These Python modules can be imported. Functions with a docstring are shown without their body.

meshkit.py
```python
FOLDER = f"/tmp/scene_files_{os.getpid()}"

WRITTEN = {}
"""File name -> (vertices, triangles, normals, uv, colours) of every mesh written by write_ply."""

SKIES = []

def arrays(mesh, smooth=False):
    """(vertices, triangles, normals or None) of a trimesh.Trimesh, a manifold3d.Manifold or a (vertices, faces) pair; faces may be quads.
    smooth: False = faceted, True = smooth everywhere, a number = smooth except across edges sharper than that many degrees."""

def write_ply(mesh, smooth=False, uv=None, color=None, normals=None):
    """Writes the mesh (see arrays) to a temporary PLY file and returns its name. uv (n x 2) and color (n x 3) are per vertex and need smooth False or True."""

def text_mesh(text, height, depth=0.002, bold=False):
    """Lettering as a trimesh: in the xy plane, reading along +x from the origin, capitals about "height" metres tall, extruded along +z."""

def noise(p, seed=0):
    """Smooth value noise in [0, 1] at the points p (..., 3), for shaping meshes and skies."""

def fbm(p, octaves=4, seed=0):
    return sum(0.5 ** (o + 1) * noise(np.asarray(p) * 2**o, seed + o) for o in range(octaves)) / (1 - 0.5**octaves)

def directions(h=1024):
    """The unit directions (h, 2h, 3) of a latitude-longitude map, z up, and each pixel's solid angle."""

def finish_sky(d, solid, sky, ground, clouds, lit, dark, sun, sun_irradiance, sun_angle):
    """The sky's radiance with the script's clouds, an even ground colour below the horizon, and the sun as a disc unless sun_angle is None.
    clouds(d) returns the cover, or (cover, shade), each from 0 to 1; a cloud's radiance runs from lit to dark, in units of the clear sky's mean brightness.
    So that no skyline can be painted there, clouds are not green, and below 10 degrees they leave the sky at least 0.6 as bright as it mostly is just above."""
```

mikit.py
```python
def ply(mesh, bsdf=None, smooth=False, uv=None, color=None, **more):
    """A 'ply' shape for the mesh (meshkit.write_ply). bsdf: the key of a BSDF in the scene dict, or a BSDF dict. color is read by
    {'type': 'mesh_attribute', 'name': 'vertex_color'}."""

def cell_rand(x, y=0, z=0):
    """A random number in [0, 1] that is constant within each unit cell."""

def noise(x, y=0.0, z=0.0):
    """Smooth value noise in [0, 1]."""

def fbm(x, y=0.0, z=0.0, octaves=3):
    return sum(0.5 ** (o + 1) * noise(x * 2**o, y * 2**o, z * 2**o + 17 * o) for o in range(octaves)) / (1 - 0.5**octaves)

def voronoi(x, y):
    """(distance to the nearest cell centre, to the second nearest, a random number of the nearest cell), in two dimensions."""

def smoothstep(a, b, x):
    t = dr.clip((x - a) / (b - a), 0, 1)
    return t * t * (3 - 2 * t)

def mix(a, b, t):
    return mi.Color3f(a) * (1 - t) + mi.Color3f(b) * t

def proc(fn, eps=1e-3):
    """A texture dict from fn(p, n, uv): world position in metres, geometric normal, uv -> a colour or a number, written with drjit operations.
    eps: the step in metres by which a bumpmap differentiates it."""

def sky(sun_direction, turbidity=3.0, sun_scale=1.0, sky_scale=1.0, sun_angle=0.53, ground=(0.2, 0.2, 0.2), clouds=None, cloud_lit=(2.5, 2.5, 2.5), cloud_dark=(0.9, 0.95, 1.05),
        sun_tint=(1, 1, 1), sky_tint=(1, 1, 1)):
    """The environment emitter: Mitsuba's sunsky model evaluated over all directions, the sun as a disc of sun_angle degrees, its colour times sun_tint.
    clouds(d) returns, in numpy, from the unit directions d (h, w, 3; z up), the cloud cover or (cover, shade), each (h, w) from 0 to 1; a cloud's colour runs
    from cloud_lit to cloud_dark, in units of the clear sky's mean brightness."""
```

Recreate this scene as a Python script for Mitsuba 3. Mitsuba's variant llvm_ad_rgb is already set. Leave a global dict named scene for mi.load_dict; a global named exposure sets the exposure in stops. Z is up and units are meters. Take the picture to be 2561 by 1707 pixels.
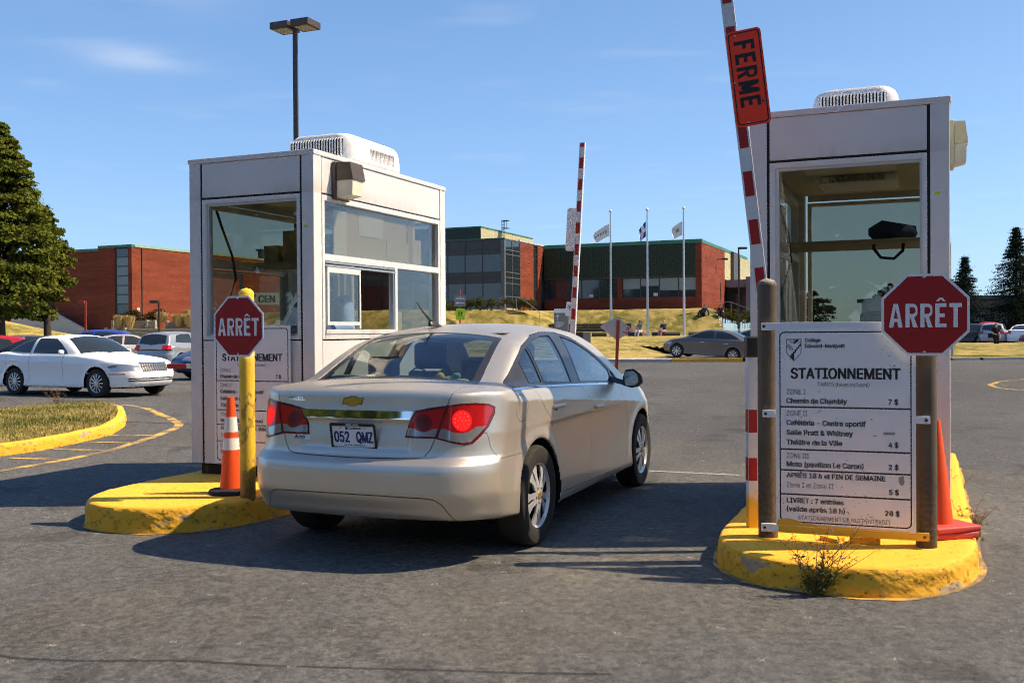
import math, random
import numpy as np, trimesh, manifold3d
import drjit as dr, mitsuba as mi
import mikit, meshkit
from mikit import noise, fbm, voronoi, cell_rand, smoothstep, mix
from scipy.interpolate import PchipInterpolator
from shapely.geometry import Polygon, LineString, Point, box as sbox
from shapely import affinity
from shapely.ops import unary_union

scene, labels = {}, {}
# ---- camera, sky, exposure
PITCH, ROLL, FOV, CAM_H = .0092, .0067, 54.73, 1.4036
_f = np.array([0, math.cos(PITCH), -math.sin(PITCH)]); _d = np.array([0, -math.sin(PITCH), -math.cos(PITCH)])
_down = -math.sin(ROLL) * np.array([1., 0, 0]) + math.cos(ROLL) * _d
scene['camera'] = {'type': 'perspective', 'fov': FOV, 'fov_axis': 'x', 'near_clip': .05, 'far_clip': 3000.,
    'to_world': mi.ScalarTransform4f().look_at(origin=[0, 0, CAM_H], target=[0, float(_f[1]), CAM_H + float(_f[2])], up=(-_down).tolist())}
SUN = np.array([.6624, .012, .749])
def clouds(d):
    x, y, z = d[..., 0], d[..., 1], np.maximum(d[..., 2], .02)
    p = np.stack([x / z * 2.2, y / z * 5.0, z * 0], -1)
    n = meshkit.fbm(p + 3.1, 4, 5)
    az, el = np.degrees(np.arctan2(x, y)), np.degrees(np.arcsin(np.clip(z, 0, 1)))
    blob = np.exp(-((az + 22) / 5.5) ** 2 - ((el - 18.8) / 1.3) ** 2) + .45 * np.exp(-((az + 20.5) / 3.) ** 2 - ((el - 14.6) / .6) ** 2)
    wide = np.clip((n - .62) / .25, 0, 1) * .12
    return np.clip(blob * np.clip((n - .22) / .4, 0, 1) * .75 + wide, 0, 1), 0 * x
scene['sky'] = mikit.sky(SUN.tolist(), turbidity=2.6, clouds=clouds, cloud_lit=(2.2, 2.3, 2.5), sky_tint=(.95, 1.02, 1.08), sun_tint=(1.0, .965, .90), ground=(.12, .12, .115))
exposure = 2.25

# ---- keys, labels, shapes
used, FRAME = {}, [np.eye(4)]
def numbered(key):
    n = used.get(key, 0); used[key] = n + 1
    return key if n == 0 else f'{key}_{n:03d}'
def thing(name, label, cat, group=None):
    key = numbered(name); labels[key] = {'label': label, 'category': cat}
    if group: labels[key]['group'] = group
    return key
def xf(): return FRAME[-1]
def T(x=0, y=0, z=0):
    m = np.eye(4); m[:3, 3] = x, y, z; return m
def Rz(a):
    m = np.eye(4); c, s = math.cos(a), math.sin(a); m[:2, :2] = [[c, -s], [s, c]]; return m
def Rx(a):
    m = np.eye(4); c, s = math.cos(a), math.sin(a); m[1:3, 1:3] = [[c, -s], [s, c]]; return m
def Ry(a):
    m = np.eye(4); c, s = math.cos(a), math.sin(a); m[0, 0] = m[2, 2] = c; m[0, 2], m[2, 0] = s, -s; return m
class at:
    """with at(matrix): shapes added inside stand in that frame"""
    def __init__(self, m, absolute=False): self.m = m if absolute else None; self.r = m
    def __enter__(self): FRAME.append(self.m if self.m is not None else FRAME[-1] @ self.r)
    def __exit__(self, *a): FRAME.pop()
def frame_u(x, y, yaw, z=0):
    """x = to the right, y = forward along the lane, seen from the viewer"""
    return T(x, y, z) @ Rz(-yaw)
def add(name, mesh, mat, parent=None, smooth=False, label=None, cat=None, group=None, kind=None, normals=None, uv=None, color=None):
    key = numbered(f'{parent}__{name}' if parent else name)
    if normals is not None:
        path = meshkit.write_ply(mesh, False, uv, color, normals=normals)
        d = {'type': 'ply', 'filename': path, 'face_normals': False, 'bsdf': {'type': 'ref', 'id': 'mat_' + mat}}
    else:
        d = mikit.ply(mesh, 'mat_' + mat, smooth=smooth, uv=uv, color=color)
    if not np.allclose(xf(), np.eye(4)): d['to_world'] = mi.ScalarTransform4f(xf().tolist())
    scene[key] = d
    e = {k: v for k, v in (('label', label), ('category', cat), ('group', group), ('kind', kind)) if v}
    if e: labels[key] = e
    return key
def again(src, m, key, label=None, group=None):
    """a copy of a thing built at the identity, with its parts, under another key"""
    n = [k for k in list(scene) if k == src or k.startswith(src + '__')]
    for k in n:
        scene[key + k[len(src):]] = {**scene[k], 'to_world': mi.ScalarTransform4f(m.tolist())}
        if k in labels and k != src: labels[key + k[len(src):]] = dict(labels[k])
def cat(*ms): return trimesh.util.concatenate([m for m in ms])
def bx(x0, x1, y0, y1, z0, z1):
    return trimesh.creation.box(bounds=[[min(x0, x1), min(y0, y1), min(z0, z1)], [max(x0, x1), max(y0, y1), max(z0, z1)]])
def rbx(x0, x1, y0, y1, z0, z1, r=.01, n=2):
    """box with rounded edges"""
    x0, x1, y0, y1, z0, z1 = min(x0, x1), max(x0, x1), min(y0, y1), max(y0, y1), min(z0, z1), max(z0, z1)
    r = min(r, (x1 - x0) / 2.01, (y1 - y0) / 2.01, (z1 - z0) / 2.01)
    s = trimesh.creation.icosphere(1 if n < 3 else 2, r).vertices
    pts = np.vstack([s + [a, b, c] for a in (x0 + r, x1 - r) for b in (y0 + r, y1 - r) for c in (z0 + r, z1 - r)])
    return trimesh.convex.convex_hull(pts)
def cyl(p0, p1, r, n=20, r1=None):
    p0, p1 = np.array(p0, float), np.array(p1, float); r1 = r if r1 is None else r1
    z = p1 - p0; L = np.linalg.norm(z); z /= L
    x = np.cross(z, [0, 0, 1.] if abs(z[2]) < .9 else [1., 0, 0]); x /= np.linalg.norm(x); y = np.cross(z, x)
    a = np.arange(n) * 2 * np.pi / n; ring = np.cos(a)[:, None] * x + np.sin(a)[:, None] * y
    v = np.vstack([p0 + r * ring, p1 + r1 * ring, [p0], [p1]]); i = np.arange(n); j = (i + 1) % n
    f = np.vstack([np.c_[i, j, j + n], np.c_[i, j + n, i + n], np.c_[j, i, i * 0 + 2 * n], np.c_[i + n, j + n, i * 0 + 2 * n + 1]])
    return trimesh.Trimesh(v, f, process=False)
def tube(pts, r, n=8):
    pts = np.asarray(pts, float); r = np.broadcast_to(r, len(pts))
    t = np.gradient(pts, axis=0); t /= np.linalg.norm(t, axis=1, keepdims=True) + 1e-12
    a = np.cross(t, [0.03, 0.02, 1.]); bad = np.linalg.norm(a, axis=1) < .15
    a[bad] = np.cross(t[bad], [1., 0, 0]); a /= np.linalg.norm(a, axis=1, keepdims=True); b = np.cross(t, a)
    g = np.arange(n) * 2 * np.pi / n
    v = (pts[:, None] + r[:, None, None] * (np.cos(g)[None, :, None] * a[:, None] + np.sin(g)[None, :, None] * b[:, None])).reshape(-1, 3)
    f = []
    for k in range(len(pts) - 1):
        for i in range(n):
            j = (i + 1) % n; f += [[k * n + i, k * n + j, (k + 1) * n + j], [k * n + i, (k + 1) * n + j, (k + 1) * n + i]]
    v = np.vstack([v, pts[:1], pts[-1:]]); e = (len(pts) - 1) * n
    for i in range(n):
        j = (i + 1) % n; f += [[j, i, len(v) - 2], [e + i, e + j, len(v) - 1]]
    return trimesh.Trimesh(v, np.array(f)[:, ::-1], process=False)
def lathe(prof, n=32, axis='z'):
    m = trimesh.creation.revolve(np.array(prof, float), sections=n)
    if axis == 'y': m.apply_transform(Rx(math.pi / 2))
    if axis == 'x': m.apply_transform(Ry(math.pi / 2))
    return m
def ext(poly, h, z0=0.):
    """polygon in (x, y) as a plate from z0 up by h"""
    polys = [poly] if isinstance(poly, Polygon) else list(poly.geoms) if hasattr(poly, 'geoms') else [Polygon(poly)]
    m = cat(*[trimesh.creation.extrude_polygon(p, h, engine='earcut') for p in polys if p.area > 1e-9]); m.apply_translation([0, 0, z0]); return m
UP = np.array([[1, 0, 0, 0], [0, 0, -1, 0], [0, 1, 0, 0], [0, 0, 0, 1.]])      # plate (x, y) -> upright (x, z), its face towards -y
def upright(m): m = m.copy(); m.apply_transform(UP); return m
def flip_xz(m): return m
def rrect(x0, y0, x1, y1, r, n=6): return sbox(x0 + r, y0 + r, x1 - r, y1 - r).buffer(r, quad_segs=n)
_txt = {}
def text(s, x, y, w, h, depth=.0012, bold=False, z0=0.0):
    """lettering from (x, y), fitted to width w and capital height h, as a plate"""
    if (s, bold) not in _txt: _txt[s, bold] = meshkit.text_mesh(s, 1.0, 1.0, bold)
    m = _txt[s, bold].copy(); b = m.bounds
    m.vertices = (m.vertices - [b[0][0], 0, 0]) * [w / (b[1][0] - b[0][0]), h, depth] + [x, y, z0]
    if bold:                                              # heavier strokes: the same outline again, a little to each side
        c = [m]
        for i, d in enumerate((-.030, .030)):
            q = m.copy(); q.vertices = q.vertices * [1, 1, 1] + [d * h, 0, .00012 * (i + 1)]; c.append(q)
        m = trimesh.util.concatenate(c)
    return m
def hull(pts): return trimesh.convex.convex_hull(np.asarray(pts, float))
rng = np.random.default_rng(7)
EX, EY = (math.cos(.3985), -math.sin(.3985)), (math.sin(.3985), math.cos(.3985))   # the lane's right and forward directions
YAW = .3985
LANE = Rz(-YAW)                        # frame of the lane, origin below the viewer
# ---- implicit car bodies: a smooth field, polygonised by surface nets, then cut into panels
_P = {}
def pch(x, pts):
    """smooth monotone curve through control points, clamped at the ends"""
    key = id(pts)
    if key not in _P:
        k = np.array(pts, float); g = np.linspace(k[0, 0], k[-1, 0], 2000); _P[key] = (g, PchipInterpolator(k[:, 0], k[:, 1])(g), pts)
    return np.interp(x, _P[key][0], _P[key][1])
def smax(a, b, k): return 0.5 * (a + b + np.sqrt((a - b) ** 2 + k * k))
def smin(a, b, k): return 0.5 * (a + b - np.sqrt((a - b) ** 2 + k * k))
def car_field(S):
    def F(u, w, z):
        a = np.abs(w)
        zc = pch(u, S['crease'])
        d = z - zc
        side = a - pch(u, S['plan']) + np.where(d > 0, d * S.get('shoulder', .55), 0.0) + np.where(d < 0, .016 * np.sin(np.pi * np.clip(-d / .55, 0, 1)), 0) + .9 * np.clip(.27 - z, 0, 1) ** 1.5
        for ua in (0, S['wb']):
            r = np.hypot(u - ua, z - S['r'])
            side = side - .014 * np.exp(-((r - S['arch'] - .02) / .055) ** 2) * (z > .2)
        top = (z - pch(u, S['deck']) + S.get('crown', .05) * (a / .8) ** 2.4) * .95
        bul = S.get('bul', .07)
        tail = pch(z, S['tail']) + bul * (a / .7) ** 2 + S.get('bul2', .3) * np.clip((a - .58) / .3, 0, 2) ** 2.2 - u
        nose = u - pch(z, S['nose']) + .10 * (a / .7) ** 2 + .42 * np.clip((a - .5) / .38, 0, 2) ** 2.2
        body = smax(side, top, .025)
        body = smax(body, tail * .95, S.get('ktail', .035)); body = smax(body, nose * .9, .05)
        body = smax(body, S['zb'] - z, .03)
        gs = a - pch(z, S['gside']) + S.get('gplan', .04) * np.clip((u - S['gmid']) / 1.5, -2, 2) ** 2
        gt = (z - pch(u, S['roof']) + S.get('rcrown', .055) * (a / .6) ** 2.2) * S.get('gn', .85)
        green = smax(gs * .87, gt, .05)
        green = smax(green, .8 - z, .02)
        f = smin(body, green, .022)
        for ua in (0, S['wb']):
            r = np.hypot(u - ua, (z - S['r']))
            f = smax(f, np.where(a > .45, S['arch'] - r, -1.0), .006)
        return f
    return F
def surface_net(F, lo, hi, n, iso=0.0, V=None, steps=3):
    """quads of the zero set of F - iso on a grid of n cells per axis, vertices pulled onto the surface"""
    ax = [np.linspace(lo[i], hi[i], n[i] + 1) for i in range(3)]
    V = (F(ax[0][:, None, None], ax[1][None, :, None], ax[2][None, None, :]) if V is None else V) - iso
    V = np.broadcast_to(V, [len(x) for x in ax])
    s = V < 0
    acc = np.zeros([m for m in n] + [3], np.float32); cnt = np.zeros(n, np.float32)
    for axis in range(3):
        for b in (0, 1):
            for c in (0, 1):
                sl0, sl1 = [None] * 3, [None] * 3
                o = [k for k in range(3) if k != axis]
                sl0[axis], sl1[axis] = slice(0, -1), slice(1, None)
                for k, q in zip(o, (b, c)):
                    sl0[k] = sl1[k] = slice(q, n[k] + q)
                v0, v1 = V[tuple(sl0)], V[tuple(sl1)]
                m = (v0 < 0) != (v1 < 0)
                t = v0[m] / (v0[m] - v1[m])
                idx = np.nonzero(m)
                off = np.zeros((len(t), 3), np.float32); off[:, axis] = t; off[:, o[0]] = b; off[:, o[1]] = c
                acc[idx] += off; cnt[idx] += 1
    cells = np.nonzero(cnt)
    vid = np.full(n, -1, np.int64); vid[cells] = np.arange(len(cells[0]))
    step = [(hi[i] - lo[i]) / n[i] for i in range(3)]
    P = np.stack([lo[i] + (cells[i] + acc[cells][:, i] / cnt[cells]) * step[i] for i in range(3)], 1).astype(float)
    quads = []
    for axis in range(3):
        o = [(axis + 1) % 3, (axis + 2) % 3]
        sl0, sl1 = [slice(1, -1)] * 3, [slice(1, -1)] * 3
        sl0[axis], sl1[axis] = slice(0, -1), slice(1, None)
        s0, s1 = s[tuple(sl0)], s[tuple(sl1)]
        i = np.array(np.nonzero(s0 != s1)).T; flip = s0[tuple(i.T)]
        i = i + 1; i[:, axis] -= 1
        def at(da, db):
            j = i.copy(); j[:, o[0]] += da; j[:, o[1]] += db
            return vid[tuple(j.T)]
        q = np.stack([at(-1, -1), at(0, -1), at(0, 0), at(-1, 0)], 1)
        q[~flip] = q[~flip][:, ::-1]
        quads.append(q)
    q = np.vstack(quads)
    q = q[(q >= 0).all(1)]
    for _ in range(steps):
        g = gradient(F, P); f = F(P[:, 0], P[:, 1], P[:, 2]) - iso
        P -= np.clip(f / np.maximum((g * g).sum(1), .2), -.01, .01)[:, None] * g
    return trimesh.Trimesh(P, np.vstack([q[:, [0, 1, 2]], q[:, [0, 2, 3]]]), process=False)
def gradient(F, P, e=2e-3):
    g = np.empty_like(P)
    for k in range(3):
        a, b = P.copy(), P.copy(); a[:, k] += e; b[:, k] -= e
        g[:, k] = (F(*a.T) - F(*b.T)) / (2 * e)
    return g
def to_man(m): return manifold3d.Manifold(manifold3d.Mesh(np.asarray(m.vertices, np.float32), np.asarray(m.faces, np.uint32)))
def from_man(M):
    m = M.to_mesh(); return trimesh.Trimesh(m.vert_properties[:, :3], m.tri_verts, process=False)
def prism(poly, axis, lo, hi):
    """polygon extruded along an axis: axis 1 = polygon in (u, z), 2 = in (u, w), 0 = in (w, z)"""
    cs = manifold3d.CrossSection([np.asarray(poly, float)], manifold3d.FillRule.NonZero)
    P = manifold3d.Manifold.extrude(cs, hi - lo).translate([0, 0, lo])
    if axis == 1: P = P.transform(np.array([[1, 0, 0, 0], [0, 0, 1, 0], [0, 1, 0, 0]], float))
    if axis == 0: P = P.transform(np.array([[0, 0, 1, 0], [1, 0, 0, 0], [0, 1, 0, 0]], float))
    return P
def grow(poly, d):
    p = Polygon(poly).buffer(d, join_style=1)
    return np.array(p.exterior.coords)[:-1]
def ccw(poly):
    poly = np.asarray(poly, float); x, y = poly.T
    return poly if (x * np.roll(y, -1) - y * np.roll(x, -1)).sum() > 0 else poly[::-1]
def skin(m, F, outer=True, lift=0.0, tol=.004):
    """(vertices, faces, normals): outer-surface triangles smooth by the field's gradient, the rest flat. outer=True keeps the outer ones only"""
    v, f = np.asarray(m.vertices), np.asarray(m.faces)
    n = np.cross(v[f[:, 1]] - v[f[:, 0]], v[f[:, 2]] - v[f[:, 0]]); ar = np.linalg.norm(n, axis=1)
    ok = ar > 1e-12; f, n, ar = f[ok], n[ok], ar[ok]; n /= ar[:, None]
    c = v[f].mean(1)
    G = gradient(F, v); G /= np.linalg.norm(G, axis=1, keepdims=True) + 1e-9
    gc = gradient(F, c); gc /= np.linalg.norm(gc, axis=1, keepdims=True) + 1e-9
    out = (np.abs(F(*c.T)) < tol) & ((n * gc).sum(1) > .55)
    fo = f[out]; used, inv = np.unique(fo, return_inverse=True)
    V1, N1, F1 = v[used] + lift * G[used], G[used], inv.reshape(-1, 3)
    if outer: return V1, F1, N1
    fi = f[~out]
    V2, N2 = v[fi].reshape(-1, 3), np.repeat(n[~out], 3, axis=0)
    return np.vstack([V1, V2]), np.vstack([F1, np.arange(len(V2)).reshape(-1, 3) + len(V1)]), np.vstack([N1, N2])
# ---- materials
def B(k, d, two=True): scene['mat_' + k] = {'type': 'twosided', 'bsdf': d} if two else d
def rgb(*c): return {'type': 'rgb', 'value': list(c)}
def plain(k, c, rough=.6, spec=.4, metal=0., coat=0., **m):
    B(k, {'type': 'principled', 'base_color': rgb(*c) if not isinstance(c, dict) else c, 'roughness': rough, 'specular': spec, 'metallic': metal, 'clearcoat': coat, 'clearcoat_gloss': .95, **m})
def tint(c, amt=.12, f=6., dirt=None, grime=0.):
    """colour with soft uneven wear"""
    return rgb(*c)
def bumped(k, d, fn, eps=1e-3):
    B(k, {'type': 'bumpmap', 'arbitrary': mikit.proc(fn, eps), 'scale': 1.0, 'bsdf': d})
SEAMS = [((-4.6, 5.2), (-2.2, 4.3)), ((-2.2, 4.3), (.4, 4.05)), ((3.4, 4.6), (5.2, 5.4)), ((-8.5, 8.2), (-4.2, 8.9)), ((-3.9, 15.9), (-2.0, 13.6)), ((-6.6, 12.9), (-3.1, 12.15)), ((2.0, 15.5), (4.6, 16.3)), ((5.4, 15.2), (9.5, 11.4)), ((3.9, 11.7), (8.0, 11.9)), ((4.2, 8.8), (5.2, 8.35)), ((5.2, 8.35), (5.6, 7.2))]
def asphalt(p, n, uv):
    big = fbm(p.x * .22, p.y * .22, 0., 3); mid = fbm(p.x * 1.7, p.y * 1.1, 3., 3)
    v = .094 * (1 + .5 * (big - .5) + .30 * (mid - .5))
    sp = noise(p.x * 33, p.y * 33, 5.); sq = noise(p.x * 75, p.y * 75, 9.)
    v = v * (.40 + .62 * sp + .52 * sq)
    a, b, r = voronoi(p.x * 95, p.y * 95)
    st = smoothstep(.34, .12, a)
    agg = mix((.84, .845, .85), (1.34, 1.33, 1.3), r) * (.72 + .5 * st)
    spark = smoothstep(.985, .999, cell_rand(p.x * 26, p.y * 26)) * smoothstep(.3, .1, a)
    tan = smoothstep(.56, .75, fbm(p.x * .9 + 5, p.y * .6, 1., 3)) * .5
    c = mi.Color3f(v * .985, v * .985, v * .97) * agg * mix((1, 1, 1), (1.16, 1.07, .92), tan)
    lane = p.x * .9217 - p.y * .388
    for o in (-4.0, -2.5): c = c * (1 - .13 * smoothstep(.34, .08, dr.abs(lane - o + .12 * noise(p.y * .8, 3.))) * smoothstep(.3, .6, fbm(p.x * 1.3, p.y * 1.3, 7., 2)))
    c = c * (1 - .30 * smoothstep(.68, .78, fbm(p.x * 2.2, p.y * 2.2, 11., 3)))
    crack = mi.Float(0)
    for (x0, y0), (x1, y1) in SEAMS:
        L = math.hypot(x1 - x0, y1 - y0); dx, dy = (x1 - x0) / L, (y1 - y0) / L
        wob = .05 * (noise(p.x * 2.1, p.y * 2.1) - .5)
        t = (p.x - x0) * dx + (p.y - y0) * dy; s = dr.abs((p.x - x0) * -dy + (p.y - y0) * dx + wob)
        crack = dr.maximum(crack, dr.select((t > 0) & (t < L), smoothstep(.022, .006, s), 0))
    e1, e2, r2 = voronoi(p.x * 1.4 + .3 * noise(p.x * 5, p.y * 5), p.y * 1.4)
    net = smoothstep(.03, .008, e2 - e1) * smoothstep(3.6, 4.4, p.x) * smoothstep(14., 11., p.y) * smoothstep(.42, .6, noise(p.x * .7, p.y * .7, 2.))
    crack = dr.maximum(crack, net * .8)
    return c * (1 - .62 * crack) + mi.Color3f(.55, .53, .48) * spark
plain('asphalt_flat', mikit.proc(asphalt), .82, .35)
def asphalt_h(p, n, uv):
    a, b, r = voronoi(p.x * 95, p.y * 95)
    return .0024 * smoothstep(.45, .05, a) * r + .004 * fbm(p.x * 9, p.y * 9, 0., 2)
bumped('asphalt', {'type': 'principled', 'base_color': mikit.proc(asphalt), 'roughness': .8, 'specular': .35}, asphalt_h, 2e-3)
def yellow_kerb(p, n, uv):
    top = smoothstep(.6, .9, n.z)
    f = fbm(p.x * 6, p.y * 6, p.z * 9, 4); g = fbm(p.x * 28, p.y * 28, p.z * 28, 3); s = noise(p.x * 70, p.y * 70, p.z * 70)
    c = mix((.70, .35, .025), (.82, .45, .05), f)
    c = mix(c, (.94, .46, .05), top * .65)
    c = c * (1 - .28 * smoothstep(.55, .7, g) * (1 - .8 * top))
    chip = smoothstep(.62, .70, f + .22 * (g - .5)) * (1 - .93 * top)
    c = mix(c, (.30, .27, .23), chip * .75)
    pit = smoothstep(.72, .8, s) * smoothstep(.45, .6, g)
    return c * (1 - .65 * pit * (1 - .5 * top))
def kerb_h(p, n, uv):
    top = smoothstep(.6, .9, n.z)
    return (.02 * fbm(p.x * 17, p.y * 17, p.z * 17, 4) * (1 - .82 * top)) + .0025 * fbm(p.x * 60, p.y * 60, p.z * 60, 2)
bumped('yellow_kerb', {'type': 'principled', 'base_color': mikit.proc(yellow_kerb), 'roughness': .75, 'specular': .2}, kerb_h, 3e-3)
def yellow_line(p, n, uv):
    f = fbm(p.x * 5, p.y * 5, 0., 4); g = noise(p.x * 60, p.y * 60)
    w = smoothstep(.36, .58, f + .25 * (g - .5))
    return mix((.52, .31, .07), (.12, .11, .09), w * .85)
plain('yellow_line', mikit.proc(yellow_line), .75, .3)
plain('white_line', tint((.34, .34, .33), .5, 9.), .75, .3)
def concrete(p, n, uv):
    f = fbm(p.x * 3, p.y * 3, p.z * 3, 4); g = noise(p.x * 40, p.y * 40, p.z * 40)
    return mix((.34, .32, .28), (.48, .45, .40), f) * (.86 + .24 * g)
plain('concrete', mikit.proc(concrete), .85, .3)
def grass_soil(p, n, uv):
    f = fbm(p.x * .45, p.y * .45, 0., 3); g = fbm(p.x * 2.6, p.y * 1.4, 0., 3); s = noise(p.x * 30, p.y * 18); t = fbm(p.x * .12 + 8, p.y * .12, 2., 2)
    c = mix((.125, .118, .022), (.33, .25, .082), smoothstep(.3, .68, .5 * f + .45 * g + .1 * t))
    c = mix(c, (.40, .30, .14), smoothstep(.62, .78, g) * .5)
    return c * (.72 + .5 * s)
plain('lawn_grass', mikit.proc(grass_soil), .9, .12)
plain('grass_blade', {'type': 'mesh_attribute', 'name': 'vertex_color'}, .75, .15)
def white_panel(p, n, uv):
    f = fbm(p.x * 2.2, p.y * 2.2, p.z * 1.1, 3); g = noise(p.x * 26, p.y * 26, p.z * 3.5)
    low = smoothstep(1.0, .3, p.z) * smoothstep(.35, .7, f + .25 * (g - .5))
    c = mix((.66, .66, .655), (.61, .61, .605), f)
    grime = smoothstep(2.72, 2.585, p.z) * smoothstep(2.56, 2.58, p.z) * smoothstep(.25, .75, f + .3 * (g - .5))
    c = mix(c, (.47, .43, .38), grime * .55)
    return mix(c, (.52, .46, .40), low * .5)
plain('booth_panel', mikit.proc(white_panel), .38, .45)
def sill_white(p, n, uv):
    g = fbm(p.x * 9, p.y * 9, p.z * 2.5, 3)
    return mix((.60, .585, .56), (.42, .36, .31), smoothstep(.45, .75, g) * .7)
plain('weathered_frame', mikit.proc(sill_white), .45, .45)
plain('white_frame', (.62, .63, .63), .35, .5)
plain('alu', (.55, .56, .57), .38, .5, .75)
plain('gasket', (.012, .013, .014), .6, .3)
plain('black_plastic', (.016, .017, .018), .42, .45)
plain('dark_steel', tint((.05, .045, .04), .35, 8.), .55, .4)
def rusty(p, n, uv):
    f = fbm(p.x * 14, p.y * 14, p.z * 9, 4)
    return mix((.035, .028, .022), (.20, .085, .03), smoothstep(.5, .75, f))
plain('rusty_base', mikit.proc(rusty), .8, .25)
def wall_in(p, n, uv):
    f = fbm(p.x * 5, p.y * 5, p.z * 5, 3)
    return mix((.33, .29, .21), (.42, .38, .29), f)
plain('booth_interior', mikit.proc(wall_in), .75, .25)
plain('ceiling_in', (.52, .49, .40), .8, .2)
plain('paper', tint((.66, .64, .60), .06, 12.), .85, .2)
plain('paper_tan', tint((.58, .51, .38), .10, 9.), .85, .2)
plain('kraft', (.45, .36, .24), .85, .2)
plain('white_plastic', (.72, .73, .72), .42, .45)
plain('cream_plastic', (.58, .55, .36), .45, .45)
plain('lens_cream', (.68, .64, .48), .3, .5)
plain('bronze', tint((.085, .062, .048), .12, 4.), .45, .45, .2)
plain('red_sign', (.33, .006, .010), .38, .45)
plain('sign_white', tint((.74, .75, .76), .05, 5.), .42, .45)
def board(p, n, uv):
    f = fbm(p.x * 5, p.y * 5, p.z * 5, 3); s = smoothstep(.80, .86, noise(p.x * 90, p.y * 90, p.z * 90)) * smoothstep(.6, .75, noise(p.x * 5, p.z * 5))
    c = mix((.80, .81, .82), (.74, .74, .75), f)
    return mix(c, (.30, .27, .25), s * .8)
plain('board_white', mikit.proc(board), .4, .45)
plain('print_black', (.018, .018, .019), .5, .35)
plain('print_grey', (.26, .26, .27), .6, .3)
plain('print_navy', (.02, .03, .14), .5, .4)
plain('print_red', (.45, .02, .02), .5, .4)
plain('print_blue', (.02, .06, .36), .5, .4)
plain('orange_red', (.95, .05, .012), .4, .4)
plain('orange_cone', tint((.80, .085, .012), .14, 7.), .5, .4)
plain('cone_band', tint((.72, .72, .70), .06, 12.), .4, .5)
plain('cone_red', tint((.52, .06, .05), .12, 9.), .55, .35)
plain('rubber', tint((.022, .021, .020), .25, 18.), .72, .3)
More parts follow.
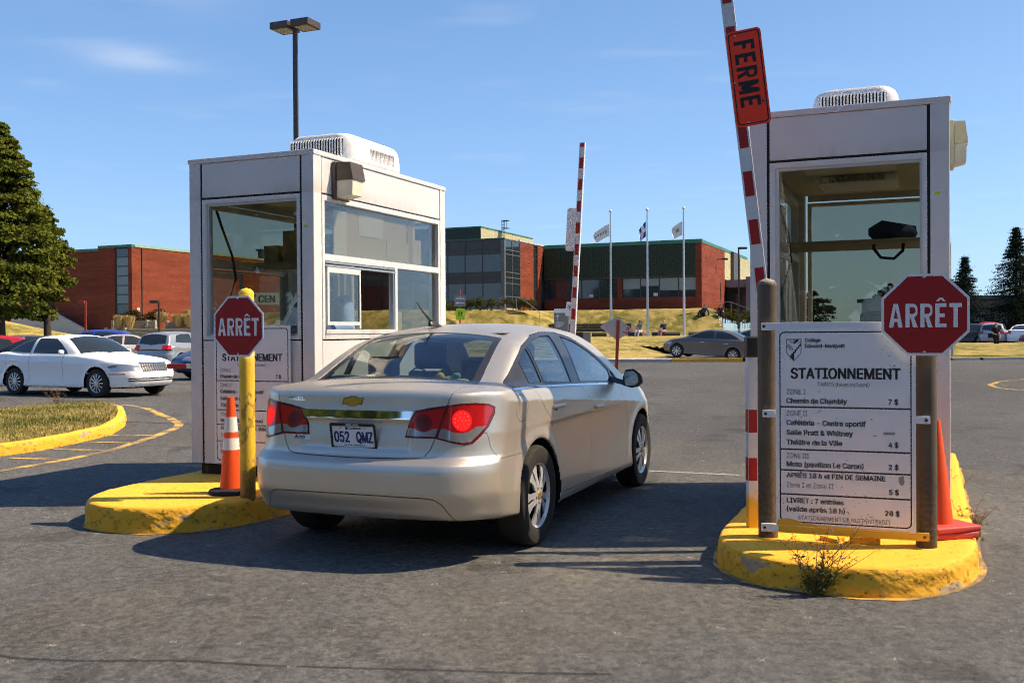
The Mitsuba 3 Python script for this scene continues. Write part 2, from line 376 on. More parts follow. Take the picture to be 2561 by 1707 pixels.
def post_brown(p, n, uv):
    f = fbm(p.x * 11, p.y * 11, p.z * 6, 4); g = noise(p.x * 60, p.y * 60, p.z * 60)
    low = smoothstep(.8, .2, p.z + .3 * (f - .5))
    c = mix((.075, .055, .036), (.125, .095, .064), f)
    return mix(c, (.055, .036, .022), low * .6 * smoothstep(.35, .6, g))
plain('bollard_brown', mikit.proc(post_brown), .5, .4)
plain('cap_grey', tint((.33, .30, .25), .3, 20.), .8, .3)
def post_yellow(p, n, uv):
    f = fbm(p.x * 20, p.y * 20, p.z * 11, 4); g = fbm(p.x * 55, p.y * 55, p.z * 30, 3)
    c = mix((.80, .47, .02), (.86, .58, .06), f)
    c = mix(c, (.80, .66, .36), smoothstep(1.215, 1.235, p.z) * smoothstep(1.5, 1.45, p.z) * .55)
    e = f + .25 * (g - .5)
    wear = smoothstep(.575, .61, e) * smoothstep(1.45, .9, p.z + .3 * (g - .5))
    low = smoothstep(.52, .25, p.z + .35 * (f - .5))
    c = mix(c, (.40, .22, .05), wear * .8)
    return mix(c, (.16, .055, .02), low * .75)
bumped('bollard_yellow', {'type': 'principled', 'base_color': mikit.proc(post_yellow), 'roughness': .5, 'specular': .4},
       lambda p, n, uv: -.004 * smoothstep(.56, .62, fbm(p.x * 20, p.y * 20, p.z * 11, 4) + .25 * (fbm(p.x * 55, p.y * 55, p.z * 30, 3) - .5)) * smoothstep(1.5, .9, p.z), 2e-3)
plain('yellow_spray', tint((.66, .41, .03), .2, 10.), .55, .4)
plain('arm_white', tint((.62, .64, .65), .06, 6.), .4, .45)
plain('arm_red', (.34, .012, .014), .4, .45)
plain('post_white_yellow', mikit.proc(lambda p, n, uv: mix((.64, .65, .65), (.64, .40, .03), smoothstep(.40, .30, p.z + .12 * (fbm(p.x * 30, p.y * 30, p.z * 10, 3) - .5)))), .45, .4)
# vehicles
plain('paint_beige', (.66, .60, .51), .36, .5, .74, 1.0)
plain('paint_white', (.88, .88, .87), .35, .5, 0., 1.0)
plain('paint_grey', (.125, .12, .112), .32, .5, .5, 1.0)
plain('paint_silver', (.42, .43, .44), .32, .5, .6, 1.0)
plain('paint_blue', (.03, .06, .36), .32, .5, .3, 1.0)
plain('paint_navy', (.025, .035, .11), .32, .5, .3, 1.0)
plain('paint_red', (.42, .012, .02), .32, .5, .1, 1.0)
plain('paint_maroon', (.20, .012, .03), .32, .5, .2, 1.0)
plain('paint_cream', (.58, .51, .42), .32, .5, .4, 1.0)
plain('paint_black', (.018, .019, .021), .32, .5, .2, 1.0)
plain('paint_slate', (.14, .17, .22), .32, .5, .4, 1.0)
plain('car_glass_dark', (.018, .024, .026), .06, .6, 0., 1.0)
plain('piano_black', (.03, .03, .032), .2, .5, 0., .6)
plain('chrome', (.86, .87, .88), .06, .5, 1.)
plain('wheel_silver', (.60, .61, .62), .34, .5, .55, .6)
plain('tyre', tint((.028, .026, .024), .2, 30.), .78, .3)
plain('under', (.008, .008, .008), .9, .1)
plain('seat_fabric', (.012, .013, .014), .9, .2)
plain('trim_dark', (.03, .032, .034), .7, .3)
plain('trim_grey', (.16, .165, .165), .7, .3)
B('car_glass', {'type': 'thindielectric', 'int_ior': 1.5, 'specular_transmittance': rgb(.52, .60, .58)}, False)
B('lamp_cover', {'type': 'thindielectric', 'int_ior': 1.5, 'specular_transmittance': rgb(.92, .92, .92)}, False)
B('booth_glass', {'type': 'thindielectric', 'int_ior': 1.52, 'specular_transmittance': rgb(.50, .50, .43)}, False)
B('mirror', {'type': 'roughconductor', 'alpha': .02, 'specular_reflectance': rgb(.9, .95, .93)})
plain('lamp_red', (.50, .004, .006), .10, .6, 0., 1.0)
plain('lamp_red_dark', (.14, .002, .004), .12, .6, 0., 1.0)
plain('lamp_clear', (.42, .42, .42), .12, .6, .6, 1.0)
plain('lamp_amber', (.6, .16, .02), .2, .5, 0., 1.0)
plain('gold', (.62, .36, .05), .28, .5, .7)
scene['mat_glow_red'] = {'type': 'diffuse', 'reflectance': rgb(.4, .01, .01)}
plain('plush_yellow', tint((.75, .48, .04), .2, 40.), .95, .1)
plain('plush_green', tint((.20, .42, .30), .2, 40.), .95, .1)
plain('tissue_box', (.20, .34, .28), .7, .3)
# buildings
def brick(p, n, uv):
    row = dr.floor(p.z / .085); s = (p.x + p.y) * 1.0
    r = cell_rand(row * 1.0, dr.floor(s / .26 + .5 * (row - 2 * dr.floor(row / 2))), 1.)
    f = fbm(p.x * .8, p.y * .8, p.z * .9, 3); st = fbm(s * .35, p.z * 3.5, 0., 2)
    c = mix((.16, .032, .017), (.25, .062, .031), r * .55 + .45 * f)
    return c * (.72 + .5 * st)
plain('brick', mikit.proc(brick), .85, .25)
plain('green_metal', tint((.026, .040, .018), .06, 1.), .5, .4)
plain('green_fascia', tint((.05, .19, .13), .08, 1.), .5, .4)
plain('pale_green_trim', (.30, .42, .26), .6, .35)
plain('tan_metal', tint((.46, .42, .24), .05, .8), .6, .35)
plain('dark_metal', (.045, .05, .055), .45, .45)
plain('grey_mullion', (.11, .12, .13), .45, .45)
plain('facade_glass', (.016, .024, .030), .05, .7, 0., .6)
plain('facade_glass_light', (.10, .13, .13), .07, .7, 0., .6)
plain('blind', (.24, .29, .27), .4, .4, 0., .3)
plain('foundation', tint((.50, .48, .43), .12, 2.), .85, .2)
plain('roof_flat', (.16, .16, .15), .9, .1)
def timber(p, n, uv):
    s = fbm(p.x * 2 + p.y * 2, p.z * 22, 0., 3)
    return mix((.26, .22, .16), (.46, .40, .31), s)
plain('timber', mikit.proc(timber), .85, .2)
plain('log_dark', tint((.055, .05, .042), .3, 7.), .9, .2)
plain('log_end', tint((.40, .35, .27), .2, 12.), .9, .2)
plain('steel_grey', (.30, .32, .33), .4, .5, .5)
plain('pole_silver', (.55, .56, .57), .35, .5, .6)
plain('flag_white', (.72, .72, .73), .8, .2)
plain('flag_blue', (.03, .05, .30), .8, .2)
plain('sign_lime', (.45, .68, .02), .5, .4)
plain('sign_grey', (.20, .205, .20), .5, .4)
plain('post_red', tint((.30, .05, .035), .3, 9.), .6, .35)
# plants
scene['mat_leaf'] = {'type': 'principledthin', 'base_color': {'type': 'mesh_attribute', 'name': 'vertex_color'}, 'roughness': .5, 'diff_trans': .55, 'eta': 1.4}
plain('ornamental_grass', tint((.50, .36, .15), .3, 2.), .9, .1)
plain('bark', tint((.06, .05, .04), .3, 9.), .9, .15)
plain('weed_stem', tint((.20, .10, .06), .3, 20.), .8, .2)
# people
plain('skin', (.46, .27, .19), .55, .35)
plain('skin_pale', (.62, .42, .33), .55, .35)
plain('hair_dark', (.025, .018, .014), .6, .4)
plain('hair_brown', (.11, .06, .035), .6, .4)
plain('hair_blond', (.40, .28, .15), .6, .4)
plain('cloth_black', (.014, .014, .017), .9, .15)
plain('cloth_navy', (.03, .045, .12), .9, .15)
plain('cloth_blue', (.10, .19, .42), .85, .2)
plain('cloth_pale_blue', (.20, .31, .58), .85, .2)
plain('cloth_grey', (.20, .23, .27), .9, .15)
plain('cloth_pale', (.55, .55, .56), .9, .15)
plain('cloth_pink', (.48, .24, .28), .9, .15)
plain('cloth_maroon', (.12, .02, .03), .9, .15)
plain('cloth_khaki', (.42, .38, .30), .9, .15)
# ---- ground, kerbs, islands, lawn
def S(name, mesh, mat, parent=None, smooth=False, label=None, **k):
    return add(name, mesh, mat, parent, smooth, label, kind='structure' if parent is None else None, **k)
def sheet(poly, z, res=None):
    return ext(poly, .0001, z)
def flat(poly, z):
    polys = [poly] if isinstance(poly, Polygon) else list(poly.geoms)
    ms = []
    for p in polys:
        if p.area < 1e-6: continue
        v, f = trimesh.creation.triangulate_polygon(p, engine='earcut'); ms.append(trimesh.Trimesh(np.c_[v, np.full(len(v), z)], f))
    m = cat(*ms); m.fix_normals() if False else None
    if m.face_normals[:, 2].mean() < 0: m.invert()
    return m
def lawn_z(X, Y):
    X, Y = np.asarray(X, float), np.asarray(Y, float)
    u, w = X * EY[0] + Y * EY[1], X * EX[0] + Y * EX[1]
    base = .14 + np.clip((Y - 47) / 27, 0, 1) ** 1.1 * .92 + np.clip((Y - 74) / 60, 0, 1) * .5
    # plateau the college stands on
    def dist(u0, w0, w1):
        du, dw = np.maximum(u0 - u, 0), np.maximum(np.maximum(w0 - w, w - w1), 0)
        return np.hypot(du, dw)
    d = np.minimum(dist(77.0, -90, -33.0), dist(84.5, -50, -17.6))
    d = np.minimum(d, dist(71.5, -90, -38.5) + .6)
    t = np.clip(d / 7.5, 0, 1); s = 1 - t * t * (3 - 2 * t)
    z = base + (3.36 - base) * s
    # low bank before the left building
    q = np.exp(-((X + 36) / 6.5) ** 2 - ((Y - 62) / 9) ** 2)
    z = z + 2.2 * q * np.clip((Y - 47) / 8, 0, 1)
    drive = np.clip((X - 7.5) / 1.5, 0, 1) * np.clip((17.5 - X) / 1.0, 0, 1) * np.clip((62 - Y) / 3, 0, 1)
    z = z * (1 - drive) + drive * np.clip(.165 - (X - 7.9) * .088, 0., .2)
    return z
# asphalt: one sheet to the horizon, finer nearby
def ground_grid(x0, x1, y0, y1, z): return trimesh.Trimesh([[x0, y0, z], [x1, y0, z], [x1, y1, z], [x0, y1, z]], [[0, 1, 2], [0, 2, 3]])
S('asphalt_ground', ground_grid(-900, 900, -300, 1500, 0.), 'asphalt')
# lane paint
def line(pts, w): return LineString(pts).buffer(w / 2, cap_style=2)
def ragged(poly, amp, f, seed):
    p = np.array(poly.segmentize(.06).exterior.coords)[:-1]
    n = meshkit.fbm(np.c_[p * f, np.zeros(len(p))], 3, seed) - .5
    c = p.mean(0); d = p - c; d /= np.linalg.norm(d, axis=1, keepdims=True) + 1e-9
    return Polygon(p + d * (n * 2 * amp)[:, None]).buffer(0)
LOOP = [(-7.91, 19.47), (-7.76, 19.74), (-7.66, 19.73), (-6.95, 18.81), (-5.78, 16.66), (-5.22, 15.49), (-5.06, 14.9), (-4.95, 13.73), (-4.9, 12.79), (-4.89, 12.01), (-5.04, 11.18), (-5.27, 10.42), (-5.7, 9.2)]
hatch = [((-5.8, 16.08), (-5.36, 16.05)), ((-5.66, 13.80), (-4.97, 13.77)), ((-5.6, 12.99), (-4.89, 12.84)), ((-5.67, 12.2), (-4.89, 12.01)), ((-5.75, 11.32), (-5.03, 11.18)), ((-6.3, 17.4), (-6.05, 17.2))]
S('painted_line', flat(unary_union([line(LOOP, .13)] + [line(h, .09) for h in hatch]), .004), 'yellow_line', label='faded yellow hatched marking around the grass median')
RL = [(14.6, 27.9), (14.23, 27.5), (13.69, 27.11), (13.1, 26.55), (12.04, 24.94), (11.63, 23.7), (11.55, 22.99), (11.64, 22.75), (12.2, 22.3), (13.5, 21.6)]
S('painted_line', flat(unary_union([line(RL, .14)] + [line(h, .09) for h in [((12.3, 25.2), (13.6, 24.4)), ((12.0, 24.2), (13.4, 23.3)), ((12.8, 26.1), (14.2, 25.2))]]), .004), 'yellow_line', label='faded yellow loop marking on the asphalt beyond the right booth')
S('painted_line', flat(unary_union([line([(1.30, 9.97), (2.2, 9.6)], .055)]), .004), 'white_line', label='thin white line crossing the lane beside the right booth')
S('painted_line', flat(unary_union([line([(3.3, 31.5), (4.4, 34.2)], .18), line([(2.0, 31.2), (3.3, 31.5)], .16)]), .004), 'yellow_line', label='yellow line on the asphalt behind the car mirror')
# ---- kerbed islands of the booths
def nose(w0, w1, u0, u1, depth):
    """outline in the lane's frame: rounded towards the viewer"""
    c, hw = (w0 + w1) / 2, (w1 - w0) / 2
    a = np.linspace(0, math.pi, 90)
    x = c + hw * np.sign(np.cos(a)) * np.abs(np.cos(a)) ** .86; y = u0 + depth - depth * np.abs(np.sin(a)) ** .86
    pts = [(w1, u1 - .3), (w1 - .3, u1), (w0 + .3, u1), (w0, u1 - .3)]
    return Polygon(list(zip(x[::-1], y[::-1])) + pts).buffer(0)
def kerb_solid(poly, H, seed, inset=(0, .003, .006, .010, .020, .038, .07), lev=(-.02, .3, .6, .8, .93, .988, 1.0), amp=.013):
    L = []
    p = np.array(poly.segmentize(.03).exterior.coords)[:-1]
    p = ccw(p)
    t = np.roll(p, -1, 0) - np.roll(p, 1, 0); t /= np.linalg.norm(t, axis=1, keepdims=True); nr = np.c_[-t[:, 1], t[:, 0]]
    v = []
    for k, (i, z) in enumerate(zip(inset, lev)):
        q = np.c_[p + nr * i, np.full(len(p), max(z * H, -.02))]
        d = meshkit.fbm(q * [7, 7, 9], 4, seed) - .55
        wgt = amp * (1.0 if k < 5 else .4) * (k > 0)
        q[:, :2] -= nr * (d * 2 * wgt)[:, None]
        if k in (3, 4, 5): q[:, 2] += (meshkit.fbm(q * 11, 3, seed + 4) - .55) * .010
        v.append(q)
    n = len(p); V = np.vstack(v); F = []
    i = np.arange(n); j = (i + 1) % n
    for k in range(len(v) - 1): F += [np.c_[i + k * n, j + k * n, j + (k + 1) * n], np.c_[i + k * n, j + (k + 1) * n, i + (k + 1) * n]]
    tv, tf = trimesh.creation.triangulate_polygon(Polygon(v[-1][:, :2]), engine='earcut')
    from scipy.spatial import cKDTree
    _, ix = cKDTree(v[-1][:, :2]).query(tv)
    F.append(ix[tf] + (len(v) - 1) * n)
    m = trimesh.Trimesh(V, np.vstack(F), process=False)
    top = m.faces[-len(tf):]
    if np.cross(V[top[0, 1]] - V[top[0, 0]], V[top[0, 2]] - V[top[0, 0]])[2] < 0: m.faces[-len(tf):] = top[:, ::-1]
    return m
LBX, LBY, RBX, RBY = -1.6255, 8.1502, 2.8616, 6.4584
KL, KR = .185, .155
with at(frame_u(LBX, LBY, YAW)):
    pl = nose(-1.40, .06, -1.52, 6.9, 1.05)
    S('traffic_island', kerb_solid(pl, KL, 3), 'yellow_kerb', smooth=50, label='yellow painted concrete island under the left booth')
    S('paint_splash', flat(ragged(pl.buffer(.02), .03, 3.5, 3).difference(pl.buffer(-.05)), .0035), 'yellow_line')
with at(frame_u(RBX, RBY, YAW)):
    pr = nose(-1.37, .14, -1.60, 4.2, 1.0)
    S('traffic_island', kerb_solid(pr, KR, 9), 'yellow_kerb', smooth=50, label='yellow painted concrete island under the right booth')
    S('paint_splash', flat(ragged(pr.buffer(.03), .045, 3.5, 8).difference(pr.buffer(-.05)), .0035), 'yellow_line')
# ---- grass median at the left
KB = [(-14.5, 4.6), (-9.0, 8.6), (-6.9, 10.4), (-6.1, 11.25), (-5.78, 11.97), (-5.66, 12.87), (-5.64, 13.89), (-5.95, 15.17), (-6.39, 16.37), (-6.99, 17.78), (-7.81, 18.95), (-8.3, 18.75), (-8.9, 17.4), (-12.5, 10.2), (-17., 6.)]
med = Polygon(KB).buffer(.25).buffer(-.25)
mk = kerb_solid(med, .135, 5, amp=.012)
S('kerb', kerb_solid(med, .135, 5, inset=(0, .004, .01, .018, .03, .05, .16), amp=.015), 'yellow_kerb', smooth=50, label='yellow painted kerb around the grass median')
inner = med.buffer(-.16)
S('grass_median', flat(inner, .139), 'lawn_grass')
def blades(P, h, rs, lean=.5, wid=.006):
    n = len(P); a = rs.uniform(0, 2 * np.pi, n); l = rs.uniform(.1, lean, n) * h; hh = h * rs.uniform(.5, 1.15, n)
    t = np.c_[np.cos(a), np.sin(a), np.zeros(n)]; s = np.c_[-np.sin(a), np.cos(a), np.zeros(n)] * wid * rs.uniform(.6, 1.5, n)[:, None]
    tip = P + t * l[:, None]; tip[:, 2] += hh
    V = np.stack([P - s, P + s, tip], 1).reshape(-1, 3)
    return trimesh.Trimesh(V, np.arange(3 * n).reshape(-1, 3), process=False)
def blade_colors(P, rs):
    g = meshkit.fbm(np.c_[P[:, :2] * 1.3, P[:, 0] * 0], 3, 2) * .75 + rs.uniform(0, .42, len(P))
    t = np.clip((g - .35) / .4, 0, 1)[:, None]
    return np.repeat(np.array([.07, .10, .018]) * (1 - t) + np.array([.40, .32, .12]) * t, 3, axis=0)
rs = np.random.default_rng(11)
P = np.c_[rs.uniform(-13, -5.6, 90000), rs.uniform(9, 19, 90000)]
import shapely
P = P[shapely.contains_xy(inner.buffer(.03), P[:, 0], P[:, 1])]; P = np.c_[P, np.full(len(P), .137)]
add('grass', blades(P, .055, rs), 'grass_blade', kind='stuff', label='short dry grass on the median', cat='grass', color=blade_colors(P, rs))
P = np.c_[rs.uniform(-9.2, -6.2, 60), rs.uniform(16.4, 18.6, 60)]
# ---- kerb, pavement and lawn before the college
xs = np.concatenate([np.linspace(-60, -20, 30), np.linspace(-19, 28, 110), np.linspace(30, 70, 24)]); ys = np.concatenate([np.linspace(47.2, 100, 110), np.linspace(104, 190, 16)])
XX, YY = np.meshgrid(xs, ys); ZZ = lawn_z(XX, YY) + (meshkit.fbm(np.stack([XX * .5, YY * .5, XX * 0], -1), 3, 4) - .5) * .07
def grid_mesh(XX, YY, ZZ, keep=None):
    r, c = XX.shape; V = np.c_[XX.ravel(), YY.ravel(), ZZ.ravel()]
    i = (np.arange(r - 1)[:, None] * c + np.arange(c - 1)).ravel()
    F = np.vstack([np.c_[i, i + 1, i + c + 1], np.c_[i, i + c + 1, i + c]])
    if keep is not None: F = F[keep(V[F].mean(1))]
    return trimesh.Trimesh(V, F, process=True)
def is_lawn(c):
    x, y = c[:, 0], c[:, 1]
    road = (x < -13 - (y - 47) * .02) & (y < 56)                   # parking lot at the left
    drive = (x > 7.9) & (x < 17.2) & (y < 61)
    lot = (x > 17) & (y > 61)
    return ~(road | drive | lot)
S('lawn', grid_mesh(XX, YY, ZZ, is_lawn), 'lawn_grass', smooth=True, label='dry sloping lawn before the college')
dx, dy = np.meshgrid(np.linspace(7.6, 17.4, 30), np.linspace(46.2, 61.5, 40))
S('driveway', grid_mesh(dx, dy, np.clip(.165 - (dx - 7.9) * .088, 0., .2) + .012), 'asphalt', smooth=True, label='sloping asphalt driveway under the parked grey car')
kpts = np.array([(-13, 46.6), (-6, 45.9), (0, 45.4), (4, 45.2), (8.3, 45.0), (10.6, 44.6), (12, 44.9), (13.5, 45.6)])
def kerb_run(pts, w, h, z=0.):
    p = LineString(pts).buffer(w / 2, cap_style=2, join_style=1); return ext(p, h + .02, z - .02)
S('kerb', kerb_run(list(kpts[:4]) + [(7.2, 45.03)], .3, .15), 'concrete', label='pale concrete kerb along the lawn')
S('kerb', kerb_run([(7.25, 45.03), (8.3, 45.0), (10.4, 44.62)], .3, .16), 'yellow_kerb', label='yellow painted kerb end before the grey parked car')
S('pavement', flat(Polygon([(-13, 46.75), (-6, 46.05), (0, 45.55), (4, 45.35), (8.3, 45.15), (10, 45.6), (9, 47.6), (3, 47.7), (-6, 47.6), (-13, 47.7)]), .142), 'concrete')
gx, gy = np.meshgrid(np.linspace(17, 60, 40), np.linspace(45.2, 60.5, 16))
S('grass_verge', grid_mesh(gx, gy, .10 + .12 * np.clip((gy - 45) / 10, 0, 1) + (meshkit.fbm(np.stack([gx, gy, gx * 0], -1), 2, 5) - .5) * .08), 'lawn_grass', smooth=True, label='dry grass verge before the right car park')
S('car_park', flat(sbox(17, 60.4, 70, 95), .285), 'asphalt', label='asphalt car park under the spruces at the right')
for i, (a, b) in enumerate([(17.0, 19.5), (20.1, 21.3), (21.5, 24.0), (24.3, 25.3), (26.2, 28.4), (29.0, 32.0), (32.6, 36.)]):
    S('kerb', kerb_run([(a, 45.05 + .03 * (i % 2)), (b, 45.12)], .2, .11), 'concrete', label='broken pale kerb along the right verge')
# ---- toll booths: one builder, the lane's frame with the origin at the near right corner, x to the right, y along the lane
W_, L_, ZT, ZB = 1.286, 2.41, 2.925, .285
def ac_unit(name, label, x0, x1, y0, y1, z):
    k = thing(name, label, 'air conditioner', 'rooftop air conditioners')
    # shroud: rounded hood, lower towards the edge
    cx, cy, hx, hy = (x0 + x1) / 2, (y0 + y1) / 2, (x1 - x0) / 2, (y1 - y0) / 2
    rings = []
    for zz, s in ((0, 1.0), (.06, 1.0), (.13, .985), (.18, .955), (.215, .90), (.238, .80), (.245, .6)):
        p = rrect(cx - hx * s, cy - hy * (1 - (1 - s) * .30), cx + hx * s, cy + hy * (1 - (1 - s) * .8), .14 * s, 8)
        rings.append(np.c_[np.array(p.exterior.coords)[:-1], np.full(len(p.exterior.coords) - 1, z + zz)])
    add('shroud', hull(np.vstack(rings)), 'white_plastic', k, smooth=28)
    add('base_pan', bx(x0 + .06, x1 - .06, y0 + .06, y1 - .06, z - .06, z + .01), 'alu', k)
    # dark louvred openings towards the viewer and the lane
    n = 20
    add('vent', rbx(x0 + .07, x1 - .09, y0 - .004, y0 + .05, z + .03, z + .185, .008), 'gasket', k)
    for i in range(n):
        xx = x0 + .08 + (x1 - x0 - .18) * i / (n - 1)
        add('louvre', rbx(xx - .0065, xx + .0065, y0 - .012, y0 + .03, z + .025, z + .19, .003), 'white_plastic', k)
    for i in range(18):
        yy = y0 + .36 + .42 * i / 17
        add('side_slot', rbx(x1 - .045, x1 + .0015, yy - .006, yy + .006, z + .03, z + .135, .003), 'print_grey', k)
    for i in range(4):
        xx = x0 + .25 + (x1 - x0 - .5) * i / 3
        add('top_rib', rbx(xx - .03, xx + .03, y0 + .2, y1 - .2, z + .215, z + .236, .01), 'white_plastic', k, smooth=30)
    return k
def booth(name, label, right):
    b = thing(name, label, 'toll booth', 'toll booths on the islands')
    zs, zp = 1.357, 2.572                              # sill and head of the windows
    # corner posts
    cp = .118
    for x0, x1, y0, y1 in ((-cp, 0, 0, cp), (-W_, -W_ + cp, 0, cp), (-cp, 0, L_ - cp, L_), (-W_, -W_ + cp, L_ - cp, L_)):
        add('corner_post', rbx(x0, x1, y0, y1, ZB, ZT - .035, .006), 'booth_panel', b)
    # black gaskets, recessed behind posts and panels
    add('gasket', cat(*[bx(x0, x1, .009, .03, ZB + .01, ZT - .05) for x0, x1 in ((-W_ + cp - .02, -W_ + cp + .03), (-cp - .03, -cp + .02))],
            bx(-W_ + cp, -cp, .014, .03, zp - .03, zp + .03), bx(-W_ + cp, -cp, .014, .03, zs - .03, zs + .03),
            *[bx(-.03, -.012, y0, y1, ZB + .01, ZT - .05) for y0, y1 in ((cp - .02, cp + .02), (L_ - cp - .02, L_ - cp + .02))],
            bx(-.03, -.014, cp, L_ - cp, zp - .02, zp + .02), bx(-.03, -.014, cp, L_ - cp, zs - .03, zs + .01)), 'gasket', b)
    g = .019
    # wall panels: front, right, left, back; upper and lower
    add('front_panel', rbx(-W_ + cp + g, -cp - g, .004, .035, zp + .014, ZT - .045, .004), 'booth_panel', b)
    add('front_panel', rbx(-W_ + cp + g, -cp - g, .004, .035, ZB, zs - .010, .004), 'booth_panel', b)
    for x0, x1 in ((-.035, -.004), (-W_ + .004, -W_ + .035)):
        add('side_panel', rbx(x0, x1, cp + .009, L_ - cp - .009, zp + .009, ZT - .045, .004), 'booth_panel', b)
        add('side_panel', rbx(x0, x1, cp + .009, L_ - cp - .009, ZB, zs - .013, .004), 'booth_panel', b)
    add('back_panel', rbx(-W_ + cp + g, -cp - g, L_ - .035, L_ - .004, zp + .008, ZT - .04, .004), 'booth_panel', b)
    add('back_panel', rbx(-W_ + cp + g, -cp - g, L_ - .035, L_ - .004, ZB, zs - .01, .004), 'booth_panel', b)
    # roof with a small drip edge, floor, base
    r = add('roof', rbx(-W_ - .008, .008, -.008, L_ + .008, ZT - .042, ZT, .006), 'booth_panel', b)
    add('ceiling', bx(-W_ + .05, -.05, .05, L_ - .05, zp + .06, zp + .075), 'ceiling_in', b)
    add('floor', bx(-W_ + .03, -.03, .03, L_ - .03, ZB + .004, ZB + .03), 'booth_interior', b)
    add('base', bx(-W_ + .06, -.06, .06, L_ - .06, .1, ZB), 'rusty_base', b)
    # inner lining below and above the windows
    for nm, q in (('lining', bx(-.06, -.04, .06, L_ - .06, ZB + .03, zs - .012)), ('lining', bx(-W_ + .04, -W_ + .06, .06, L_ - .06, ZB + .03, zs - .012)), ('lining', bx(-W_ + .06, -.06, .04, .06, ZB + .03, zs - .012)), ('lining', bx(-W_ + .06, -.06, L_ - .06, L_ - .04, ZB + .03, zs - .012))):
        add(nm, q, 'booth_interior', b)
    # front window
    x0, x1 = -W_ + cp + g, -cp - g
    f = add('window_frame', cat(bx(x0, x0 + .035, .002, .07, zs + .0, zp - .005), bx(x1 - .03, x1, .002, .07, zs + .0, zp - .005), bx(x0 + .035, x1 - .03, .002, .07, zp - .04, zp - .005), bx(x0 + .035, x1 - .03, .002, .07, zs, zs + .03)), 'white_frame', b)
    add('inner_frame', cat(bx(x0 + .035, x0 + .062, .02, .066, zs + .03, zp - .04), bx(x1 - .045, x1 - .03, .02, .066, zs + .03, zp - .04), bx(x0 + .062, x1 - .045, .02, .066, zp - .062, zp - .04), bx(x0 + .062, x1 - .045, .02, .066, zs + .03, zs + .05)), 'alu', f)
    add('front_pane', upright(flat(sbox(x0 + .05, zs + .04, x1 - .035, zp - .05), .0)), 'booth_glass', b); _shift(b + '__front_pane', [0, .045, 0])
    # back window and sides
    bk = add('window_frame', cat(bx(x0, x0 + .035, L_ - .06, L_ - .006, zs, zp - .01), bx(x1 - .03, x1, L_ - .06, L_ - .006, zs, zp - .01), bx(x0 + .035, x1 - .03, L_ - .06, L_ - .006, zp - .04, zp - .01), bx(x0 + .035, x1 - .03, L_ - .06, L_ - .006, zs, zs + .03)), 'white_frame', b)
    add('back_pane', upright(flat(sbox(x0 + .03, zs + .03, x1 - .025, zp - .035), 0.)), 'booth_glass', b); _shift(b + '__back_pane', [0, L_ - .03, 0])
    SW = np.array([[0, 0, 1, 0], [1, 0, 0, 0], [0, 1, 0, 0], [0, 0, 0, 1.]])                  # plate (x, y) -> (y, z), its face towards +x
    def side_plate(poly, xx, d=0.):
        m = flat(poly, 0.); m.apply_transform(SW); m.apply_translation([xx, 0, 0]); return m
    for s, tag in ((0, 'right'), (1, 'left')):
        X = (lambda a: -a) if s == 0 else (lambda a: -W_ + a)
        y0, y1, zm = cp + .010, L_ - cp - .008, 2.075
        def sb(a, b_, ya, yb, za, zb): return bx(X(a), X(b_), ya, yb, za, zb)
        fr = add('side_frame', cat(sb(.002, .07, y0, y0 + .036, zs, zp - .005), sb(.002, .07, y1 - .036, y1, zs, zp - .005), sb(.002, .07, y0 + .036, y1 - .036, zp - .05, zp - .005), sb(.002, .072, y0 + .036, y1 - .036, zm - .055, zm)), 'white_frame', b)
        add('sill', cat(sb(-.004, .07, y0 + .036, y1 - .036, zs, zs + .045), sb(-.012, .07, y0 + .036, 1.345, zs + .045, zs + .082)), 'weathered_frame', b)
        add('mullion', sb(.001, .07, 1.345, 1.392, zs + .045, zm - .055), 'white_frame', b)
        add('track', cat(sb(-.006, .06, y0 + .036, 1.345, zm - .075, zm - .062), sb(-.010, .05, y0 + .036, 1.345, zm - .105, zm - .09), sb(-.006, .03, 1.30, 1.312, zs + .082, zm - .105)), 'alu', b)
        add('upper_pane', side_plate(sbox(y0 + .03, zm, y1 - .03, zp - .045), X(.04)), 'booth_glass', b)
        add('fixed_pane', side_plate(sbox(1.39, zs + .04, y1 - .03, zm - .05), X(.04)), 'booth_glass', b)
        # sliding leaf
        a0, a1, c0, c1 = .182, .712, 1.475, 1.965
        sl = add('sliding_window', cat(sb(-.010, .012, a0, a0 + .03, c0, c1), sb(-.010, .012, a1 - .022, a1, c0 - .03, c1), sb(-.010, .012, a0 + .03, a1 - .022, c1 - .045, c1), sb(-.010, .012, a0 + .03, a1 - .022, c0, c0 + .03)), 'white_frame', b)
        add('pane', side_plate(sbox(a0 + .028, c0 + .028, a1 - .02, c1 - .04), X(.0)), 'booth_glass', sl)
        if s == 1: add('inner_pane', side_plate(sbox(.70, zs + .08, 1.345, zm - .1), X(.02)), 'booth_glass', b)
    # inside: counter, shelf, ceiling light, fan grille
    add('counter', rbx(-W_ + .08, -.08, .08, .42, 1.30, 1.335, .005), 'booth_interior', b)
    add('shelf', rbx(-W_ + .07, -.5 if not right else -.07, .55 if right else .62, 1.25, 2.035, 2.06, .005), 'booth_interior', b)
    cl = add('ceiling_light', rbx(-1.0, -.35, .35, .95, zp + .035, zp + .06, .004), 'lens_cream', b)
    add('ceiling_vent', rbx(-.95, -.35, 1.2, 1.75, zp - .005, zp + .06, .02), 'white_plastic', b)
    add('ceiling_grille', cat(*[rbx(-.86 + .025 * i, -.845 + .025 * i, 1.185, 1.205, zp + .005, zp + .05, .002) for i in range(17)]), 'print_grey', b)
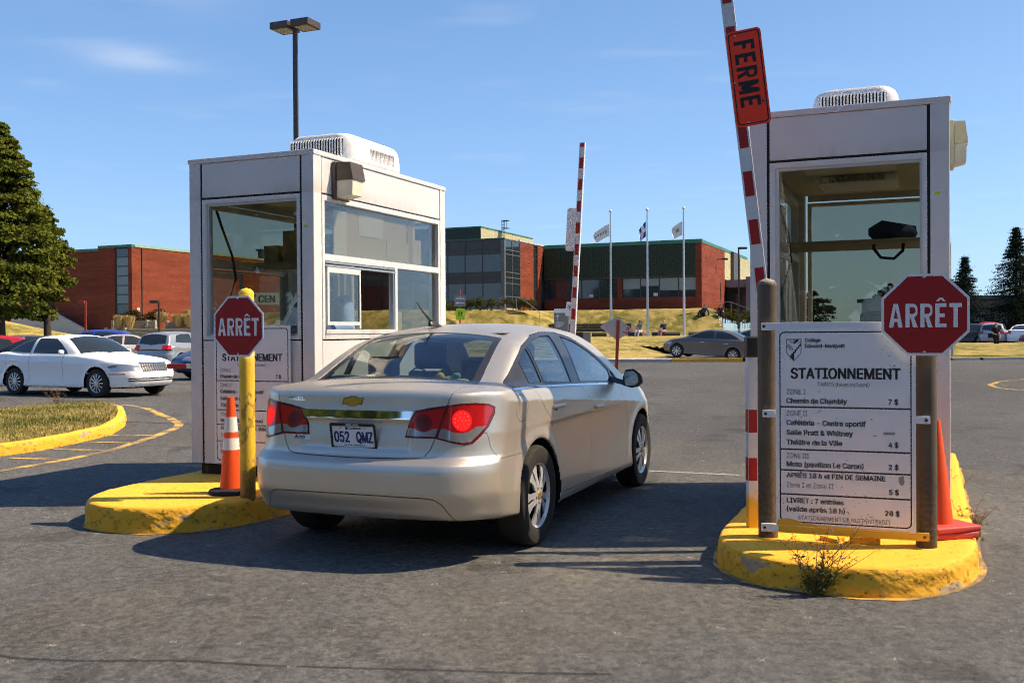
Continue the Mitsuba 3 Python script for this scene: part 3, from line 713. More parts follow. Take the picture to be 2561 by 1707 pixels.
    add('cable', tube([[-W_ + .13, .2, 2.5], [-W_ + .15, .25, 2.35], [-W_ + .22, .3, 2.1], [-W_ + .24, .32, 1.9], [-W_ + .18, .3, 1.7], [-W_ + .12, .2, 1.45]], .012, 6), 'black_plastic', b)
    add('inspection_sticker', upright(ext(rrect(-.092, 2.285, -.058, 2.305, .002), .002)), 'sign_lime', b); _shift(b + '__inspection_sticker', [0, .0005, 0])
    return b
def _shift(key, d):
    """moves a shape in its own frame"""
    m = np.array(mi.ScalarTransform4f(scene[key].get('to_world', mi.ScalarTransform4f())).matrix) if 'to_world' in scene[key] else np.eye(4)
    scene[key]['to_world'] = mi.ScalarTransform4f((m @ T(*d)).tolist())
def wall_lamp(label, x, y, z, s, dark, q=1.):
    k = thing('wall_lamp', label, 'lamp', 'wall lamps on the booths')
    a, c = ('bronze', 'lens_cream') if dark else ('cream_plastic', 'lens_cream')
    add('back_plate', rbx(x, x + .035, y - .115 * s, y + .115 * s, z - .16 * s, z + .16 * s, .006), a, k)
    add('housing', hull([[x + .03, y - .10, z], [x + .03, y + .10, z], [x + .03, y - .10, z + .155], [x + .03, y + .10, z + .155], [x + .20 * q, y - .10, z + .005], [x + .20 * q, y + .10, z + .005], [x + .17 * q, y - .10, z + .15], [x + .17 * q, y + .10, z + .15]]), a, k)
    add('lens', hull([[x + .032, y - .092, z - .145], [x + .032, y + .092, z - .145], [x + .18 * q, y - .08, z - .125], [x + .18 * q, y + .08, z - .125], [x + .188 * q, y - .088, z + .002], [x + .188 * q, y + .088, z + .002], [x + .032, y - .092, z + .002], [x + .032, y + .092, z + .002]]), c, k)
with at(frame_u(LBX, LBY, YAW)):
    b = booth('toll_booth', 'white toll booth behind the yellow post, papers taped inside its side window', False)
    # papers taped inside the upper side window
    def paper(y0, y1, z0, z1, mat, d=.052, tilt=0.):
        q = np.array([[y0, z0], [y1, z0 + tilt], [y1 - tilt, z1], [y0 - tilt, z1 - tilt]])
        m = ext(Polygon(q), .0015); m.apply_transform(np.array([[0, 0, 1, 0], [1, 0, 0, 0], [0, 1, 0, 0], [0, 0, 0, 1.]])); m.apply_translation([-d, 0, 0])
        add('taped_paper', m, mat, b)
    for a in ((.37, .58, 2.085, 2.47, 'paper', .050, .003), (.58, .80, 2.085, 2.49, 'paper_tan', .055, -.002), (.78, 1.08, 2.28, 2.50, 'paper', .052, .003), (.79, 1.30, 2.085, 2.285, 'paper_tan', .057, .0), (1.08, 1.22, 2.28, 2.50, 'paper', .0545, -.003),
              (1.20, 1.68, 2.27, 2.51, 'paper_tan', .060, .003), (1.28, 1.70, 2.085, 2.28, 'paper_tan', .053, .004), (1.69, 1.80, 2.085, 2.52, 'kraft', .058, .0), (1.79, 1.97, 2.085, 2.33, 'paper_tan', .055, .006), (1.79, 1.85, 2.32, 2.51, 'paper', .061, .0)):
        paper(*a)
    add('notice', cat(ext(rrect(0, 0, .15, .20, .003), .002)), 'paper_tan', b); _shift(b + '__notice', [0, 0, 0])
    scene[b + '__notice']['to_world'] = mi.ScalarTransform4f((xf() @ np.array([[0, 0, 1, -.06], [1, 0, 0, 1.42], [0, 1, 0, 1.41], [0, 0, 0, 1.]])).tolist())
    # things on the shelf seen through the front window
    for i, (x, y, w, d, hh, m) in enumerate(((-1.02, .9, .16, .2, .17, 'kraft'), (-.80, .9, .17, .2, .30, 'kraft'), (-.60, .85, .13, .18, .10, 'paper_tan'))):
        add('cardboard_box', rbx(x - w / 2, x + w / 2, y - d / 2, y + d / 2, 2.061, 2.061 + hh, .004), m, label=('low brown box at the left end of the booth shelf', 'tall brown box in the middle of the booth shelf', 'small pale box at the right end of the booth shelf')[i], cat='box')
    ac_unit('air_conditioner', 'white rooftop air conditioner on the left booth', -.85, -.13, .78, 1.78, ZT + .06)
    wall_lamp('dark bronze wall lamp with cream lens on the left booth', .002, .385, 2.70, 1., True)
with at(frame_u(RBX, RBY, YAW)):
    b2 = booth('toll_booth', 'white toll booth behind the price board and raised barrier arm', True)
    ac_unit('air_conditioner', 'white rooftop air conditioner on the right booth', -.965, -.325, .86, 1.75, ZT + .075)
    wall_lamp('yellowed cream wall lamp on the far side of the right booth', .002, .60, 2.70, 1., False, .62)
    bag = thing('bag', 'dark soft bag lying on the shelf inside the right booth', 'bag')
    pts = rng.normal(size=(60, 3)); pts /= np.linalg.norm(pts, axis=1)[:, None]
    add('body', hull(pts * [.17, .12, .085] * (1 + .12 * rng.normal(size=(60, 1))) + [-.38, .9, 2.13]), 'cloth_navy', bag, smooth=60)
    add('strap', tube([[-.5, .75, 2.06], [-.5, .66, 2.0], [-.45, .64, 1.93], [-.36, .64, 1.92], [-.30, .66, 1.98], [-.3, .74, 2.06]], .012, 6), 'cloth_black', bag)
    chair = thing('office_chair', 'dark chair back inside the right booth', 'chair')
    add('backrest', rbx(-.62, -.15, 1.0, 1.08, 1.05, 1.55, .05), 'cloth_black', chair, smooth=40)
    add('post', cyl([-.38, 1.0, .4], [-.38, 1.05, 1.1], .03), 'black_plastic', chair)
    add('seat', rbx(-.65, -.12, .7, 1.05, .72, .8, .03), 'cloth_black', chair)
    binder = thing('binder', 'pale upright binder against the left wall of the right booth', 'binder')
    add('cover', rbx(-W_ + .09, -W_ + .15, .5, .75, 2.062, 2.34, .004), 'paper_tan', binder)
# ---- bollards, signs, cones, barriers
SIGN = UP                                           # plates drawn in (x, y) stand upright, facing the viewer's side
def face(m, y): m = m.copy(); m.apply_transform(UP); m.apply_translation([0, y, 0]); return m
def octagon(cx, cy, s):
    r = s / 2 / math.cos(math.pi / 8)
    return Polygon([(cx + r * math.cos(math.pi / 8 + k * math.pi / 4), cy + r * math.sin(math.pi / 8 + k * math.pi / 4)) for k in range(8)]).buffer(-.008).buffer(.008, quad_segs=4)
def caps_T(x, w, h, y, t):   # heavy highway capitals as outlines
    return unary_union([sbox(x, y + h - t, x + w, y + h), sbox(x + w / 2 - t / 2, y, x + w / 2 + t / 2, y + h)])
def cap(ch, x, y, w, h, t):
    P = Polygon
    if ch == 'A':
        o = P([(x, y), (x + w / 2 - t * .55, y + h), (x + w / 2 + t * .55, y + h), (x + w, y), (x + w - t * 1.02, y), (x + w - t * 1.02 - w * .09, y + h * .24), (x + t * 1.02 + w * .09, y + h * .24), (x + t * 1.02, y)])
        return o.difference(P([(x + w * .5 - w * .155, y + h * .38), (x + w * .5 + w * .155, y + h * .38), (x + w / 2, y + h * .80)]))
    if ch == 'R':
        bowl = rrect(x, y + h * .42, x + w, y + h, w * .42).union(sbox(x, y + h * .42, x + w * .5, y + h)).difference(rrect(x + t, y + h * .42 + t * .9, x + w - t, y + h - t * .9, w * .24).union(sbox(x + t, y + h * .42 + t * .9, x + w * .45, y + h - t * .9)))
        return unary_union([sbox(x, y, x + t, y + h), bowl, P([(x + w * .40, y + h * .46), (x + w - t * 1.05, y), (x + w + t * .06, y), (x + w * .62 + t * .2, y + h * .48)])])
    if ch == 'E': return unary_union([sbox(x, y, x + t, y + h)] + [sbox(x, y + a, x + b, y + a + t * .95) for a, b in ((0, w), (h / 2 - t * .48, w * .86), (h - t * .95, w))])
    if ch == 'F': return unary_union([sbox(x, y, x + t, y + h)] + [sbox(x, y + a, x + b, y + a + t * .95) for a, b in ((h / 2 - t * .5, w * .84), (h - t * .95, w))])
    if ch == 'T': return caps_T(x, w, h, y, t)
    if ch == 'M': return unary_union([sbox(x, y, x + t, y + h), sbox(x + w - t, y, x + w, y + h), P([(x, y + h), (x + t * 1.1, y + h), (x + w / 2 + t * .5, y + h * .12), (x + w / 2 - t * .5, y + h * .12)]), P([(x + w, y + h), (x + w - t * 1.1, y + h), (x + w / 2 - t * .5, y + h * .12), (x + w / 2 + t * .5, y + h * .12)])])
    if ch == '^': return P([(x, y), (x + w * .34, y + h), (x + w * .66, y + h), (x + w, y), (x + w * .72, y), (x + w / 2, y + h * .58), (x + w * .28, y)])
def stop_sign(label, cx, cz, size, y, mat, tilt=0.):
    k = thing('stop_sign', label, 'stop sign', 'red octagonal stop signs')
    add('plate', face(ext(octagon(cx, cz, size), .003), y + .003), 'sign_white', k)
    add('red_face', face(ext(octagon(cx, cz, size * .935), .001), y - .0006), mat, k)
    h = size * .29; w = size * .118; t = size * .048; z0 = cz - size * .155; g = []
    ws = [.158, .136, .136, .126, .140]; tot = sum(ws) * size + 4 * .032 * size; x = cx - tot / 2
    for ch, q in zip('ARRET', ws):
        g.append(cap(ch, x, z0, q * size, h, t)); 
        if ch == 'E': g.append(cap('^', x + .01 * size, z0 + h * 1.08, q * size * .86, h * .16, 0))
        x += q * size + .032 * size
    add('lettering', face(ext(unary_union(g), .001), y - .0018), 'sign_white', k)
    for dz in (.46, -.455):
        add('bolt', face(lathe([(0, .006), (.007, .005), (.009, 0)], 12), y - .002), 'alu', k); _shift(list(scene)[-1], [cx - .004, 0, cz + dz * size])
    return k
LINES = [  # text, x, y, width, cap height, bold, material
]
def price_board(label, x0, z0, w, h, y, mat):
    """the tariff board, drawn on a unit sheet of .77 x 1.16 m"""
    k = thing('price_board', label, 'sign', 'parking tariff boards')
    sx, sz = w / .77, h / 1.16
    def tr(m):
        m = m.copy(); m.vertices = m.vertices * [sx, sz, 1] + [x0, z0, 0]; return face(m, y)
    add('sheet', tr(ext(sbox(0, 0, .77, 1.16), .003)), mat, k)
    F = .0010
    ring = rrect(.022, .022, .748, 1.138, .03).difference(rrect(.029, .029, .741, 1.131, .025))
    rules = [sbox(.026, zz - .0045, .744, zz + .0045) for zz in (.698, .450, .328, .187)]
    add('border', tr(ext(unary_union([ring] + rules), F, .0032)), 'print_black', k)
    def tx(name, rows, mat='print_black'):
        for s, x, zz, ww, hh, bo in rows: add(name, tr(text(s, x, zz, ww, hh, F, bo, .0034)), mat, k)
    tx('title', [('STATIONNEMENT', .088, .865, .600, .060, True)])
    tx('tariff_line', [('TARIFS (taxes incluses)', .238, .820, .285, .024, False),
        ('Chemin de Chambly', .062, .720, .338, .029, True), ('7 $', .625, .722, .052, .028, True),
        ('Cafétéria - Centre sportif', .062, .592, .440, .029, True), ('Salle Pratt & Whitney', .062, .535, .370, .029, True), ('Théâtre de la Ville', .062, .478, .312, .029, True), ('4 $', .625, .478, .052, .028, True),
        ('Moto (pavillon Le Caron)', .062, .350, .428, .029, True), ('2 $', .626, .352, .052, .028, True),
        ('APRÈS 18 h et FIN DE SEMAINE', .062, .285, .545, .028, True), ('5 $', .627, .210, .052, .028, True),
        ('LIVRET : 7 entrées', .062, .138, .318, .028, True), ('(valide après 18 h)', .062, .088, .325, .028, True), ('28 $', .605, .090, .078, .028, True)])
    tx('thin_line', [('ZONE I', .062, .772, .108, .030, False), ('ZONE II', .062, .646, .118, .030, False), ('ZONE III', .062, .398, .126, .030, False),
        ('Zone I et Zone II', .062, .228, .262, .029, False), ('STATIONNEMENT DE NUIT INTERDIT', .125, .040, .510, .025, False)])
    tx('college_name', [('Collège', .168, 1.078, .088, .020, True), ('Edouard-Montpetit', .168, 1.044, .222, .021, True)])
    # crest: shield with rays, arches and stairs
    sh = Polygon([(.062, 1.095), (.148, 1.095), (.148, 1.028), (.146, 1.01), (.105, .965), (.064, 1.01), (.062, 1.028)])
    g = [sh.difference(sh.buffer(-.0035))]
    for i in range(5): g.append(LineString([(.075 + .011 * i, 1.093), (.090 + .011 * i, 1.073)]).buffer(.0016).intersection(sh)); g.append(LineString([(.128 - .0 * i + .004 * i - .008, 1.093), (.102 + .002 * i, 1.068)]).buffer(.0012).intersection(sh))
    for r in (.020, .028, .036): g.append(Point(.064, 1.030).buffer(r).difference(Point(.064, 1.030).buffer(r - .0035)).intersection(sh).intersection(sbox(.06, 1.03, .11, 1.08)))
    st = Polygon([(.146, 1.070), (.146, 1.052), (.136, 1.052), (.136, 1.040), (.126, 1.040), (.126, 1.028), (.118, 1.028), (.118, 1.016), (.108, 1.016), (.106, .968), (.078, .996), (.090, .996), (.090, 1.010), (.100, 1.010), (.100, 1.022), (.110, 1.022), (.110, 1.034), (.120, 1.034), (.120, 1.046), (.130, 1.046), (.130, 1.058), (.138, 1.058), (.138, 1.070)])
    g.append(st.buffer(0).intersection(sh))
    add('crest', tr(ext(unary_union([q for q in g if not q.is_empty]), F, .0034)), 'print_black', k)
    return k
def scuffs(k, rows, y, mat='print_grey'):
    for x, z, w, h in rows:
        m = ragged(rrect(x, z, x + w, z + h, h * .3), h * .3, 60, int(x * 999)); add('scuff', face(ext(m, .0006), y - .0036), mat, k)
def bollard(label, x, y, z0, z1, r, mat, capm):
    k = thing('bollard', label, 'bollard', 'steel bollards on the islands')
    m = lathe([(0, z0), (r, z0), (r, z1 - .03), (r * .985, z1 - .018), (r * .9, z1 - .004), (0, z1)], 40)
    m = m.subdivide() if False else m
    m.apply_translation([x, y, 0]); add('pipe', m, mat, k, smooth=40)
    c = lathe([(0, z1 + .020), (r * .5, z1 + .014), (r * .85, z1), (r * .97, z1 - .014)], 28); c.apply_translation([x, y, 0]); add('cap', c, capm, k, smooth=60)
    return k
# right board between two brown bollards; frame along the posts
PB = Rz(-.3566)
with at(T(1.533, 5.958, 0) @ PB):
    bollard('left brown steel bollard holding the price board', 0, .045, .10, 1.700, .058, 'bollard_brown', 'cap_grey')
    bollard('right brown steel bollard behind the large stop sign', .888, .045, .10, 1.50, .058, 'bollard_brown', 'cap_grey')
    k = price_board('price board with square bars between the two brown bollards', .056, .244, .775, 1.175, -.040, 'board_white')
    scuffs(k, [(.655, .800, .065, .016), (.60, .79, .02, .006), (.20, .885, .008, .008), (.40, .887, .008, .008), (.59, .882, .008, .008), (.74, .52, .03, .05)], -.040)
    for z0, z1, x0, x1, m in ((1.405, 1.452, -.028, .70, 'sign_white'), (.200, .247, -.033, .90, 'yellow_spray')):
        kb = add('frame_bar', rbx(x0, x1, -.0365, -.014, z0, z1, .002), m, k)
    add('frame_bar', rbx(-.033, .07, -.0375, -.0145, .2005, .2485, .002), 'sign_white', k)
    for x0, x1, z in ((-.022, .056, .885), (.832, .906, .868)): add('bracket', rbx(x0, x1, -.034, -.012, z, z + .042, .002), 'sign_white', k)
    for x, z in ((-.012, 1.43), (.876, .222), (-.012, .224), (-.004, .906), (.885, .889)):
        add('bolt', face(lathe([(0, .006), (.007, .005), (.009, 0)], 12), -.036), 'rusty_base', k); _shift(list(scene)[-1], [x, 0, z])
    # yellow overspray at the foot of the sheet
    blob = Polygon([(.058, .246), (.058, .262), (.070, .278), (.09, .285), (.13, .288), (.165, .283), (.19, .274), (.22, .265), (.30, .258), (.50, .253), (.80, .250), (.80, .246)])
    add('overspray', face(ext(ragged(blob, .004, 40, 3), .0005), -.0438), 'yellow_spray', k)
    stop_sign('large stop sign at the upper right of the price board', .879, 1.488, .462, -.075, 'red_sign')
    add('wooden_wedge', hull([[.30, .03, .156], [.30, .03, .185], [.33, .10, .156], [.33, .10, .19], [.40, -.03, .156], [.40, -.03, .176], [.44, .04, .156], [.44, .04, .182]]), 'yellow_kerb', label='yellow painted wedge lying under the price board', cat='wedge')
    add('wooden_wedge', hull([[.47, -.02, .156], [.47, -.02, .196], [.47, .06, .156], [.47, .06, .196], [.64, .0, .156], [.64, .0, .194], [.64, .07, .156], [.64, .07, .196]]), 'yellow_kerb', label='squared yellow block beside the wedge under the price board', cat='wedge')
# left yellow bollard with stop sign, board on the booth's front
with at(frame_u(-1.985, 7.40, YAW)):
    bollard('yellow bollard with chipped paint holding the small stop sign', 0, .0, .14, 1.728, .0565, 'bollard_yellow', 'bollard_yellow')
    stop_sign('smaller stop sign on the chipped yellow bollard', -.022, 1.462, .452, -.066, 'red_sign')
with at(frame_u(LBX, LBY, YAW)):
    k = price_board('price board on the front of the left booth behind the yellow bollard', -1.012, .300, .79, 1.175, -.022, 'board_white')
    add('spacer', bx(-.95, -.30, -.018, .003, 1.39, 1.43), 'alu', k); add('spacer', bx(-.95, -.30, -.018, .003, .40, .44), 'alu', k)
# cones
def cone(label, x, y, z, rb, rt, h, bands, base, basemat, body, yaw=0., base_h=.03):
    k = thing('traffic_cone', label, 'traffic cone', 'orange traffic cones')
    add_m = np.eye(4)
    def ring(z0, z1, extra=0.):
        f = lambda q: rb + (rt - rb) * (q - base_h) / (h - base_h) + extra
        m = lathe([(f(z0), z0), (f(z1), z1)] if extra else [(0, z0), (f(z0), z0), (f(z1), z1), (0, z1)], 40); m.apply_translation([x, y, z]); return m
    add('body', ring(base_h, h), body, k, smooth=50)
    for z0, z1 in bands: add('reflective_band', ring(z0, z1, .002), 'cone_band', k, smooth=50)
    if base == 'round':
        m = lathe([(0, 0), (.165, 0), (.175, .012), (.165, base_h), (rb, base_h + .012), (0, base_h + .012)], 40)
        m.apply_translation([x, y, z]); add('base', m, basemat, k, smooth=40)
    else:
        m = rbx(-base, base, -base, base, 0, base_h, .012); m.apply_transform(Rz(yaw)); m.apply_translation([x, y, z]); add('base', m, basemat, k, smooth=40)
        m = lathe([(rb + .06, base_h), (rb + .045, base_h + .02), (rb + .0, base_h + .035)], 32); m.apply_translation([x, y, z]); add('flange', m, basemat, k, smooth=40)
    return k
cone('slim orange cone with two white bands beside the yellow bollard', -2.165, 7.60, KL, .088, .028, .735, [(.335, .425), (.47, .585)], 'round', 'rubber', 'orange_cone')
labels[list(labels)[-1]] if False else None
k = cone('plain orange cone behind the right end of the price board', 2.585, 6.03, KR, .100, .022, .70, [], .17, 'cone_red', 'orange_cone', .25, .04)
m = rbx(-.165, .165, -.165, .165, 0, .035, .012); m.apply_transform(Rz(.33)); m.apply_translation([2.60, 6.02, KR + .042])
add('base', m, 'cone_red', k, smooth=40)
# barriers
def arm_stripes(k, P0, d, side, nrm, L, w, th, first, pitch, n, s_len):
    """striped arm: along d, face towards -nrm"""
    P0, d, side, nrm = map(lambda a: np.asarray(a, float), (P0, d, side, nrm))
    def slab(a, b, lo, hi, n0, n1): return hull([P0 + d * t + side * s + nrm * q for t in (a, b) for s in (lo, hi) for q in (n0, n1)])
    add('arm', slab(0, L, -w / 2, w / 2, 0, th), 'arm_white', k)
    for i in range(n):
        a = first + pitch * i
        add('red_stripe', slab(a, min(a + s_len, L), -w / 2 * .72, w / 2 * .72, -.0025, .001), 'arm_red', k)
    return slab
with at(T(1.526, 6.289, 0)):
    k = thing('barrier', 'raised striped barrier arm with the red closed sign beside the right booth', 'barrier', 'raised lane barriers')
    add('post', rbx(-.034, .040, -.034, .04, KR - .02, 1.36, .003), 'post_white_yellow', k)
    for z in (.905, .60): add('red_stripe', rbx(-.032, .022, -.0365, -.030, z - .145, z, .001), 'arm_red', k)
    for z in (.905, .60): add('red_stripe', rbx(-.0365, -.030, -.03, .035, z - .145, z, .001), 'arm_red', k)
    add('rubber_sleeve', rbx(-.043, .055, -.044, .05, 1.235, 1.368, .012), 'black_plastic', k)
    D = np.array([-.115, .0, .9934]); D /= np.linalg.norm(D)
    sd = np.array([D[2], 0, -D[0]])
    rotz = Rz(-.30)[:3, :3]
    P0 = np.array([.105, -.0, 1.29])
    side = rotz @ sd; nn = np.array([side[1], -side[0], 0]) * -1; nn /= np.linalg.norm(nn); nn = nn if nn[1] > 0 else -nn
    slab = arm_stripes(k, P0, D, side, nn, 2.62, .078, .045, .36, .307, 8, .158)
    add('pivot', cyl([.03, -.02, 1.30], [.15, -.06, 1.30], .03), 'dark_steel', k)
    sg = thing('closed_sign', 'bright red-orange lane closed sign fixed across the raised barrier arm', 'sign')
    # sign in the arm's own axes: local x along the arm downwards
    M = np.eye(4); M[:3, 0] = -D; M[:3, 1] = side; M[:3, 2] = -np.cross(side, D) * -1
    M[:3, 2] = np.cross(M[:3, 0], M[:3, 1]); M[:3, 3] = P0 + D * 1.715 - nn * .006 + side * .075
    with at(M):
        add('plate', ext(rrect(-.30, -.108, .305, .108, .028), .003), 'orange_red', sg)
        add('border', ext(rrect(-.288, -.097, .293, .097, .022).difference(rrect(-.281, -.089, .286, .089, .017)), .0008, .0032), 'print_black', sg)
        g, x = [], -.232
        for ch, w in zip('FERME', (.060, .064, .070, .078, .064)):
            g.append(cap(ch, x, -.066, w, .126, .023)); 
            if ch == 'E' and x > .05: g.append(Polygon([(x + .03, .066), (x + .045, .082), (x + .056, .082), (x + .042, .066)]))
            x += w + .020
        add('lettering', ext(unary_union(g), .001, .0032), 'print_black', sg)
        for q in ((-.27, -.05), (.28, -.03), (0.02, -.088)): add('rivet', lathe([(0, .006), (.005, .005), (.006, .003)], 10), 'alu', sg); _shift(list(scene)[-1], [q[0], q[1], 0])
# far barrier at the end of the left island, another lane's closed arm
with at(frame_u(.905, 13.95, YAW)):
    k = thing('barrier', 'raised striped barrier arm with a blank white panel at the far end of the island', 'barrier', 'raised lane barriers')
    add('cabinet', rbx(-.14, .145, -.12, .22, KL - .03, 1.40, .01), 'black_plastic', k)
    D = np.array([.062, .0, .998]); D /= np.linalg.norm(D); side = np.array([D[2], 0, -D[0]])
    slab = arm_stripes(k, [-.005, -.16, 1.33], D, side, [0, 1, 0], 2.70, .078, .045, .25, .299, 9, .15)
    add('pivot', cyl([0, -.16, 1.35], [0, -.08, 1.35], .04), 'dark_steel', k)
    pn = thing('blank_sign', 'blank white rounded panel on the far raised barrier arm', 'sign')
    M = np.eye(4); M[:3, 0] = side; M[:3, 1] = D; M[:3, 2] = np.cross(side, D); M[:3, 3] = np.array([-.005, -.107, 1.33]) + D * 1.50 - side * .085
    with at(M): add('panel', ext(rrect(-.1, -.30, .1, .30, .03), .003), 'sign_white', pn)
with at(frame_u(-.35, 14.05, YAW)):
    k = thing('barrier', 'lowered barrier arm with red tip crossing before the silver hatchback', 'barrier')
    add('cabinet', rbx(-.2, .05, -.15, .2, KL - .03, 1.0, .01), 'arm_red', k)
    add('arm', rbx(-5.6, -.1, -.22, -.17, .86, .93, .004), 'arm_white', k)
    for i in range(6): add('red_stripe', rbx(-5.601 + .78 * i, -5.20 + .78 * i, -.223, -.167, .858, .932, .004), 'arm_red', k)
    add('pivot', cyl([-.1, -.2, .9], [-.1, .0, .9], .05), 'dark_steel', k)
    add('sticker', bx(-5.12, -4.98, -.2235, -.2225, .875, .92), 'sign_lime', k)
# tilted diamond sign seen from behind, on a red post
with at(T(1.38, 13.2, 0)):
    k = thing('diamond_sign', 'grey diamond sign seen from behind on a thin red post', 'sign')
    add('post', hull([[-.045, 0, -.02], [-.008, 0, -.02], [-.045, .03, -.02], [-.008, .03, -.02], [.020, 0, 1.56], [.062, 0, 1.56], [.02, .03, 1.56], [.062, .03, 1.56]]), 'post_red', k)
    m = face(ext(Polygon([(-.21, 1.475), (.025, 1.605), (.235, 1.43), (.03, 1.285)]).buffer(-.012).buffer(.012), .003), .036)
    add('plate', m, 'alu', k)
    add('rust_mark', face(ext(unary_union([LineString([(.11, 1.40), (.15, 1.385), (.19, 1.40)]).buffer(.008), LineString([(.15, 1.43), (.17, 1.46), (.19, 1.44), (.17, 1.42)]).buffer(.007)]), .001), .0325), 'print_red', k)
# ---- the silver-beige sedan in the lane
def net2(F, V, lo, hi, n, iso): return surface_net(F, lo, hi, n, iso, V)
def mirror_poly(p): p = np.array(p, float); return p * [-1, 1]
def oblique(poly, ang, lo, hi, sgn=1):
    """polygon in (s, z), s = u sin + w cos, extruded along the horizontal direction across it; sgn -1 mirrors it to the left"""
    c, s = math.cos(ang), math.sin(ang)
    P = manifold3d.Manifold.extrude(manifold3d.CrossSection([np.asarray(poly, float)], manifold3d.FillRule.NonZero), hi - lo).translate([0, 0, lo])
    # local (s, z, t): u = s*sin - t*cos ... outward direction (-cos, sin) for t > 0
    M = np.array([[s, 0, -c, 0], [c * sgn, 0, s * sgn, 0], [0, 1, 0, 0]], float)
    return P.transform(M)
def seam(pts, w, axis, lo, hi): 
    p = LineString(pts).buffer(w / 2, cap_style=2, join_style=1)
    return prism(ccw(np.array(p.exterior.coords)[:-1]), axis, lo, hi)
def car_put(name, vfn, mat, parent, **k):
    v, f, n = vfn
    if len(f) == 0: return None
    return add(name, (v[:, [1, 0, 2]], f[:, ::-1]), mat, parent, normals=n[:, [1, 0, 2]], **k)
def part_faces(vfn, mask):
    v, f, n = vfn; f = f[mask]; u, inv = np.unique(f, return_inverse=True); return v[u], inv.reshape(-1, 3), n[u]
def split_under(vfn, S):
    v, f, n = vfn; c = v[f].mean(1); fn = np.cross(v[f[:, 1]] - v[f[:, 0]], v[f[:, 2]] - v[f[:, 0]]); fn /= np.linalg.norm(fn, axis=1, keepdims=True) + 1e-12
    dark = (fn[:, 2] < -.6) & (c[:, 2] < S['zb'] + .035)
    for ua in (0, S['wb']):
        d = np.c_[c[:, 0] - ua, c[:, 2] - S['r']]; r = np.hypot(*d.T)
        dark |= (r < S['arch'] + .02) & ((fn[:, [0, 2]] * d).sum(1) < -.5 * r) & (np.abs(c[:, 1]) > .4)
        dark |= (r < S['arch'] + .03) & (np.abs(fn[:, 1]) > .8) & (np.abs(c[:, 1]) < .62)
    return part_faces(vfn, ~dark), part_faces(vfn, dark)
def wheel(k, x, y, r, width, side, rim_r, style='blades', rim='wheel_silver', n=10):
    """a wheel standing at (x, y), its face towards side (+1 right)"""
    M = T(x, y, r) @ (np.eye(4) if side > 0 else Rz(math.pi))
    with at(M):
        w = width / 2; q = r
        prof = [(rim_r - .012, -w * .8), (rim_r + .01, -w * .95), (q - .05, -w), (q - .018, -w * .92), (q - .004, -w * .75), (q, -w * .5), (q, w * .5), (q - .004, w * .75), (q - .018, w * .92), (q - .05, w), (rim_r + .012, w * .93), (rim_r - .008, w * .80), (rim_r - .008, -w * .8)]
        t = lathe(prof, 64, 'x'); wk = add('wheel', t, 'tyre', k, smooth=35)
        if style == 'dark': return wk
        rot = np.array([[0, 0, 1, 0], [1, 0, 0, 0], [0, 1, 0, 0], [0, 0, 0, 1.]])   # plate (x, y, z) -> (y, z, x)
        def plate(poly, h, z0, dome=.0, f=None):
            m = ext(poly, h, z0)
            m = m.subdivide_to_size(.03) if hasattr(m, 'subdivide_to_size') else m
            rr = np.hypot(m.vertices[:, 0], m.vertices[:, 1]) / rim_r
            m.vertices[:, 2] += dome * (1 - rr ** 2)
            m.apply_transform(rot); return m
        x0 = w * .62
        add('rim_back', plate(Point(0, 0).buffer(rim_r * .97, quad_segs=12), .004, x0 - .05), 'under', wk)
        add('rim_ring', lathe([(rim_r * .92, x0 + .005), (rim_r * .965, x0 + .02), (rim_r, x0 + .024), (rim_r + .004, x0 + .014), (rim_r, x0 - .03), (rim_r * .90, x0 - .03)], 56, 'x'), rim, wk, smooth=40)
        if style == 'blades':
            g = []
            for i in range(5):
                for d in (-.30, .30):
                    a = 2 * math.pi * i / 5 + d + .2; b = a + (.10 if d > 0 else -.10)
                    p = lambda rr, an: (rr * math.cos(an), rr * math.sin(an))
                    ww = .20 
                    g.append(Polygon([p(.045, a - .5), p(rim_r * .60, b - .13), p(rim_r * .955, b - .195), p(rim_r * .955, b + .195), p(rim_r * .60, b + .13), p(.045, a + .5)]))
            disc = unary_union(g + [Point(0, 0).buffer(.066)])
            add('wheel_cover', plate(disc, .012, x0 - .004, .018), rim, wk, smooth=30)
            add('centre_cap', plate(Point(0, 0).buffer(.026), .008, x0 + .020, .004), 'gold', wk)
            for i in range(5):
                a = 2 * math.pi * (i + .5) / 5 + .2; m = plate(Point(.052 * math.cos(a), .052 * math.sin(a)).buffer(.010), .004, x0 + .022)
                add('lug_nut', m, 'dark_steel', wk)
        else:
            hub = Point(0, 0).buffer(rim_r * .26)
            g = [hub]
            for i in range(n):
                a = 2 * math.pi * i / n; p = lambda rr, an: (rr * math.cos(an), rr * math.sin(an)); h_ = 1.25 / n
                g.append(Polygon([p(rim_r * .2, a - h_ * 1.7), p(rim_r * .95, a - h_), p(rim_r * .95, a + h_), p(rim_r * .2, a + h_ * 1.7)]))
            add('spokes', plate(unary_union(g), .012, x0 - .006, .02), rim, wk, smooth=30)
    return wk
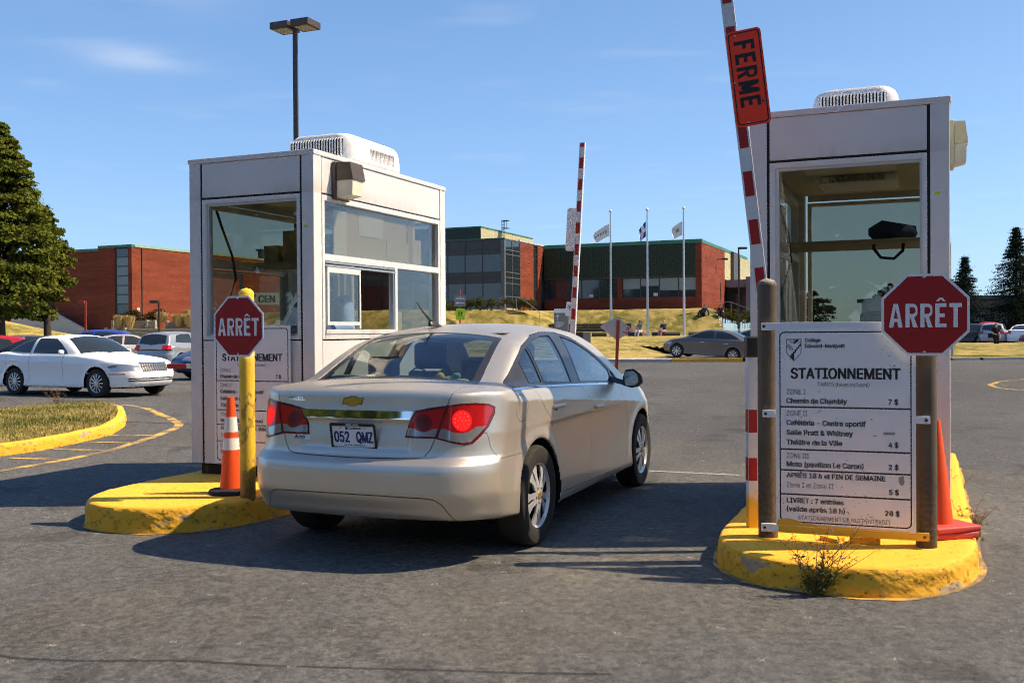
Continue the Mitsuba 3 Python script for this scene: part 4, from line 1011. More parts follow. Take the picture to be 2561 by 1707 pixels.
CRUZE = dict(wb=2.685, r=.33, arch=.372, zb=.2, gmid=1.0, gplan=.05, bul=.075, bul2=.24, ktail=.03,
    plan=[(-1.1, .872), (-.5, .884), (.3, .894), (1.5, .895), (2.6, .89), (3.2, .87), (3.7, .84)],
    crease=[(-1, .985), (-.4, .975), (.04, .956), (2.85, .76), (3.6, .70)], shoulder=.5,
    deck=[(-1, 1.045), (-.84, 1.062), (-.6, 1.092), (-.3, 1.10), (.3, 1.06), (2.3, 1.02), (2.6, 1.0), (3.1, .90), (3.45, .78), (3.6, .70)], crown=.035,
    tail=[(.2, -.45), (.25, -.62), (.29, -.885), (.36, -.93), (.46, -.972), (.56, -.975), (.615, -.962), (.64, -.93), (.665, -.895), (.78, -.872), (.9, -.852), (.955, -.845), (.985, -.842), (1.03, -.842), (1.1, -.80)],
    nose=[(.2, 3.45), (.35, 3.57), (.55, 3.60), (.7, 3.57), (.8, 3.5), (1.0, 3.3)],
    gside=[(.8, .90), (1.0, .835), (1.1, .795), (1.25, .725), (1.4, .635), (1.5, .55)],
    roof=[(-.75, .70), (-.5, 1.045), (-.387, 1.105), (-.1, 1.255), (.25, 1.40), (.55, 1.452), (.9, 1.474), (1.25, 1.478), (1.6, 1.455), (1.85, 1.405), (2.25, 1.24), (2.62, 1.06), (3.0, .85), (3.2, .6)], rcrown=.05)
def build_sedan():
    k = thing('parked_car', 'silver beige sedan with lit brake lights stopped between the two booths', 'car')
    S = CRUZE; F0 = car_field(S)
    def F(u, w, z):     # recess round the number plate
        q = .5 * (1 + np.tanh((.375 - np.abs(w)) / .012)) * .5 * (1 + np.tanh((z - .695) / .012)) * .5 * (1 + np.tanh((.868 - z) / .010)) * (u < -.6)
        return F0(u, w, z) + .013 * q
    lo, hi, n = (-1.08, -.984, .14), (3.72, .984, 1.58), (320, 132, 96)
    ax = [np.linspace(lo[i], hi[i], n[i] + 1) for i in range(3)]
    V = F(ax[0][:, None, None], ax[1][None, :, None], ax[2][None, None, :]).astype(np.float32)
    outer = to_man(surface_net(F, lo, hi, n, 0., V)); inner = to_man(surface_net(F, lo, hi, n, -.03, V, 0))
    m = 72; lo2, hi2, n2 = lo, (lo[0] + (hi[0] - lo[0]) * m / 320, hi[1], hi[2]), (m, 132, 96)
    Vr = V[:m + 1].copy(); Vr[-1] = .05
    proud = {d: to_man(surface_net(F, lo2, hi2, n2, d, Vr)) for d in (.005, .014)}
    shell = outer - inner; shell.num_tri()
    RB = prism([(-1.2, 0), (-.3, 0), (-.3, 1.2), (-1.2, 1.2)], 1, -1.1, 1.1)
    proud = {d: (P_ - inner) ^ RB for d, P_ in proud.items()}; [P_.num_tri() for P_ in proud.values()]
    rear_part = shell ^ prism([(-1.2, 0), (.6, 0), (.6, 1.6), (-1.2, 1.6)], 1, -1.1, 1.1)
    RW, LW = (.42, 1.05), (-1.05, -.42)
    both = lambda poly: prism(ccw(poly), 1, *RW) + prism(ccw(poly), 1, *LW)
    DLO = [(-.335, 1.052), (-.16, 1.125), (.05, 1.222), (.261, 1.310), (.58, 1.386), (.84, 1.408), (1.1, 1.404), (1.36, 1.362), (1.68, 1.255), (1.905, 1.155), (2.10, 1.05), (2.16, .985), (1.708, .985), (1.017, 1.014), (.044, 1.046)]
    dlo = both(DLO)
    rear_glass = prism(ccw([(-.392, -.615), (-.405, -.3), (-.41, 0), (-.405, .3), (-.392, .615), (.27, .515), (.285, 0), (.27, -.515)]), 2, .9, 1.6)
    front_glass = prism(ccw([(1.90, -.54), (1.84, 0), (1.90, .54), (2.62, .72), (2.70, 0), (2.62, -.72)]), 2, .95, 1.6)
    body = shell - (dlo + rear_glass + front_glass); body.num_tri()
    Lh = np.radians(38)
    LAMP = [(-.253, .776), (-.228, .86), (-.197, .936), (-.11, .956), (-.02, .970), (.056, .980), (.154, .983), (.245, .974), (.285, .955), (.282, .915), (.238, .841), (.182, .784), (.125, .742), (.07, .735), (0, .750), (-.09, .774)]
    lamp = oblique(ccw(LAMP), Lh, .2, 1.4) ; lampL = oblique(ccw(LAMP), Lh, .2, 1.4, -1)
    lampL = lampL if lampL.volume() > 0 else oblique(ccw(LAMP)[::-1], Lh, .2, 1.4, -1)
    lamps = lamp + lampL
    lidh = [(0, .651), (.33, .655), (.44, .659), (.478, .672), (.505, .707), (.532, .770), (.575, .90), (.595, .974), (.618, 1.04), (.62, 1.2)]
    lid_poly = [(-a, b) for a, b in lidh[::-1]][:-1] + lidh
    lid_in, lid_out = prism(ccw(grow(lid_poly, -.0025)), 0, -1.3, -.412), prism(ccw(grow(lid_poly, .0025)), 0, -1.3, -.408)
    rd = [(.008, 1.040), (.039, .956), (.10, .905), (.162, .864), (.225, .82), (.275, .765), (.34, .66), (.40, .50), (.425, .36), (.425, .285), (1.06, .275), (1.10, .36), (1.165, .55), (1.16, .65), (1.136, .774), (1.089, .911), (1.005, 1.012)]
    fd = [(1.005, 1.012), (1.089, .911), (1.136, .774), (1.16, .65), (1.165, .55), (1.10, .36), (1.06, .275), (2.16, .262), (2.235, .45), (2.225, .6), (2.19, .69), (2.108, .814), (2.079, .946), (2.075, .982), (1.708, .985)]
    rd_in, rd_out, fd_in, fd_out = [both(grow(p, d)) for p in (rd, fd) for d in (-.0022, .0022)]
    fuel = [(-.29 + .095 * math.cos(a) , .925 + .085 * math.sin(a)) for a in np.linspace(0, 2 * math.pi, 40)[:-1]]
    fl_in, fl_out = [prism(ccw(grow(fuel, d)), 1, .5, 1.05) for d in (-.002, .002)]
    bump = prism(ccw([(-1.2, 0), (-.30, 0), (-.30, .64), (-.60, .64), (-.64, .70), (-.66, .80), (-1.2, .80)]), 1, -1.1, 1.1)
    bump_out = prism(ccw(grow([(-1.2, 0), (-.30, 0), (-.30, .64), (-.60, .64), (-.64, .70), (-.66, .80), (-1.2, .80)], .0035)), 1, -1.1, 1.1)
    groove = seam([(-.66, .30), (-.632, .33), (-.60, .395), (-.57, .42), (-.52, .431), (-.2, .438), (.2, .438), (.50, .431), (.56, .424), (.60, .395), (.632, .33), (.68, .25)], .006, 0, -1.2, -.6)
    tail_part = body ^ prism([(-1.2, 0), (.1, 0), (.1, 1.6), (-1.2, 1.6)], 1, -1.1, 1.1); tail_part.num_tri()
    lid = (tail_part ^ lid_in) - lamps
    bumper = ((tail_part ^ bump) - (lid_out + lamps + groove))
    rear_door, front_door = body ^ rd_in, body ^ fd_in
    fuel_door = (tail_part ^ fl_in)
    rest = body - (lid_out + lamps + bump_out + rd_out + fd_out + fl_out)
    paint = 'paint_beige'
    def put(name, man, mat, outer_only=False, fld=F, **kk):
        s = skin(from_man(man), fld, outer_only); return s, mat, name
    s = skin(from_man(rest), F, False); a, d = split_under(s, S)
    car_put('body', a, paint, k); car_put('underbody', d, 'under', k)
    for nm, mm in (('trunk_lid', lid), ('fuel_door', fuel_door)): car_put(nm, skin(from_man(mm), F, False), paint, k)
    for nm, mm in (('rear_bumper', bumper),):
        a, d = split_under(skin(from_man(mm), F, False), S); car_put(nm, a, paint, k); car_put('bumper_underside', d, 'under', k)
    doors = {}
    for nm, mm in (('rear_door', rear_door), ('front_door', front_door)):
        for sd, cut in (('r', prism([(-2, -1), (5, -1), (5, 2), (-2, 2)], 1, 0, 2)), ('l', prism([(-2, -1), (5, -1), (5, 2), (-2, 2)], 1, -2, 0))):
            doors[nm, sd] = car_put(nm, skin(from_man(mm ^ cut), F, False), paint, k)
    # glasshouse: black frames and panes
    g1 = [(.068, 1.066), (.285, 1.060), (.300, 1.292), (.20, 1.262), (.068, 1.200)]
    g2 = [(.325, 1.060), (.862, 1.034), (.905, 1.380), (.70, 1.374), (.50, 1.343), (.335, 1.300)]
    g3 = [(1.055, 1.030), (1.70, 1.004), (1.93, 1.000), (1.965, 1.085), (1.86, 1.145), (1.64, 1.242), (1.36, 1.334), (1.135, 1.372)]
    g4 = [(2.01, 1.004), (2.10, 1.000), (2.06, 1.05), (2.02, 1.075)]
    solid_d = shell ^ dlo; solid_d.num_tri()
    for sd, cut in (('r', prism([(-2, -1), (5, -1), (5, 2), (-2, 2)], 1, 0, 2)), ('l', prism([(-2, -1), (5, -1), (5, 2), (-2, 2)], 1, -2, 0))):
        blk = solid_d ^ cut; blk.num_tri()
        fr = blk
        for g in (g1, g2, g3, g4): fr = fr - both(g)
        car_put('window_frame', skin(from_man(fr), F, False, -.003), 'piano_black', k)
        for nm, g in (('quarter_window', g1), ('rear_door_window', g2), ('front_door_window', g3), ('corner_window', g4)):
            car_put(nm, skin(from_man(blk ^ both(grow(g, .003))), F, True, -.006), 'car_glass', k)
    rg = rear_part ^ rear_glass; rg.num_tri()
    inn = prism(ccw([(-.35, -.555), (-.366, -.3), (-.37, 0), (-.366, .3), (-.35, .555), (.262, .47), (.276, 0), (.262, -.47)]), 2, .9, 1.6)
    car_put('rear_window', skin(from_man(rg ^ inn), F, True, -.004), 'car_glass', k)
    car_put('rear_window_border', skin(from_man(rg - inn), F, True, -.003), 'piano_black', k)
    car_put('windscreen', skin(from_man(shell ^ front_glass), F, True, -.003), 'car_glass', k)
    # chrome strip under the side windows
    strip = seam([(-.345, 1.043), (.044, 1.038), (1.017, 1.006), (1.708, .977), (2.05, .976)], .013, 1, .4, 1.05)
    stripL = seam([(-.345, 1.043), (.044, 1.038), (1.017, 1.006), (1.708, .977), (2.05, .976)], .013, 1, -1.05, -.4)
    for q in (strip, stripL): car_put('chrome_strip', skin(from_man(shell ^ q), F, True, .004), 'chrome', k)
    # sill crease line
    # tail lamps: dark red bezel, inner lenses raised out of it
    c38 = lambda poly, sg: (lambda P: P if P.volume() > 0 else oblique(ccw(poly)[::-1], Lh, .2, 1.4, sg))(oblique(ccw(poly), Lh, .2, 1.4, sg))
    F5 = lambda u, w, z: F(u, w, z) - .005
    wave_o = [(-.058, .832), (-.035, .832), (-.010, .820), (.025, .809), (.065, .806), (.10, .814), (.135, .832), (.155, .842), (.215, .842)]
    wave_i = [(-.236, .832), (-.205, .832), (-.185, .820), (-.162, .812), (-.14, .812), (-.115, .824), (-.10, .832), (-.073, .832)]
    outer_red = wave_o + [(.262, .93), (.262, .948), (.232, .962), (.154, .969), (.056, .966), (-.012, .957)]
    outer_clear = [(-.076, .780), (0, .760), (.07, .748), (.115, .755), (.165, .795), (.205, .832)] + wave_o[::-1]
    inner_red = wave_i + [(-.030, .952), (-.10, .942), (-.188, .925)]
    inner_clear = [(-.242, .788), (-.092, .786)] + wave_i[::-1]
    lid_side = lid_out
    for sg, zone in ((1, lamp), (-1, lampL)):
        t = car_put('tail_lamp', skin(from_man(proud[.005] ^ zone), F5, True), 'lamp_red_dark', k)
        F9 = lambda u, w, z: F(u, w, z) - .005
        for nm, poly, mt in (('outer_lens', outer_red, 'lamp_red'), ('reverse_lens', outer_clear, 'lamp_clear'), ('inner_lens', inner_red, 'lamp_red'), ('inner_reverse_lens', inner_clear, 'lamp_clear')):
            car_put(nm, skin(from_man(proud[.005] ^ c38(poly, sg)), F9, True, .0025), mt, t)
        disc = [(.065 + .058 * math.cos(a), .880 + .062 * math.sin(a)) for a in np.linspace(0, 2 * math.pi, 33)[:-1]]
        key = car_put('brake_light', skin(from_man(proud[.005] ^ c38(disc, sg)), F9, True, .0036), 'glow_red', t)
        scene[key]['emitter'] = {'type': 'area', 'radiance': rgb(.28, .003, .003)}
        dots = [(.065 + r * math.cos(a), .880 + 1.05 * r * math.sin(a)) for r, m_ in ((0, 1), (.022, 6), (.042, 11)) for a in np.arange(m_) * 2 * math.pi / m_]
        hx = np.linspace(0, 2 * math.pi, 7)[:-1]
        P = manifold3d.Manifold.extrude(manifold3d.CrossSection([np.c_[x + .0034 * np.cos(hx), y + .0034 * np.sin(hx)] for x, y in dots], manifold3d.FillRule.NonZero), 1.2).translate([0, 0, .2])
        c_, s_ = math.cos(Lh), math.sin(Lh)
        P = P.transform(np.array([[s_, 0, -c_, 0], [c_ * sg, 0, s_ * sg, 0], [0, 1, 0, 0]], float))
        key = car_put('brake_light_diodes', skin(from_man(proud[.005] ^ P), F9, True, .0046), 'glow_red', t, kind='stuff')
        scene[key]['emitter'] = {'type': 'area', 'radiance': rgb(1.5, .06, .04)}
        disc2 = [(-.152 + .045 * math.cos(a), .868 + .052 * math.sin(a)) for a in np.linspace(0, 2 * math.pi, 25)[:-1]]
        car_put('fog_light', skin(from_man(proud[.005] ^ c38(disc2, sg)), F9, True, .0036), 'lamp_red_dark', t)
    # chrome bar over the plate
    bar = prism(ccw([(-.372, .884), (-.402, .934), (.402, .934), (.372, .884)]), 0, -1.2, -.6)
    car_put('chrome_bar', skin(from_man(proud[.014] ^ bar), lambda u, w, z: F(u, w, z) - .014, False), 'chrome', k)
    # lettering and emblem on the lid
    def on_tail(m, du=.002):
        """a plate drawn in (w, z) laid onto the tail, its back at the surface"""
        m = m.copy(); w, z, t = m.vertices.T
        u = np.full(len(w), -1.05)
        for _ in range(14): u = u + np.maximum(F(u, w, z), -.2) * .9
        m.vertices = np.c_[w, u - t - .0, z]; return m
    bt = Polygon([(-.078, -.021), (-.064, .021), (-.030, .021), (-.024, .031), (.032, .031), (.032, .021), (.078, .021), (.064, -.021), (.030, -.021), (.024, -.031), (-.032, -.031), (-.030, -.021)])
    em = add('emblem', on_tail(affinity.translate(bt, -.022, .988) and ext(affinity.translate(bt, -.022, .988), .004)), 'chrome', k)
    add('emblem_face', on_tail(ext(affinity.translate(affinity.scale(bt, .90, .80), -.022, .988), .006)), 'gold', em)
    add('model_lettering', on_tail(text('CRUZE', -.515, .985, .128, .022, .003, True)), 'chrome', k)
    add('dealer_sticker', on_tail(ext(Polygon([(-.458, .742), (-.335, .742), (-.33, .768), (-.44, .774)]), .0012)), 'sign_white', k)
    add('sticker_lettering', on_tail(cat(text('CTION', -.412, .750, .068, .014, .002, True))), 'print_navy', k)
    add('sticker_letter', on_tail(cat(text('A', -.447, .749, .030, .022, .002, True))), 'print_red', k)
    # number plate in its frame
    with at(T(0, -.874, .775) @ Rx(.17)):
        def pt(m, y=0.): m = m.copy(); m.apply_transform(UP); m.apply_translation([0, y, 0]); return m
        fr = rrect(-.16, -.083, .16, .083, .012).difference(rrect(-.146, -.064, .146, .066, .006))
        p = add('number_plate', pt(ext(rrect(-.150, -.073, .150, .073, .008), .002), -.001), 'sign_white', k)
        add('plate_frame', pt(ext(fr, .006), -.0012), 'black_plastic', p)
        add('plate_number', pt(text('052', -.134, -.036, .105, .066, .001, True), -.0032), 'print_navy', p); add('plate_number', pt(text('QMZ', .022, -.036, .112, .066, .001, True), -.0032), 'print_navy', p)
        add('plate_lettering', pt(cat(text('Québec', -.028, .046, .088, .013, .001, True), text('Je me souviens', -.072, -.058, .150, .011, .001, False), ext(sbox(-.052, .043, -.034, .060), .001)), -.0032), 'print_navy', p)
        add('frame_lettering', pt(cat(text('RIVE-SUD', -.042, .070, .084, .009, .001, True), text('Action Chevrolet Buick GMC', -.118, -.078, .236, .0095, .001, True)), -.0074), 'sign_white', p)
        for x in (-.085, .085): add('screw', pt(lathe([(0, .004), (.006, .003), (.007, 0)], 10), -.003), 'alu', p); _shift(list(scene)[-1], [x, 0, .054])
    # wheels
    for y in (0, 2.685):
        for sd in (1, -1): wheel(k, sd * .795, y, .33, .205, sd, .213)
    # door handles
    for (nm, sd), key in doors.items():
        y = .36 if nm == 'rear_door' else 1.31; sx = 1 if sd == 'r' else -1; z = .893 if nm == 'rear_door' else .826
        add('handle', rbx(sx * .885, sx * .918, y - .105, y + .105, z - .016, z + .016, .012), paint, key, smooth=40)
        add('handle_cup', rbx(sx * .872, sx * .8915, y - .06, y + .06, z - .035, z + .02, .006), 'trim_dark', key)
    # mirrors
    for sx in (1, -1):
        mk = add('wing_mirror', hull(np.vstack([[sx * .93, 1.90, 1.03], [sx * .93, 1.90, .955], [sx * 1.075, 1.90, 1.055], [sx * 1.10, 1.90, .985], [sx * 1.06, 1.90, .945], [sx * .92, 1.99, 1.02], [sx * .92, 2.0, .965], [sx * 1.06, 2.02, 1.03], [sx * 1.07, 2.02, .97], [sx * .95, 1.90, 1.085], [sx * 1.02, 1.90, 1.095], [sx * .97, 1.98, 1.075], [sx * .925, 1.90, .985], [sx * 1.0, 1.90, .935]])), 'piano_black', k, smooth=35)
        add('mirror_stalk', hull([[sx * .80, 1.93, .985], [sx * .80, 2.02, .985], [sx * .80, 1.95, 1.03], [sx * .95, 1.93, .95], [sx * .95, 2.0, .95], [sx * .95, 1.95, .99]]), 'piano_black', mk)
        gm = ext(Polygon([(sx * .945, 1.07), (sx * 1.015, 1.078), (sx * 1.05, 1.05), (sx * 1.062, .985), (sx * 1.03, .958), (sx * .955, .955), (sx * .94, 1.0)]), .002)
        gm.apply_transform(UP); gm.apply_translation([0, 1.8985, 0]); add('mirror_glass', gm, 'mirror', mk)
    # aerial
    an = add('aerial', hull(np.vstack([[-.13 + .035 * math.cos(a), .52 + .10 * math.sin(a), 1.452] for a in np.linspace(0, 6.28, 20)] + [[-.13 + .02 * math.cos(a), .47 + .05 * math.sin(a), 1.488] for a in np.linspace(0, 6.28, 12)])), 'black_plastic', k, smooth=40)
    add('mast', tube([[-.13, .47, 1.48], [-.15, .36, 1.56], [-.165, .29, 1.625]], [.012, .007, .004], 8), 'black_plastic', an)
    # cabin
    add('cabin_floor', bx(-.72, .72, -.75, 2.5, .30, .34), 'trim_dark', k)
    add('parcel_shelf', bx(-.66, .66, -.42, .08, 1.05, 1.062), 'seat_fabric', k)
    for x0, x1 in ((-.64, -.02), (.02, .64)): add('rear_seat', rbx(x0, x1, .05, .24, .55, 1.10, .06), 'seat_fabric', k, smooth=40)
    for x in (-.36, .38): add('rear_headrest', rbx(x - .12, x + .12, .10, .20, 1.08, 1.235, .04), 'seat_fabric', k, smooth=40)
    for x in (-.37, .37):
        add('front_seat', hull(np.vstack([rbx(x - .24, x + .24, 1.18, 1.30, .45, .55, .04).vertices, rbx(x - .21, x + .21, .92, 1.02, 1.05, 1.10, .04).vertices])), 'seat_fabric', k, smooth=40)
        add('front_headrest', rbx(x - .135, x + .135, .86, .97, 1.12, 1.33, .045), 'seat_fabric', k, smooth=40)
    add('dashboard', hull([[-.7, 1.95, .75], [.7, 1.95, .75], [-.7, 2.0, .98], [.7, 2.0, .98], [-.68, 2.5, 1.0], [.68, 2.5, 1.0], [-.7, 2.5, .6], [.7, 2.5, .6]]), 'trim_dark', k)
    tw = np.linspace(0, 2 * math.pi, 33); add('steering_wheel', tube(np.c_[-.37 + .18 * np.cos(tw), 1.82 + .06 * np.sin(tw), .96 + .165 * np.sin(tw)], .013, 8), 'trim_dark', k)
    add('rear_view_mirror', rbx(-.11, .11, 1.86, 1.88, 1.27, 1.33, .01), 'trim_dark', k)
    add('roof_lining', trimesh.Trimesh([[-.5, .35, 1.40], [.5, .35, 1.40], [.5, 1.75, 1.40], [-.5, 1.75, 1.40]], [[0, 1, 2], [0, 2, 3]]), 'trim_grey', k)
    hb = add('high_brake_light', rbx(-.17, .17, -.27, -.24, 1.062, 1.10, .004), 'trim_dark', k)
    ds = cat(*[bx(x - .006, x + .006, -.274, -.2705, z - .004, z + .004) for x, z in [(-.145, 1.083), (-.118, 1.083), (-.05, 1.09), (-.05, 1.075), (-.02, 1.09), (-.02, 1.075), (.01, 1.09), (.01, 1.075), (.04, 1.09), (.04, 1.075), (.075, 1.083), (.11, 1.083), (.142, 1.083)]])
    key = add('high_brake_diodes', ds, 'glow_red', hb, kind='stuff'); scene[key]['emitter'] = {'type': 'area', 'radiance': rgb(3.2, .03, .05)}
    # things lying on the shelf
    tb = thing('tissue_box', 'green and white tissue box on the parcel shelf of the beige sedan', 'box')
    add('box', rbx(-.52, -.345, -.30, -.19, 1.063, 1.12, .004), 'tissue_box', tb); add('label', rbx(-.345, -.235, -.301, -.19, 1.063, 1.121, .004), 'paper', tb)
    pt_ = thing('plush_toy', 'yellow and green plush toy on the parcel shelf of the beige sedan', 'toy')
    def blobm(c, r): m = trimesh.creation.icosphere(2, 1.); m.vertices = m.vertices * r + c; return m
    add('body', blobm([.36, -.25, 1.092], [.075, .035, .028]), 'plush_yellow', pt_, smooth=True); add('head', blobm([.29, -.26, 1.118], [.030, .028, .026]), 'plush_yellow', pt_, smooth=True)
    add('leg', blobm([.455, -.26, 1.085], [.045, .025, .020]), 'plush_yellow', pt_, smooth=True); add('bow', blobm([.405, -.255, 1.122], [.032, .024, .022]), 'plush_green', pt_, smooth=True); add('patch', blobm([.35, -.285, 1.094], [.03, .012, .018]), 'plush_green', pt_, smooth=True)
    return k
with at(T(-.6459, 6.8529, 0) @ Rz(-.3829)): build_sedan()
# ---- the other vehicles: shapes by type, then one build per vehicle
SEDAN = dict(wb=2.75, r=.325, arch=.365, zb=.2, gmid=1.0, gplan=.05, bul=.06, bul2=.2, shoulder=.32, crown=.03, rcrown=.045, length=(-1.2, 3.72), top=1.42,
    plan=[(-1.3, .86), (-.5, .90), (.3, .91), (1.5, .91), (2.6, .905), (3.3, .88), (3.8, .85)], crease=[(-1.2, .84), (3.6, .74)],
    deck=[(-1.2, .97), (-1.0, 1.0), (-.5, 1.03), (.3, .99), (2.0, .98), (2.2, .965), (2.9, .90), (3.4, .82), (3.7, .74)],
    tail=[(.2, -1.04), (.3, -1.13), (.55, -1.17), (.75, -1.15), (.95, -1.12), (1.1, -1.0)], nose=[(.2, 3.50), (.3, 3.62), (.5, 3.68), (.60, 3.665), (.66, 3.63), (.78, 3.59), (.86, 3.45), (1.0, 3.1)],
    gside=[(.8, .90), (.98, .835), (1.1, .79), (1.25, .72), (1.38, .635), (1.5, .53)],
    roof=[(-1.0, .70), (-.62, .98), (-.5, 1.03), (-.1, 1.235), (.25, 1.355), (.7, 1.41), (1.1, 1.42), (1.4, 1.395), (1.62, 1.32), (2.2, .99), (2.5, .75)],
    win=[[(-.30, 1.03), (.50, .995), (.54, 1.335), (.30, 1.33), (.0, 1.235), (-.2, 1.13)], [(.60, .995), (1.78, .975), (1.70, 1.05), (1.45, 1.22), (1.22, 1.325), (.64, 1.335)]],
    ws=[(1.50, -.56), (1.47, 0), (1.50, .56), (2.10, .74), (2.20, 0), (2.10, -.74)], rw=[(-.52, -.66), (-.55, 0), (-.52, .66), (.18, .54), (.20, 0), (.18, -.54)], door=[.55, 1.68, -.28])
CIVIC = dict(SEDAN, wb=2.70, r=.315, arch=.355, length=(-.95, 3.6), top=1.435,
    deck=[(-1.0, 1.0), (-.85, 1.03), (-.5, 1.05), (.3, 1.02), (2.3, .98), (2.6, .95), (3.1, .84), (3.4, .72), (3.6, .62)], crease=[(-1, .95), (3.5, .66)],
    tail=[(.2, -.76), (.3, -.86), (.55, -.90), (.75, -.88), (1.0, -.84), (1.1, -.8)], nose=[(.2, 3.35), (.3, 3.5), (.5, 3.56), (.62, 3.52), (.75, 3.40), (.9, 3.1)],
    roof=[(-.95, .70), (-.62, 1.02), (-.5, 1.06), (-.1, 1.24), (.3, 1.37), (.8, 1.43), (1.15, 1.435), (1.5, 1.39), (1.9, 1.25), (2.3, 1.085), (2.7, .92), (3.0, .7)],
    win=[[(-.18, 1.06), (.85, 1.0), (.92, 1.365), (.55, 1.355), (.15, 1.255)], [(.93, 1.0), (2.1, .96), (1.95, 1.09), (1.6, 1.25), (1.3, 1.35), (1.0, 1.368)]],
    ws=[(1.62, -.54), (1.56, 0), (1.62, .54), (2.45, .74), (2.6, 0), (2.45, -.74)], rw=[(-.5, -.64), (-.54, 0), (-.5, .64), (.22, .54), (.25, 0), (.22, -.54)], door=[.89, 2.1, -.1])
HATCH = dict(SEDAN, wb=2.6, r=.315, arch=.355, length=(-.8, 3.5), top=1.54, ktail=.06, bul=.07, bul2=.14,
    deck=[(-1.0, .98), (-.6, 1.0), (.3, 1.0), (2.3, 1.0), (2.5, .98), (3.0, .90), (3.3, .80), (3.5, .68)], crease=[(-1, .93), (3.5, .74)],
    tail=[(.2, -.66), (.3, -.74), (.6, -.76), (.72, -.72), (1.0, -.69), (1.1, -.6)], nose=[(.2, 3.25), (.3, 3.38), (.5, 3.45), (.7, 3.40), (.85, 3.25), (1.0, 2.9)],
    gside=[(.8, .88), (1.0, .83), (1.2, .775), (1.35, .71), (1.5, .62), (1.6, .5)],
    roof=[(-.95, .6), (-.78, .85), (-.68, 1.02), (-.52, 1.32), (-.42, 1.44), (-.1, 1.495), (.5, 1.535), (.9, 1.54), (1.3, 1.505), (1.7, 1.37), (2.2, 1.14), (2.55, .95), (2.9, .7)],
    win=[[(-.22, 1.10), (.78, 1.06), (.85, 1.43), (.3, 1.43), (-.05, 1.36)], [(.87, 1.055), (1.98, 1.03), (1.9, 1.12), (1.5, 1.34), (1.3, 1.42), (.94, 1.43)]],
    ws=[(1.42, -.58), (1.38, 0), (1.42, .58), (2.3, .74), (2.45, 0), (2.3, -.74)], rw=[(-.64, -.62), (-.70, 0), (-.64, .62), (-.46, .56), (-.44, 0), (-.46, -.56)], door=[.83, 1.98, -.2])
SUV = dict(HATCH, top=1.66, roof=[(a, b + .12 * min(max((b - 1.0) / .5, 0), 1)) for a, b in HATCH['roof']], gside=[(.8, .89), (1.05, .85), (1.3, .79), (1.5, .70), (1.62, .62), (1.75, .5)],
    win=[[(x, z + .10 * (z - 1.0) / .4) for x, z in w] for w in HATCH['win']])
_cars, _proto = {}, {}
def shape(kind, res):
    S = kind; key = id(S), res
    if key not in _cars:
        F = car_field(S); lo = (S['length'][0] - .15, -1.0, .14); hi = (S['length'][1] + .12, 1.0, S['top'] + .1)
        n = tuple(int((b - a) / res) for a, b in zip(lo, hi)); _cars[key] = (F, surface_net(F, lo, hi, n, 0.)); 
    return _cars[key]
